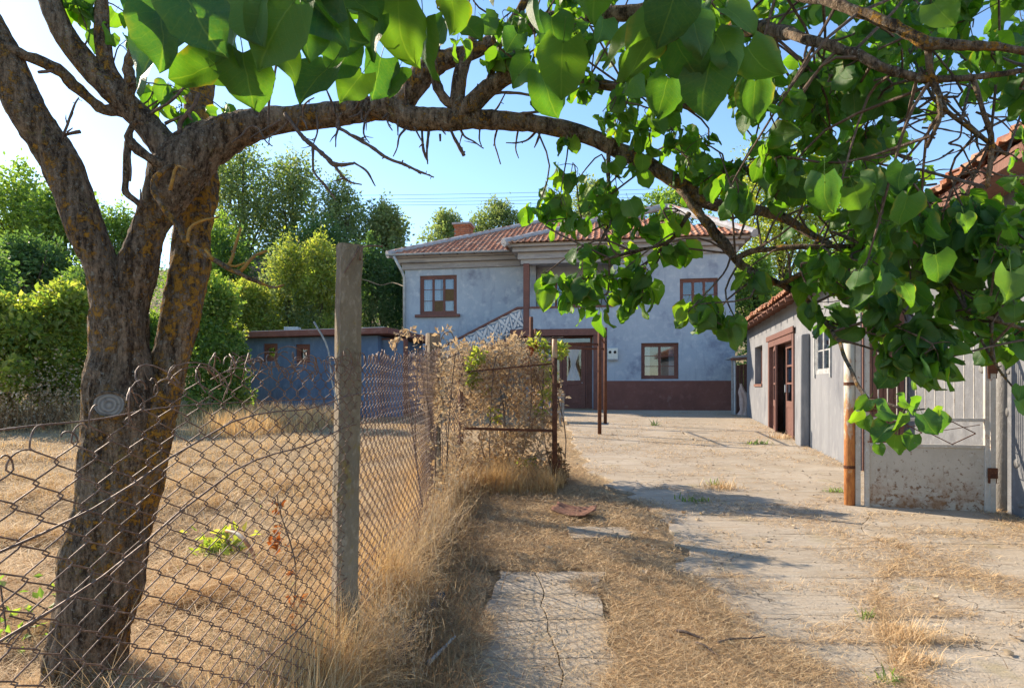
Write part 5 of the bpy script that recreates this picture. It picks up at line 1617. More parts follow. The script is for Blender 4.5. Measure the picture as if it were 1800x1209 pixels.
    x, d = x[keep], d[keep]
    P = np.stack([x, d, gz(x, d)], 1)
    V, fs = blades(P, rng.uniform(.15, .65, len(x)), np.full(len(x), .013), rng.uniform(0, .5, len(x)), rng.uniform(.1, .4, len(x)), seg=3)
    tag(link("rough_grass", mesh_np("rough_grass", V, fs, smooth=True), M['dry']), "pale rough grass at the foot of the hedge", "grass", None, 'stuff')
scatter_stuff()

def tuft(px, py, n, h, spread, m, label, green=False, name="grass_tuft", cat="tuft"):
    p = onground(px, py, .03)
    t = thing(name, label, cat, p)
    k = n
    Pn = np.stack([rng.normal(0, spread, k), rng.normal(0, spread * .7, k), np.full(k, 0.0)], 1)
    V, fs = blades(Pn, rng.uniform(.4, 1.3, k) * h, np.maximum(.0025, .0008 * p.y) * rng.uniform(.7, 1.5, k) * (2.2 if green else 1), rng.uniform(.2, 1.4, k), rng.uniform(.0, .4, k), seg=3)
    tag(link("blades", mesh_np("blades", V, fs, smooth=True), m, t), kind='stuff')
    return t
tuft(1600, 1120, 420, .12, .09, M['straw'], "bushy straw tuft sprouting from crack near bottom right of drive")
tuft(1612, 1165, 260, .09, .07, M['straw'], "flattened straw tuft just in front of the bushy one")
tuft(1522, 1084, 34, .06, .025, M['fol_mid'], "small green sprig behind the bushy straw tuft", True)
tuft(1560, 1196, 30, .07, .03, M['fol_mid'], "green sprig at the bottom edge of the drive", True)
tuft(1265, 858, 260, .15, .13, M['straw'], "pale straw tuft lying in the middle of the drive")
tuft(1258, 852, 40, .10, .04, M['fol_mid'], "green shoots inside the pale straw tuft of mid drive", True)
tuft(1220, 880, 60, .08, .09, M['fol_mid'], "low green weed spread on concrete left of middle tuft", True)
tuft(1468, 864, 50, .07, .06, M['fol_mid'], "low green weed beside the thick yellowish pipe post", True)
tuft(1330, 780, 60, .10, .12, M['fol_mid'], "sparse green weed on the drive near buttress of shed", True)
tuft(1150, 748, 26, .22, .04, M['fol_dark'], "dark green weed standing alone before brown plinth", True)
tuft(1096, 722, 40, .5, .16, M['straw'], "dry stalks against the brown plinth left of lower window")
tuft(1282, 722, 60, .5, .14, M['straw'], "dry stalks at the downpipe corner of the house")
tuft(1380, 770, 160, .14, .2, M['straw'], "straw drift at threshold of the red brown shed door")
# green leafy weed under the fence
def weed(px, py, D, n, size, spread, label, m):
    p = at(px, py, D); p.z = gzf(p.x, D)
    t = thing("leafy_weed", label, "weed", p)
    zc = at(px, py, D).z - p.z
    Pn = rng.normal(0, 1, (n, 3)) * np.array([spread, spread, spread * .6]) + np.array([0, 0, max(.1, zc)])
    Pn[:, 2] = np.maximum(Pn[:, 2], .02)
    V, q = kites(Pn, rng.uniform(.6, 1.3, n) * size, rand_dirs(n, .3), rand_dirs(n, 1.0), .6, .12)
    tag(link("leaves", mesh_np("leaves", V, [q]), m, t), kind='stuff')
    b = MB()
    for k in range(6):
        b.tube([(0, 0, -.02), (R.gauss(0, spread * .4), R.gauss(0, spread * .4), zc * .5), tuple(Pn[k])], .004, 5)
    b.build("stems", M['twig'], t)
weed(385, 965, 4.4, 130, .075, .09, "bright green leafy weed growing behind chain-link fence", M['fol_bright'])
# withered dock with orange leaves before the tall post
dk = at(505, 1080, 2.75); dk.z = gzf(dk.x, 2.75)
dock = thing("dry_dock", "withered weed stalk with crumpled orange brown leaves left of tall post", "weed", dk)
stem = catmull([Vector((0, 0, -.02)), at(520, 1020, 2.72) - dk, at(512, 960, 2.7) - dk, at(494, 905, 2.7) - dk, at(486, 868, 2.7) - dk], 22)
b = MB(); b.tube(stem, [.0045 - .0001 * i for i in range(22)], 6)
for k in range(7):
    q = stem[6 + 2 * k]; b.tube([q, q + np.array([R.uniform(-.06, .06), R.uniform(-.04, .04), R.uniform(.02, .07)])], .002, 4)
b.build("stem", M['twig'], dock)
orange = leaf_mat('withered_orange_leaf', [(.42, .15, .04), (.30, .10, .03), (.50, .21, .06)], .3, .8, tcol=(1.3, 1.1, .8), spec=.1)
for (px, py), kk_ in zip(((488, 888), (490, 930), (484, 945), (486, 958), (510, 1005), (526, 1058), (512, 1050), (524, 1075), (516, 1098), (530, 1120)), (5, 4, 6, 6, 3, 5, 3, 3, 4, 3)):
    c = at(px, py, 2.71) - dk
    n = kk_ * 2
    V, q = kites(np.array(c) + rng.normal(0, .012, (n, 3)), rng.uniform(.02, .042, n), rand_dirs(n, -.4), rand_dirs(n), .7, .2)
    link("withered_leaf", mesh_np("withered_leaf", V, [q]), orange, dock)
weed(55, 1075, 3.0, 60, .05, .14, "small green weed at the foot of the big tree", M['fol_mid'])
# ------------------------------------------------------------------ plants of the background
def crown_mesh(name, clumps, n, leaf, m, parent, up=.25, width=.55, hollow=.45):
    """leaves spread through overlapping clumps (centre, radii), thicker towards each clump's skin"""
    cs = np.array([c[0] for c in clumps]); rs = np.array([c[1] for c in clumps])
    w = (rs[:, 0] * rs[:, 1] * rs[:, 2]) ** .6; w /= w.sum()
    w = w * rng.uniform(.35, 1.7, len(w)); w /= w.sum()
    k = rng.choice(len(clumps), n, p=w)
    lsz = rng.uniform(.7, 1.35, len(clumps))[k]
    dv_ = rand_dirs(n)
    rad = rng.uniform(hollow ** 3, 1.25, n) ** (1 / 3)
    rad *= 1 + .18 * rng.normal(size=n)
    P = cs[k] + dv_ * rs[k] * rad[:, None]
    dirs = dv_ * .8 + rand_dirs(n) * .8 + np.array([0, 0, -.15])
    V, q = kites(P, leaf * lsz * rng.uniform(.5, 1.4, n), dirs, rand_dirs(n, up + .35) + dv_ * .5, width, .10)
    return tag(link(name, mesh_np(name, V, [q]), m, parent), kind='stuff')

def plant(name, label, cat, px, ytop, ybase, hw, D, m, n, leaf, group=None, nc=26, kind='round', trunk=.0, m2=None, seed=None, drop=False):
    x = (px - 900) * D / F
    g = gzf(x, D) - .1
    t = thing(name, label, cat, (x, D, g), 0, group)
    zt = at(px, ytop, D).z - g; zb = max(.0, at(px, ybase, D).z - g)
    w = hw * D / F
    r_ = random.Random(seed if seed is not None else int(px * 7 + ytop))
    cl, cl2 = [], []
    h = zt - zb
    for k in range(nc):
        f = (k + .5) / nc
        z = zb + h * f ** .85
        if kind == 'round': env = (math.sin(math.pi * min(1, .12 + .88 * f) ** .8) ** .6 if f < 1 else .2) * r_.uniform(.55, 1.2)
        elif kind == 'spire': env = (1 - f) ** .6 * .95 + .12
        elif kind == 'bush': env = ((1 - f ** 1.6) ** .6 + .08) * r_.uniform(.55, 1.12)
        else: env = .85
        a = r_.uniform(0, 6.283); rr = r_.uniform(.25, 1) ** .6 * w * env * .82
        s = h * r_.uniform(.07, .19) if kind != 'spire' else h * r_.uniform(.06, .13)
        s = min(s, w * .5)
        c = (math.cos(a) * rr, math.sin(a) * rr * .8, min(z, zt - s * .8))
        st = r_.uniform(.8, 1.3)
        (cl if m2 is None or r_.random() < .65 else cl2).append((c, (s * st, s * st, s * r_.uniform(.8, 1.5))))
    # stray shoots above the outline
    for k in range(nc if kind == 'bush' else int(nc * .9)):
        a = r_.uniform(0, 6.283); rr = r_.random() * w * .95
        f = 1 - (rr / w) ** 2 * .6
        cl.append(((math.cos(a) * rr, math.sin(a) * rr * .8, zb + h * f * r_.uniform(.8, 1.12 if kind == 'bush' else 1.10)), (w * r_.uniform(.04, .09), w * .06, h * r_.uniform(.05, .12))))
    nn = len(cl) + len(cl2)
    n = int(n * 1.7); leaf = leaf * 1.15
    crown_mesh("crown" if trunk else "foliage", cl, int(n * len(cl) / nn), leaf, m, t)
    if cl2: crown_mesh("bright_foliage" if m2 is M['fol_bright'] else "second_foliage", cl2, int(n * len(cl2) / nn), leaf, m2, t)  # clumps drawn at random take the second leaf colour
    b = MB()
    tr = trunk if trunk else .03
    top = zb + h * .7
    b.tube(catmull([(0, 0, -.3), (r_.gauss(0, .1) * w, 0, top * .35), (r_.gauss(0, .15) * w, r_.gauss(0, .1) * w, top)], 10), [tr * (1 - .08 * i) for i in range(10)], 7)
    for c, s in (cl + cl2)[::2][:18]:
        z0 = min(c[2] * .55, top * .8)
        b.tube(catmull([(0, 0, z0), (c[0] * .5, c[1] * .5, (z0 + c[2]) / 2 + .05 * h), c], 7), [tr * (.5 - .06 * i) for i in range(7)], 5)
    b.build("trunk" if trunk else "stems", M['trunk'], t)
    return t

T = "trees on the slope behind the yard"
plant("tree", "bushy green tree at the left edge with the sky above it", "tree", 35, 318, 560, 95, 33, M['fol_mid'], 9000, .17, T, 34, trunk=.18, m2=M['fol_bright'])
plant("tree", "broad green tree just left of the leaning left limb", "tree", 105, 345, 580, 70, 31, M['fol_mid'], 7000, .17, T, 30, trunk=.16, m2=M['fol_dark'])
plant("tree", "dark green tree standing low behind the leafy vine hedge", "tree", 50, 430, 610, 100, 26, M['fol_dark'], 8000, .15, T, 30, trunk=.14)
plant("tree", "smaller green tree seen through the fork of the lichened tree", "tree", 212, 372, 600, 50, 30, M['fol_mid'], 5200, .16, T, 26, trunk=.14, m2=M['fol_olive'])
plant("tree", "tall feathery pale tree rising right of the lichened second stem", "tree", 425, 252, 560, 74, 35, M['fol_olive'], 8200, .17, T, 40, 'round', .16, m2=M['fol_mid'])
plant("tree", "feathery tree under the bare hanging twigs, second highest on the slope", "tree", 515, 282, 570, 62, 36, M['fol_olive'], 6500, .17, T, 36, 'round', .15, m2=M['fol_mid'])
plant("tree", "grey green tree above the tall concrete post", "tree", 598, 322, 560, 70, 34, M['fol_olive'], 7500, .16, T, 36, 'round', .14, m2=M['fol_dark'])
plant("tree", "dark rounded tree sloping down to the left end of house roof", "tree", 672, 372, 560, 66, 33, M['fol_olive'], 7500, .15, T, 36, 'bush', .13, m2=M['fol_olive'])
plant("tree", "low tree between the outbuilding roof and dark ivy bank", "tree", 560, 400, 600, 85, 31, M['fol_dark'], 7500, .15, T, 32, trunk=.12, m2=M['fol_mid'])
plant("tree", "dark tree filling the gap behind the lichened second stem", "tree", 390, 400, 600, 80, 30, M['fol_mid'], 7500, .16, T, 32, trunk=.13, m2=M['fol_dark'])
plant("tree", "pale distant tree left of the brick chimney", "tree", 790, 378, 470, 56, 50, M['fol_olive'], 4600, .20, T, 40, trunk=.15)
plant("tree", "pale distant tree right of the brick chimney", "tree", 875, 362, 460, 78, 52, M['fol_olive'], 5600, .20, T, 46, trunk=.15)
plant("tree", "distant tree behind the roof ridge under drooping leaves", "tree", 1050, 322, 450, 70, 54, M['fol_olive'], 4200, .22, T, 24, trunk=.15)
plant("tree", "distant tree behind the right part of tiled roof", "tree", 1190, 335, 470, 85, 52, M['fol_mid'], 4800, .22, T, 24, trunk=.15)
plant("tree", "large bright small-leaved tree behind the long shed", "tree", 1372, 262, 600, 112, 33, M['fol_bright'], 17000, .14, T, 48, trunk=.2, m2=M['fol_mid'])
plant("tree", "green tree behind the long shed, right of the large bright one", "tree", 1520, 330, 600, 110, 35, M['fol_mid'], 9000, .16, T, 34, trunk=.18, m2=M['fol_bright'])
plant("tree", "small green tree squeezed between house corner and shed eaves", "tree", 1325, 455, 620, 42, 27, M['fol_mid'], 5200, .13, T, 24, trunk=.1, m2=M['fol_dark'])
plant("tree", "green tree far right above the barn eaves", "tree", 1660, 420, 620, 90, 38, M['fol_mid'], 4500, .2, T, 24, trunk=.15)
Sg = "shrubs around the lawn and outbuilding"
plant("shrub", "sunlit yellow green vine hedge at far left of lawn", "shrub", 15, 535, 705, 100, 15.0, M['fol_bright'], 7500, .12, Sg, 40, 'bush', m2=M['fol_mid'])
plant("shrub", "sunlit vine hedge between left edge and the trunk", "shrub", 118, 520, 700, 70, 15.9, M['fol_bright'], 6500, .115, Sg, 36, 'bush', m2=M['fol_mid'])
plant("shrub", "low green shrub seen through the fork of the tree stems", "shrub", 262, 560, 720, 70, 17.5, M['fol_mid'], 6000, .10, Sg, 30, 'bush', m2=M['fol_dark'])
plant("shrub", "tall green shrub against left end of the blue outbuilding", "shrub", 372, 505, 712, 62, 17.0, M['fol_mid'], 9000, .095, Sg, 38, 'bush', m2=M['fol_bright'])
plant("shrub", "small dark shrub at the blue outbuilding's left corner", "shrub", 410, 585, 715, 26, 17.6, M['fol_mid'], 3000, .085, Sg, 22, 'bush', m2=M['fol_dark'])
plant("shrub", "yellow green shrub above the outbuilding's left end", "shrub", 425, 505, 640, 62, 24.5, M['fol_bright'], 6500, .11, Sg, 30, 'bush')
plant("shrub", "pale sunlit shrub above the outbuilding's middle window", "shrub", 508, 440, 640, 60, 25.5, M['fol_bright'], 8500, .11, Sg, 34, 'bush', m2=M['fol_olive'])
plant("shrub", "pale drooping shrub left of the tall concrete post", "shrub", 565, 425, 640, 46, 25.0, M['fol_bright'], 6500, .11, Sg, 30, 'bush', m2=M['fol_olive'])
plant("shrub", "dark dusty ivy bank right of the tall concrete post", "shrub", 652, 440, 640, 48, 27.2, M['fol_dark'], 7500, .10, Sg, 34, 'bush', m2=M['fol_olive'])
plant("shrub", "dark ivy hanging right beside the house's left corner", "shrub", 697, 455, 640, 30, 28.6, M['fol_dark'], 5200, .10, Sg, 28, 'bush')
plant("shrub", "dark green shrub far left behind the vine hedge", "shrub", -40, 440, 700, 90, 20, M['fol_dark'], 6000, .13, Sg, 28, 'bush')
plant("shrub", "dark green shrub behind the trunk above the vine hedge", "shrub", 165, 470, 700, 70, 21, M['fol_dark'], 6000, .12, Sg, 28, 'bush', m2=M['fol_mid'])
def hedge_dry():
    for px, hw, D in ((15, 95, 14.6), (118, 70, 15.5)):
        x = (px - 900) * D / F
        t = thing("dry_brambles", "brown dry brambles and dead stems at foot of hedge, " + ("left edge of lawn" if px < 60 else "just left of trunk"), "brambles", (x, D, gzf(x, D)))
        w = hw * D / F
        n = 1500
        P = np.stack([rng.normal(0, w * .5, n), rng.normal(-.5, .35, n), np.abs(rng.normal(.5, .55, n))], 1)
        V, q = kites(P, rng.uniform(.04, .11, n), rand_dirs(n), rand_dirs(n), .6, .15)
        tag(link("dry_leaves", mesh_np("dry_leaves", V, [q]), M['fol_dry'], t), kind='stuff')
        n = 420
        P = np.stack([rng.normal(0, w * .55, n), rng.normal(-.55, .35, n), np.zeros(n)], 1)
        V, fs = blades(P, rng.uniform(.3, 1.05, n), rng.uniform(.010, .02, n), rng.uniform(0, .7, n), rng.uniform(-.2, .45, n), seg=4)
        tag(link("dead_stems", mesh_np("dead_stems", V, fs, smooth=True), M['dark_straw'], t), kind='stuff')
hedge_dry()
def understorey():
    """the tangle that covers the slope between the trees"""
    n = 60000
    x = rng.uniform(-42, 30, n); y = rng.uniform(25.5, 62, n)
    keep = ~((x > -6) & (x < 9) & (y < 36)) & ~((x > 4) & (y < 27))
    x, y = x[keep], y[keep]
    h = .3 + 2.3 * vnoise(x, y, .45, 12) * rng.uniform(.2, 1, len(x))
    P = np.stack([x, y, gz(x, y) + h], 1)
    V, q = kites(P, rng.uniform(.12, .26, len(x)), rand_dirs(len(x)), rand_dirs(len(x), .8), .6, .1)
    tag(link("undergrowth", mesh_np("undergrowth", V, [q]), M['fol_dark']), "tangled dark undergrowth covering the slope behind the yard", "undergrowth", None, 'stuff')
understorey()
# old roof among the shrubs
oh = thing("old_house", "old house with grey brown roof half buried in trees on slope", "house", at(462, 500, 32), .3)
oz = at(462, 500, 32).z
MB().box(-2.6, 2.6, -.0, 5, -2.5, .2).build("wall", M['cornice'], oh)
rb = MB(); rb.prism([(-.8, .1), (2.6, 1.9), (6, .1), (6, .0), (-.8, .0)], -3.0, 3.0, 'x')
orf = rb.build("roof", mottled('old_roof_clay', (.16, .10, .085), (.11, .08, .07), (.22, .15, .12), 1.5, 12, .9, .4, 20), oh)
tb_ = MB()
for r in range(9):
    for c in range(24):
        y = -.8 + r * .38; z = .1 + (r * .38) * (1.8 / 3.4)
        tb_.box(-3 + c * .25 + .01, -3 + c * .25 + .24, y - .03, y + .37, z + .02 + .01 * (c % 2), z + .06, rot=Matrix.Rotation(math.atan(1.8 / 3.4), 3, 'X'))
tag(tb_.build("roof_tiles", orf.data.materials[0], orf), kind='stuff')

# ------------------------------------------------------------------ dry vines on the garden gate and fence
def vine_mass():
    t = thing("dry_vine", "dense dry brown vine smothering the small garden gate from behind", "vine", (-.1, 7.6, gzf(-.1, 7.6)))
    g = t.location.z
    cl = []
    r_ = random.Random(5)
    for k in range(110):
        px = r_.uniform(800, 972)
        ytop = np.interp(px, [800, 850, 900, 940, 975], [628, 612, 602, 628, 655])
        py = ytop + (850 - ytop) * r_.random() ** 1.5
        D = r_.uniform(7.25, 8.0)
        p = at(px, py, D)
        s = r_.uniform(.08, .15)
        cl.append(((p.x - t.location.x, p.y - t.location.y, max(.08, p.z - g)), (s * 1.2, s, s * 1.4)))
    n = 12500
    crown_mesh("dry_leaves", cl, n, .05, M['fol_dry'], t, hollow=.1)
    pick = lambda pxs, pys, D: [((at(a, b, D).x - t.location.x, D - t.location.y, at(a, b, D).z - g), (.07, .06, .08)) for a, b in zip(pxs, pys)]
    crown_mesh("green_leaves", pick([830, 842, 825, 850, 945, 955, 960, 975, 968, 985, 965, 950, 830, 915, 930, 870], [640, 625, 660, 680, 600, 615, 640, 615, 660, 618, 690, 720, 665, 812, 815, 730], 7.3), 1000, .06, M['fol_bright'], t, hollow=.1)
    crown_mesh("reddened_leaves", pick([936, 944, 932], [606, 612, 640], 7.35), 60, .055, mottled('reddened_leaf', (.35, .09, .03), (.28, .06, .03), (.42, .16, .06), 9, 40, .7, .1, 60), t, hollow=.1)
    b = MB()
    for k in range(24):
        px = r_.uniform(808, 972); D = r_.uniform(7.1, 8.0)
        p0 = at(px + r_.uniform(-40, 40), 860, D); p1 = at(px, r_.uniform(600, 720), D)
        a = Vector((p0.x, D, g - .05)) - t.location; e = Vector((p1.x, p1.y, p1.z)) - t.location
        mid = a.lerp(e, .5) + Vector((r_.gauss(0, .12), r_.gauss(0, .08), r_.gauss(0, .1)))
        b.tube(catmull([a, mid, e, e + Vector((r_.gauss(0, .1), r_.gauss(0, .1), r_.uniform(-.05, .18)))], 12), r_.uniform(.003, .008), 5)
    b.build("vine_stems", M['twig'], t)
    # hanging strand beside the right post
    # second vine on the fence
    f = thing("dry_vine", "thinner dry vine curling over the fence and short concrete post", "vine", (-.78, 5.6, gzf(-.78, 5.6)))
    g = f.location.z
    cl = []
    for k in range(64):
        D = r_.uniform(4.3, 6.95)
        wgt = np.interp(D, [4.3, 5.4, 6.95], [.2, .8, 1.0])
        if r_.random() > wgt: continue
        z = r_.uniform(.1, 1.0) ** .7 * ftop(D) + r_.uniform(-.05, .10)
        cl.append(((fx(D) - f.location.x + r_.gauss(0, .06), D - f.location.y, z - g), (.06, .13, .11)))
    crown_mesh("dry_leaves", cl, 2600, .04, M['fol_dry'], f, hollow=.1)
    tp_ = []
    for px, py in ((690, 605), (700, 590), (718, 582), (735, 590), (742, 605), (775, 588), (790, 600), (770, 612), (720, 612), (786, 580), (808, 612)):
        p = at(px, py, 5.85); tp_.append(((p.x - f.location.x, p.y - f.location.y, p.z - g), (.035, .05, .035)))
    crown_mesh("curling_tips", tp_, 170, .045, M['fol_dry'], f, hollow=.1)
    b = MB()
    for k in range(10):
        D = r_.uniform(4.5, 6.9); p = Vector((fx(D) + r_.gauss(0, .03), D, g)); q = Vector((fx(D) + r_.gauss(0, .05), D + r_.gauss(0, .4), ftop(D) + r_.uniform(-.2, .1)))
        b.tube(catmull([p - f.location, (p + q) / 2 + Vector((r_.gauss(0, .05), r_.gauss(0, .12), 0)) - f.location, q - f.location], 12), r_.uniform(.003, .006), 5)
    for L in (((690, 640), (700, 600), (716, 582), (735, 596)), ((770, 620), (778, 590), (792, 584), (800, 600)), ((700, 680), (740, 640), (790, 628), (812, 618)), ((640, 665), (690, 648), (730, 615), (760, 625))):
        b.tube(catmull([at(a, c, 5.8) - f.location for a, c in L], 20), .005, 5)
    b.build("vine_stems", M['twig'], f)
    # dark dead clump by the right gate post
    d = thing("dead_shrub", "small dark dead clump at the foot of right garden gate post", "shrub", (.60, 7.5, gzf(.6, 7.5)))
    crown_mesh("dry_leaves", [((r_.gauss(0, .06), r_.gauss(0, .08), r_.uniform(.03, .42)), (.07, .07, .09)) for _ in range(10)], 520, .055, M['dark_straw'], d, hollow=.1)
    MB().tube(catmull([(0, 0, -.05), (.03, .02, .25), (-.02, 0, .5)], 8), .008, 5).build("stem", M['twig'], d)
vine_mass()

# ------------------------------------------------------------------ the lichened apricot tree over the yard
tree = thing("apricot_tree", "old leaning apricot tree with lichened trunk, its leafy boughs hanging over the yard", "tree", (-1.74, 2.55, gzf(-1.74, 2.55)))
TL = tree.location.copy()
bsamples = []                            # points along the boughs for hooking twigs on
def bark_disp(amp, seed):
    def f(i, a, r, P, X, Y):
        out = np.empty(len(a))
        for k, t in enumerate(a):
            p = Vector(P) + (Vector(X) * math.cos(t) + Vector(Y) * math.sin(t)) * r
            fur = noise.noise((p.x * 26, p.y * 26, p.z * 6 + seed))
            out[k] = r * (1 + amp * (.9 * noise.noise((p.x * 7, p.y * 7, p.z * 4 + seed)) + .55 * (abs(fur) * -2 + .6) + .5 * noise.noise((p.x * 60, p.y * 60, p.z * 22))))
        return out
    return f
def limb(pts, name="limb", sides=None, amp=.16, m=None, step=.022, keep=True, label=None, parent=None):
    """pts: (px, py, distance, thickness in px) along the limb"""
    P = np.array([list(at(a, b, d)) + [w * d / F / 2] for a, b, d, w in pts])
    L = np.linalg.norm(np.diff(P[:, :3], axis=0), axis=1).sum()
    n = max(6, int(L / step))
    Q = catmull(P, n)
    r = np.maximum(Q[:, 3], .0012)
    if name in ('trunk', 'second_stem'): step = .012; sides = 60
    sides = sides or (30 if r.max() > .05 else 14 if r.max() > .015 else 7)
    V = Q[:, :3].copy()
    if r.max() < .03:                     # gnarled small wood
        for i in range(n):
            for ax in range(3):
                V[i, ax] += .35 * r[i] * noise.noise((V[i, 0] * 22 + ax * 5, V[i, 1] * 22, V[i, 2] * 22)) + .006 * noise.noise((V[i, 0] * 9 + ax * 5, V[i, 1] * 9, V[i, 2] * 9))
    b = MB()
    if r.max() < .03:                     # buds and knobs
        r = r * (1 + .30 * np.array([noise.noise((p[0] * 60, p[1] * 60, p[2] * 60)) for p in V]))
    b.tube(V - np.array(TL), r, sides, True, bark_disp(amp, len(bsamples) * 1.3))
    if r.max() < .012:
        for i in range(3, n - 1):
            if R.random() < .22:
                dv = Vector((R.gauss(0, 1), R.gauss(0, .7), R.gauss(0, 1))).normalized()
                L2 = R.uniform(.006, .016) if R.random() < .75 else R.uniform(.02, .055)
                p0 = V[i] - np.array(TL); p1 = p0 + np.array(dv) * L2
                b.tube([p0, p0 + (p1 - p0) * .6 + rng.normal(0, .0015, 3), p1], [r[i] * .75, r[i] * .55, r[i] * .5 if L2 < .02 else r[i] * .25], 5)
    if keep:
        for i in range(0, n, max(1, int(.05 / step))):
            bsamples.append((Vector(V[i]), r[i]))
    o = b.build(name, m or M['bark'], parent or tree, smooth=True)
    if label: tag(o, label)
    return o
tk = limb([(118, 1330, 2.55, 150), (140, 1240, 2.55, 122), (160, 1120, 2.55, 118), (180, 1000, 2.55, 126), (197, 890, 2.55, 114), (207, 780, 2.55, 108), (213, 680, 2.55, 112), (213, 600, 2.55, 88), (214, 535, 2.55, 86), (242, 467, 2.55, 66), (264, 402, 2.55, 54), (295, 340, 2.55, 70), (318, 295, 2.56, 88), (352, 260, 2.58, 80), (395, 238, 2.6, 66), (440, 220, 2.6, 54)], "trunk", amp=.15, keep=False)
limb([(210, 1000, 2.60, 70), (233, 900, 2.60, 72), (252, 800, 2.60, 78), (270, 720, 2.62, 78), (295, 640, 2.66, 60), (321, 540, 2.70, 62), (335, 467, 2.74, 62), (338, 400, 2.76, 56), (354, 340, 2.80, 54), (352, 290, 2.84, 50), (350, 220, 2.9, 48), (352, 150, 2.95, 44), (358, 90, 3.0, 40), (372, 10, 3.05, 34), (380, -60, 3.1, 28)], "second_stem", amp=.17, m=M['bark_lichen'])
limb([(215, 620, 2.52, 66), (194, 530, 2.50, 60), (178, 467, 2.48, 56), (151, 400, 2.46, 58), (113, 300, 2.44, 61), (80, 245, 2.42, 61), (50, 200, 2.38, 60), (8, 110, 2.35, 60), (-45, 10, 2.32, 58)], amp=.13)
limb([(425, 226, 2.6, 58), (470, 214, 2.6, 44), (540, 206, 2.58, 41), (600, 199, 2.56, 42), (650, 191, 2.55, 39), (690, 192, 2.53, 42), (722, 208, 2.52, 40), (770, 211, 2.5, 37), (830, 210, 2.48, 32), (900, 214, 2.45, 32), (960, 222, 2.42, 30), (1030, 238, 2.38, 28), (1090, 266, 2.34, 26), (1150, 296, 2.3, 26), (1205, 330, 2.26, 24), (1250, 358, 2.22, 22), (1320, 368, 2.18, 18), (1375, 382, 2.15, 17), (1425, 412, 2.1, 14), (1460, 430, 2.05, 10)], amp=.17)
limb([(330, 300, 2.56, 60), (292, 258, 2.55, 50), (250, 210, 2.53, 44), (200, 162, 2.5, 42), (150, 110, 2.48, 40), (110, 55, 2.46, 38), (88, 0, 2.45, 36), (80, -60, 2.45, 34)], amp=.14)
limb([(235, 205, 2.52, 30), (214, 160, 2.5, 26), (190, 120, 2.5, 26), (180, 60, 2.5, 24), (178, 0, 2.5, 22), (176, -50, 2.5, 20)], amp=.16)
limb([(-20, 66, 2.3, 20), (40, 95, 2.34, 18), (100, 122, 2.4, 20), (130, 150, 2.44, 18), (180, 190, 2.5, 18), (225, 200, 2.52, 16)], amp=.16)
limb([(220, 200, 2.5, 18), (230, 150, 2.48, 18), (226, 110, 2.46, 16), (245, 60, 2.44, 12)], amp=.16)
limb([(300, 300, 2.5, 20), (268, 282, 2.46, 17), (235, 258, 2.43, 17), (225, 240, 2.42, 13), (236, 215, 2.4, 8), (252, 218, 2.4, 5)], amp=.2)
limb([(225, 250, 2.43, 12), (220, 320, 2.43, 12), (222, 340, 2.43, 12), (240, 354, 2.43, 10), (252, 366, 2.43, 11)], "branch", amp=.2)
limb([(690, 196, 2.53, 40), (718, 168, 2.52, 38), (742, 132, 2.5, 40), (775, 108, 2.48, 34), (830, 92, 2.46, 26), (890, 62, 2.42, 28), (960, 38, 2.38, 26), (1040, 28, 2.3, 26), (1120, 22, 2.22, 24), (1200, 12, 2.15, 24), (1290, -20, 2.1, 20)], amp=.2)
limb([(795, 214, 2.49, 34), (828, 186, 2.46, 34), (860, 155, 2.44, 30), (900, 132, 2.4, 24), (960, 128, 2.36, 20), (1040, 145, 2.3, 18), (1110, 158, 2.25, 16), (1180, 176, 2.2, 14), (1240, 200, 2.15, 10)], amp=.2)
limb([(806, 206, 2.48, 26), (805, 160, 2.46, 26), (812, 118, 2.45, 24), (828, 84, 2.44, 18), (832, 40, 2.43, 12)], amp=.22)
limb([(808, 190, 2.48, 14), (785, 176, 2.47, 16), (768, 150, 2.46, 16), (764, 110, 2.45, 15), (770, 70, 2.44, 12)], "branch", amp=.22)
limb([(856, 158, 2.44, 12), (866, 120, 2.42, 12), (876, 80, 2.4, 13), (905, 30, 2.38, 14), (930, -10, 2.36, 16)], "branch", amp=.18)
limb([(905, 150, 2.4, 10), (902, 100, 2.38, 9), (922, 60, 2.36, 7)], "branch", amp=.18)
limb([(1195, 330, 2.26, 18), (1240, 388, 2.2, 17), (1275, 432, 2.16, 16), (1300, 462, 2.12, 14), (1345, 488, 2.08, 13), (1385, 505, 2.05, 12), (1420, 530, 2.0, 9), (1452, 566, 1.9, 7), (1474, 600, 1.7, 7), (1490, 640, 1.5, 6), (1506, 675, 1.38, 6), (1524, 702, 1.32, 6)], amp=.2)
limb([(1296, 452, 2.12, 12), (1330, 438, 2.08, 11), (1400, 434, 2.0, 10), (1460, 432, 1.95, 9), (1570, 434, 1.9, 6)], "branch", amp=.2)
limb([(1372, 500, 2.05, 10), (1420, 475, 2.0, 9), (1468, 456, 1.95, 8), (1560, 452, 1.9, 8), (1660, 446, 1.85, 7), (1760, 470, 1.8, 5)], "branch", amp=.2)
limb([(1180, 60, 2.1, 24), (1230, 40, 1.98, 26), (1300, 48, 1.8, 26), (1360, 52, 1.6, 22), (1420, 70, 1.45, 18), (1490, 95, 1.38, 17), (1550, 118, 1.34, 16), (1606, 134, 1.32, 14), (1680, 140, 1.3, 11), (1760, 128, 1.3, 10), (1830, 116, 1.3, 9)], amp=.16)
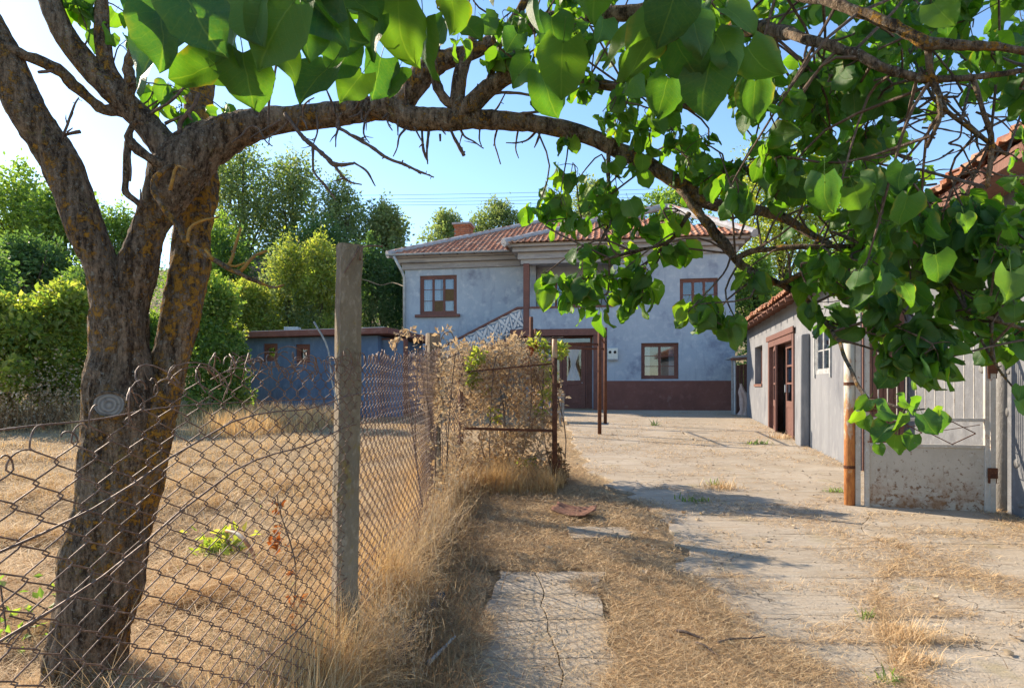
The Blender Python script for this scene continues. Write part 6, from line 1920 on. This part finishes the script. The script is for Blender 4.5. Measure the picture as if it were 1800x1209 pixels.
limb([(1330, -40, 1.6, 20), (1410, -10, 1.5, 19), (1480, 8, 1.4, 18), (1550, 36, 1.33, 18), (1600, 58, 1.3, 18), (1640, 76, 1.28, 19), (1700, 80, 1.27, 16), (1760, 84, 1.26, 14), (1830, 96, 1.25, 13)], amp=.13)
limb([(1632, 78, 1.29, 11), (1636, 120, 1.3, 10), (1650, 180, 1.31, 8), (1652, 215, 1.32, 8), (1630, 262, 1.33, 6)], "branch")
limb([(1708, 134, 1.3, 8), (1726, 190, 1.3, 8), (1742, 235, 1.31, 9), (1742, 290, 1.32, 9), (1738, 330, 1.33, 6)], "branch")
limb([(1640, 172, 1.66, 7), (1690, 215, 1.7, 7), (1740, 250, 1.72, 7), (1768, 272, 1.73, 5)], "branch")
limb([(1700, 548, 1.7, 6), (1745, 560, 1.68, 7), (1790, 576, 1.66, 7), (1840, 590, 1.65, 7)], "branch")
limb([(1742, 566, 1.68, 5), (1746, 620, 1.68, 5), (1756, 650, 1.67, 4), (1785, 688, 1.66, 3)], "branch")
limb([(1210, 375, 2.22, 7), (1180, 420, 2.2, 6), (1120, 440, 2.18, 5), (1060, 455, 2.15, 5)], "branch")
limb([(1070, 255, 2.35, 7), (1070, 330, 2.3, 6), (1072, 380, 2.28, 5), (1050, 440, 2.25, 4)], "branch")
limb([(340, 292, 2.5, 8), (312, 290, 2.46, 8), (285, 304, 2.43, 9), (270, 326, 2.42, 11), (286, 362, 2.40, 8), (308, 394, 2.38, 9), (330, 426, 2.35, 10), (360, 447, 2.34, 9), (400, 470, 2.32, 8), (440, 489, 2.3, 7), (478, 504, 2.28, 5), (500, 500, 2.27, 3)], "branch", m=M['bark_lichen'], amp=.4, label="orange lichened branch stub")
for L in ([(330, 425), (335, 400), (360, 385), (385, 380)], [(360, 440), (378, 458), (410, 468), (430, 462)], [(400, 470), (412, 440), (424, 400)], [(420, 480), (445, 452), (468, 440)], [(300, 335), (310, 296), (330, 300)]):
    limb([(a, b, 2.33, 6 - k) for k, (a, b) in enumerate(L)], "twig", m=M['lichen_twig'], keep=False)
# bare hanging twigs
tw = [[(500, 200, 2.5, 7), (525, 232, 2.47, 8), (548, 258, 2.44, 9), (575, 278, 2.42, 8), (590, 290, 2.41, 8), (622, 288, 2.4, 5)],
      [(548, 262, 2.44, 5), (552, 300, 2.43, 4), (575, 330, 2.42, 4), (590, 350, 2.42, 2)], [(590, 292, 2.41, 5), (610, 318, 2.4, 4), (636, 324, 2.4, 2)],
      [(590, 222, 2.5, 5), (640, 250, 2.45, 6), (680, 278, 2.42, 5), (715, 290, 2.4, 5), (740, 302, 2.38, 4), (762, 312, 2.37, 2)],
      [(622, 286, 2.4, 4), (645, 300, 2.4, 4), (660, 326, 2.4, 2)], [(740, 232, 2.5, 4), (743, 262, 2.5, 5), (752, 282, 2.5, 3)],
      [(752, 230, 2.5, 5), (750, 262, 2.5, 4), (752, 288, 2.5, 2)], [(790, 228, 2.48, 4), (805, 255, 2.48, 6), (816, 274, 2.48, 6)],
      [(950, 228, 2.42, 4), (945, 246, 2.42, 4), (938, 260, 2.42, 2)], [(772, 236, 2.5, 4), (773, 248, 2.5, 3)],
      [(140, 230, 2.42, 6), (118, 236, 2.42, 5), (98, 240, 2.42, 3)], [(108, 248, 2.4, 4), (120, 214, 2.4, 4), (132, 186, 2.4, 3), (140, 172, 2.4, 2)], [(118, 232, 2.4, 3), (128, 224, 2.4, 2)],
      [(66, 128, 2.3, 5), (84, 126, 2.3, 5), (92, 124, 2.3, 3)], [(228, 270, 2.42, 4), (230, 300, 2.42, 4), (228, 318, 2.42, 3)], [(250, 362, 2.4, 3), (248, 340, 2.4, 3), (246, 330, 2.4, 2)],
      [(262, 200, 2.5, 5), (300, 180, 2.5, 5), (330, 150, 2.5, 4)], [(315, 238, 2.5, 8), (318, 215, 2.5, 8), (340, 190, 2.5, 7), (350, 165, 2.5, 5)], [(290, 218, 2.52, 6), (320, 205, 2.52, 3)],
      [(470, 232, 2.5, 4), (472, 190, 2.49, 4), (480, 150, 2.48, 4), (486, 100, 2.47, 4)], [(868, 222, 2.44, 5), (900, 202, 2.42, 5), (940, 196, 2.4, 5), (985, 194, 2.38, 4)],
      [(830, 180, 2.46, 4), (868, 168, 2.44, 5), (900, 164, 2.42, 5), (945, 168, 2.4, 3)], [(660, 190, 2.53, 5), (640, 160, 2.5, 4), (632, 120, 2.48, 4)]]
rt_ = random.Random(77)
for k in range(34):                      # short dead spurs along the arching bough
    px = rt_.uniform(430, 960); py = float(np.interp(px, [425, 470, 540, 600, 650, 690, 722, 770, 830, 900, 960], [226, 214, 206, 199, 191, 192, 208, 211, 210, 214, 222]))
    up = rt_.random() < .45
    a = (-1 if up else 1) * rt_.uniform(.7, 2.4); Ln = rt_.uniform(16, 62) * (1 if not up else .8)
    pts = [(px, py, 2.5, 4.5)]
    x_, y_ = px, py
    for s_ in range(4):
        a += rt_.gauss(0, .30); x_ += math.cos(a) * Ln / 3; y_ += math.sin(a) * Ln / 3
        pts.append((x_, y_, 2.5 - .02 * s_, 4.2 - .75 * s_))
    tw.append(pts)
for L in tw: limb(L, "twig", m=M['twig'], keep=False, step=.012)
# fine bare twigs against the sky on the right
r_ = random.Random(21)
for k in range(34):
    px, py = r_.uniform(1570, 1760), r_.uniform(160, 330)
    d = r_.uniform(1.66, 1.9); a = r_.uniform(-.6, .9) + (math.pi if r_.random() < .4 else 0); L = r_.uniform(50, 120)
    P = [(px, py, d, 4)]
    for s in range(4):
        a += r_.gauss(0, .28); px += math.cos(a) * L / 4; py += math.sin(a) * L / 4
        P.append((px, py, d + .01 * s, 3.4 - .6 * s))
    limb(P, "twig", m=M['twig'], keep=False, step=.014, sides=5)
for k in range(22):
    px, py = r_.uniform(1230, 1560), r_.uniform(120, 420)
    d = r_.uniform(1.8, 2.2); a = r_.uniform(0, 6.28); L = r_.uniform(60, 150)
    P = [(px, py, d, 5)]
    for s in range(4):
        a += r_.gauss(0, .25); px += math.cos(a) * L / 4; py += math.sin(a) * L / 4
        P.append((px, py, d + .01 * s, 4.2 - .8 * s))
    limb(P, "twig", m=M['twig'], keep=False, step=.014, sides=5)
# old saw cut on the trunk and the dark hollow between the stems
from mathutils.bvhtree import BVHTree
bv = BVHTree.FromPolygons([v.co + TL for v in tk.data.vertices], [tuple(p.vertices) for p in tk.data.polygons])
dr_ = (at(194, 712, 2.5) - Vector((0, 0, CH))).normalized()
kc, kn, _, _ = bv.ray_cast(Vector((0, 0, CH)), dr_)
kn = (-dr_ + Vector((-.25, 0, .05))).normalized()
rotk = kn.to_track_quat('Y', 'Z')
n = 26
ring = [(math.cos(a) * .054 * (1 + .05 * math.sin(3 * a)), math.sin(a) * .047 * (1 + .04 * math.sin(2 * a + 1))) for a in np.linspace(0, 2 * math.pi, n, endpoint=False)]
kb = MB(); kb.add([(x, .020, z) for x, z in ring], [list(range(n))[::-1]])
ko = kb.build("saw_cut", M['endgrain'], tree); tag(ko, "grey round saw cut with rings")
kk = MB()
V = []
for sc_k, y in ((1.0, .0195), (1.06, .027), (1.22, .024), (1.34, -.01), (1.6, -.06)):
    V += [(x * sc_k, y, z * sc_k) for x, z in ring]
kk.add(V, [(j*n+i, (j+1)*n+i, (j+1)*n+(i+1) % n, j*n+(i+1) % n) for j in range(4) for i in range(n)])
cal = kk.build("saw_cut_collar", M['bark'], tree, smooth=True)
for o in (ko, cal):
    o.location = kc - TL; o.rotation_mode = 'QUATERNION'; o.rotation_quaternion = rotk
# ---- leaves
def leaf_mesh(seed, rows=9, half=3):
    r = random.Random(seed)
    fold, curl, wav, ph = r.uniform(.05, .62), r.uniform(-.1, .95), r.uniform(.03, .10), r.uniform(0, 6)
    twist = r.uniform(-.8, .8); side = r.uniform(-.16, .16)
    V, UV = [], []
    r_edge = r.uniform(-.4, 1.1)
    for i in range(rows + 1):
        t = i / rows
        w = .53 * (math.sin(math.pi * min(1, t * .97 + .05) ** .72)) ** .62 * (1 - .10 * t)
        if t > .8: w *= 1 - .35 * (t - .8) / .2
        if i == rows: w = .004
        if i == 0: w = .30
        for j in range(-half, half + 1):
            s = j / half
            e = (1 + .045 * math.sin(t * 23 + ph + s * 9) * abs(s) ** 2 + .04 * noise.noise((t * 6, s * 3, seed)))
            x = s * w * e + side * t * t
            y = t - .16 * (1 - t) ** 4 * abs(s) ** 1.5
            if i == 0: y -= .03 * abs(s)
            z = fold * abs(x) - curl * .5 * t * t + wav * math.sin(t * 7 + ph + s * 2) * abs(s) + .07 * noise.noise((t * 3, s * 2.2, seed + 5)) - r_edge * max(0, abs(s) - .6) ** 2
            a = twist * t * t
            x, z = x * math.cos(a) - z * math.sin(a), x * math.sin(a) + z * math.cos(a)
            V.append((x, y, z)); UV.append((.5 + s * .5 * max(.1, w / .5), t))
    W = 2 * half + 1
    q = np.array([(i*W+j, i*W+j+1, (i+1)*W+j+1, (i+1)*W+j) for i in range(rows) for j in range(W - 1)])
    # stalk: a thin three-sided tube from the blade's base back to the twig
    st = [(0, .02, fold * 0), (0, -.18, .03), (.02, -.42, .10)]
    tv_, tq_, _ = tube_np(np.array(st), [.012, .010, .014], 3)
    k = len(V)
    V = np.vstack([np.array(V), tv_]); UV = UV + [(.5, .02)] * len(tv_)
    return V, np.array(q), tq_ + k, np.array(UV)
LM = []
for s in range(14):
    V, q, tq_, UV = leaf_mesh(s)
    me = mesh_np("leaf", V, [q, tq_], UV, True); me.materials.append(M['leaf'])
    LM.append((V, q, tq_, UV, me))
leaves = []                               # (position of blade base, midrib, normal, size, mesh)
def add_leaf(p, d, nrm, size):
    d = Vector(d).normalized(); x = d.cross(Vector(nrm)).normalized(); nn = x.cross(d)
    leaves.append((Vector(p), x, d, nn, size, r_.randrange(len(LM))))
twmb = MB()
def cluster(px, py, D, n, rpx, size=.062, droop=1.0, hook=True, face=.35):
    c = at(px, py, D)
    rad = rpx * D / F
    if hook and bsamples:
        near = sorted(bsamples, key=lambda s: (s[0] - c).length)[:26]
        q, rr = near[int(26 * r_.random() ** 1.8)]
        if (q - c).length < .5:
            mid = q.lerp(c, .5) + Vector((r_.gauss(0, .05), r_.gauss(0, .05), r_.gauss(.02, .05)))
            P = catmull([q, mid, c, c + Vector((r_.gauss(0, .3), r_.gauss(0, .2), -.5)) * rad], 10)
            twmb.tube(P - np.array(TL), [max(.0012, min(rr, .0042) * (1 - .07 * i)) for i in range(10)], 5)
    for k in range(max(2, n // 3)):       # short spurs, each with about three leaves
        s0 = c + Vector((r_.gauss(0, .5), r_.gauss(0, .45), r_.gauss(0, .5))) * rad * .9
        twmb.tube(catmull([c, c.lerp(s0, .5) + Vector((r_.gauss(0, .1), r_.gauss(0, .1), r_.gauss(0, .1))) * rad, s0], 6) - np.array(TL), [.0018 - .00014 * i for i in range(6)], 4)
        for m_ in range(3):
            out = Vector((r_.gauss(0, 1), r_.gauss(0, .8), r_.gauss(0, .35)))
            d = out.normalized() * .55 + Vector((0, 0, -droop * r_.uniform(.15, 1.25)))
            nrm = Vector((-.45 + r_.gauss(0, .7), .30 + r_.gauss(0, .65), r_.gauss(.35, .5)))
            sz = size * r_.uniform(.62, 1.2)
            add_leaf(s0 + out.normalized() * sz * .38 + Vector((0, 0, -.01)), d, nrm, sz)
def big(px, py, D, size, ang, tilt=.15, nx=0.0):
    """single near leaf: centre in the photograph, direction its tip points to"""
    c = at(px, py, D)
    ang += r_.gauss(0, .4); size *= r_.uniform(.55, .92) * (.82 if px > 1050 else 1)
    d = Vector((math.cos(ang), r_.uniform(-.5, .5), -math.sin(ang))).normalized()
    add_leaf(c - d * size * .45, d, Vector((nx + r_.gauss(0, .45), -1, tilt + r_.gauss(0, .35))), size)
# nearest leaves, top left and top middle
dn = math.pi / 2
for a in [(285, 60, .58, .100, 2.0, .5), (262, 95, .62, .075, 1.7, .2), (410, 85, .66, .095, 1.75, .3, .5), (338, 130, .64, .060, 2.1, .3), (378, 118, .66, .07, 1.2, .3, -.4), (435, 140, .66, .080, 1.4, .2),
          (345, 30, .56, .08, 1.2, .6), (478, 50, .60, .085, 1.9, .5), (500, 95, .66, .07, 1.1, .5), (548, 140, .70, .07, 1.9, .2), (535, 60, .66, .08, 1.3, .4), (600, 110, .78, .08, 1.5, .4), (590, 60, .74, .08, 1.2, .4),
          (620, 150, .80, .062, 1.4, .2), (652, 60, .80, .085, 1.35, .2), (690, 140, .86, .075, 1.7, .2), (664, 130, .84, .075, 1.4, .3), (735, 80, .86, .08, 1.8, .3), (700, 40, .82, .085, 1.5, .4), (640, 15, .75, .08, 1.2, .5), (800, 25, .84, .09, 1.0, .3), (770, 60, .9, .07, 1.6, .4), (830, 55, .95, .075, 1.2, .3),
          (560, 15, .66, .085, 1.4, .5), (440, 20, .60, .08, 2.2, .6), (280, 20, .6, .07, 1.0, .5), (900, 70, 1.05, .08, 2.3, .2, .5), (915, 125, 1.05, .06, 2.0, .2, .6), (975, 60, 1.0, .08, 1.3, .3),
          (985, 120, .95, .095, 1.1, .3), (965, 165, 1.0, .085, 1.25, .2), (1095, 75, .82, .09, 1.9, .3), (1060, 50, .9, .08, 1.4, .3), (1135, 90, .80, .12, 1.5, .1), (1175, 25, .74, .10, 1.9, .3), (1110, 140, .85, .085, 2.2, .2, .5), (1165, 170, .95, .08, 1.5, .2),
          (1225, 50, .78, .11, 1.7, .2), (1240, 150, .84, .10, 1.55, .2), (1275, 80, .82, .10, 1.4, .3), (1330, 110, .85, .10, 1.6, .2), (1325, 175, .9, .095, 1.6, .15), (1300, 30, .8, .09, 1.2, .3), (1205, 110, .82, .10, 1.4, .3),
          (1450, 335, 1.0, .085, 1.3, .2), (1510, 350, 1.0, .10, 1.1, .2), (1580, 310, 1.0, .09, 1.4, .2), (1590, 370, 1.0, .085, 1.5, .1), (1655, 25, 1.15, .085, 1.5, .3), (1700, 390, 1.15, .08, 1.5, .2), (1650, 470, 1.15, .085, 1.4, .2), (1780, 500, 1.15, .09, 1.6, .2), (1600, 515, 1.2, .08, 1.5, .2)]:
    big(*a)
# low hanging bunch in front of the metal gate
for a in [(1518, 712, 1.22, .062, 2.6), (1560, 722, 1.2, .068, .35), (1610, 715, 1.22, .07, .3), (1502, 735, 1.22, .05, 1.9), (1552, 760, 1.2, .07, 1.4), (1580, 745, 1.18, .072, 1.2), (1600, 775, 1.2, .07, 1.4), (1570, 780, 1.22, .065, 1.7), (1632, 745, 1.18, .075, 1.0), (1655, 748, 1.22, .072, .7), (1648, 722, 1.24, .06, .3), (1545, 790, 1.22, .04, 1.6), (1520, 745, 1.24, .05, 1.8), (1590, 705, 1.24, .05, .1), (1795, 690, 1.3, .07, 1.3), (1800, 715, 1.3, .06, 1.6)]:
    big(*a, tilt=.35)
for L in ([(1524, 702, 1.32, 5), (1550, 708, 1.25, 5), (1590, 722, 1.22, 4), (1625, 720, 1.22, 3)], [(1540, 706, 1.27, 4), (1548, 740, 1.22, 3)]):
    limb(L, "twig", m=M['twig'], keep=False, step=.012)
# hanging spray over the house
for a in [(985, 345, 2.25, 12, 45), (1045, 350, 2.25, 12, 45), (945, 368, 2.25, 7, 26), (1000, 385, 2.25, 9, 38), (1080, 300, 2.25, 12, 42), (1010, 290, 2.35, 6, 26), (1000, 250, 2.35, 6, 22), (1020, 310, 2.3, 6, 24),
          (1060, 400, 2.2, 12, 42), (1120, 390, 2.2, 12, 45), (1040, 450, 2.2, 12, 42), (985, 500, 2.2, 13, 34), (1025, 490, 2.2, 13, 40), (1060, 520, 2.2, 13, 36), (1090, 480, 2.2, 12, 42), (1135, 470, 2.18, 12, 40), (1160, 430, 2.18, 12, 42), (1130, 510, 2.18, 9, 30), (1195, 370, 2.2, 12, 45), (960, 480, 2.2, 6, 18), (1105, 520, 2.2, 8, 25),
          (1225, 535, 1.95, 8, 24), (1258, 560, 1.92, 8, 20), (1290, 555, 1.95, 8, 24), (1212, 545, 1.95, 5, 14), (1318, 470, 2.05, 5, 22)]:
    cluster(*a, size=.066)
# the great leafy ceiling on the right
def low(x): return np.interp(x, [940, 980, 1040, 1100, 1200, 1300, 1400, 1450, 1500, 1560, 1650, 1690, 1750, 1830], [190, 215, 270, 330, 390, 405, 440, 500, 570, 630, 650, 600, 570, 580])
gaps = [(1292, 232, 44), (1668, 250, 62), (1600, 215, 40), (1730, 240, 45), (1240, 125, 18), (1735, 300, 45), (1780, 255, 34)]
cnt = 0
while cnt < 196:
    px, py = r_.uniform(960, 1840), r_.uniform(-90, 660)
    if py > low(px): continue
    if any((px - a) ** 2 + (py - b) ** 2 < (c + 14) ** 2 for a, b, c in gaps): continue
    if 1300 < px < 1470 and 300 < py < 470 and r_.random() < .55: continue
    lim = np.interp(px, [900, 960, 1030, 1090, 1150, 1205, 1250, 1320, 1420], [214, 222, 238, 266, 296, 330, 358, 368, 412])
    if px < 1420 and abs(py - lim) < 46: continue
    D = r_.uniform(1.42, 2.45) if px > 1250 else r_.uniform(1.8, 2.45)
    cluster(px, py, D, r_.randint(9, 14), r_.uniform(28, 54), size=.057)
    cnt += 1
for a in [(1540, 560, 1.75, 12, 50), (1600, 600, 1.7, 13, 50), (1650, 590, 1.7, 12, 45), (1500, 520, 1.85, 10, 45), (1580, 540, 1.75, 12, 50), (1630, 640, 1.7, 9, 28), (1560, 625, 1.75, 9, 30), (1480, 560, 1.85, 6, 26), (1670, 550, 1.75, 9, 36), (1660, 500, 1.8, 10, 45), (1740, 520, 1.8, 10, 45), (1790, 560, 1.8, 8, 40), (1770, 600, 1.8, 6, 24), (1600, 480, 1.85, 11, 50), (1660, 370, 1.75, 12, 46), (1710, 400, 1.75, 12, 48), (1765, 390, 1.7, 12, 48), (1690, 450, 1.75, 12, 46), (1750, 455, 1.7, 12, 46), (1800, 430, 1.7, 10, 44), (1620, 340, 1.8, 10, 40), (1560, 400, 1.85, 12, 46), (1500, 420, 1.9, 12, 46), (1440, 470, 1.95, 10, 40), (1690, 340, 1.8, 7, 28)]:
    cluster(*a, size=.066)
# the crown goes on above the frame and shades the near leaves
cnt = 0
while cnt < 42:
    px, py, D = r_.uniform(-300, 1700), r_.uniform(-700, -130), r_.uniform(.8, 2.6)
    if at(px, py, D).z < 2.55 or at(px, py, D).z > 3.9: continue
    cluster(px, py, D, 11, r_.uniform(.14, .22) * F / D, size=.072, hook=False)
    cnt += 1
for k in range(26):
    px, py, D = r_.uniform(150, 1300), r_.uniform(-480, -230), r_.uniform(.62, 1.1)
    cluster(px, py, D, 10, .13 * F / D, size=.075, hook=False)
# leaves at the upper left and around the forks
for a in [(270, 160, 2.6, 8, 34), (300, 150, 2.55, 8, 30), (320, 185, 2.6, 8, 30), (210, 80, 2.55, 6, 26), (160, 10, 2.5, 6, 24), (230, 30, 2.6, 7, 30), (130, 0, 2.5, 4, 20), (395, 195, 2.7, 6, 22), (890, 100, 2.35, 8, 30), (870, 120, 2.4, 4, 16), (940, 150, 2.2, 8, 30), (900, 20, 2.2, 10, 46), (1000, 20, 2.1, 10, 50), (830, -10, 2.1, 9, 46), (700, -20, 1.9, 10, 50), (600, 0, 1.7, 10, 50), (480, -10, 1.6, 9, 46)]:
    cluster(*a, size=.075)
def place_leaves():
    def shown(l):
        p = l[0] + l[2] * l[4] * .45
        if p.y < .2: return 0
        px = 900 + p.x / p.y * F; py = HZ - (p.z - CH) / p.y * F
        if not (-30 < px < 1830 and -30 < py < 1240): return 0
        return l[4] / p.y
    order = sorted(leaves, key=shown, reverse=True)
    for p, x, d, nn, s, k in order[:296]:
        o = link("leaf", LM[k][4], None, tree)
        Mx = Matrix((( x.x * s, d.x * s, nn.x * s, p.x - TL.x), (x.y * s, d.y * s, nn.y * s, p.y - TL.y), (x.z * s, d.z * s, nn.z * s, p.z - TL.z), (0, 0, 0, 1)))
        o.matrix_local = Mx
    Vs, q4, q4b, UVs, n = [], [], [], [], 0
    for p, x, d, nn, s, k in order[296:]:
        V, q, tq_, UV, _ = LM[k]
        W = (V @ np.array([x, d, nn])) * s + np.array(p - TL)
        Vs.append(W); q4.append(q + n); q4b.append(tq_ + n); UVs.append(UV); n += len(V)
    # one blade and its stalk count as one leaf for the colour: join them at the base
    o = link("foliage", mesh_np("foliage", np.concatenate(Vs), [np.concatenate(q4), np.concatenate(q4b)], np.concatenate(UVs), True), M['leaf_mass'], tree)
    tag(o, kind='stuff')
place_leaves()
tag(twmb.build("leafy_twigs", M['twig'], tree), kind='stuff')
# fallen leaves
fl = MB()
for k in range(40):
    V, q, tq_, UV, _ = LM[k % 14]
    D = R.uniform(2.5, 7); x = R.uniform(-.3, 2.6)
    a = R.uniform(0, 6.28); s = R.uniform(.03, .05)
    Rz = np.array([[math.cos(a), -math.sin(a), 0], [math.sin(a), math.cos(a), 0], [0, 0, 1]])
    fl.add((V * s) @ Rz.T + np.array([x, D, gzf(x, D) + .045]), q)
tag(fl.build("fallen_leaves", M['fol_dry']), "curled brown leaves fallen on the drive", "leaves", None, 'stuff')
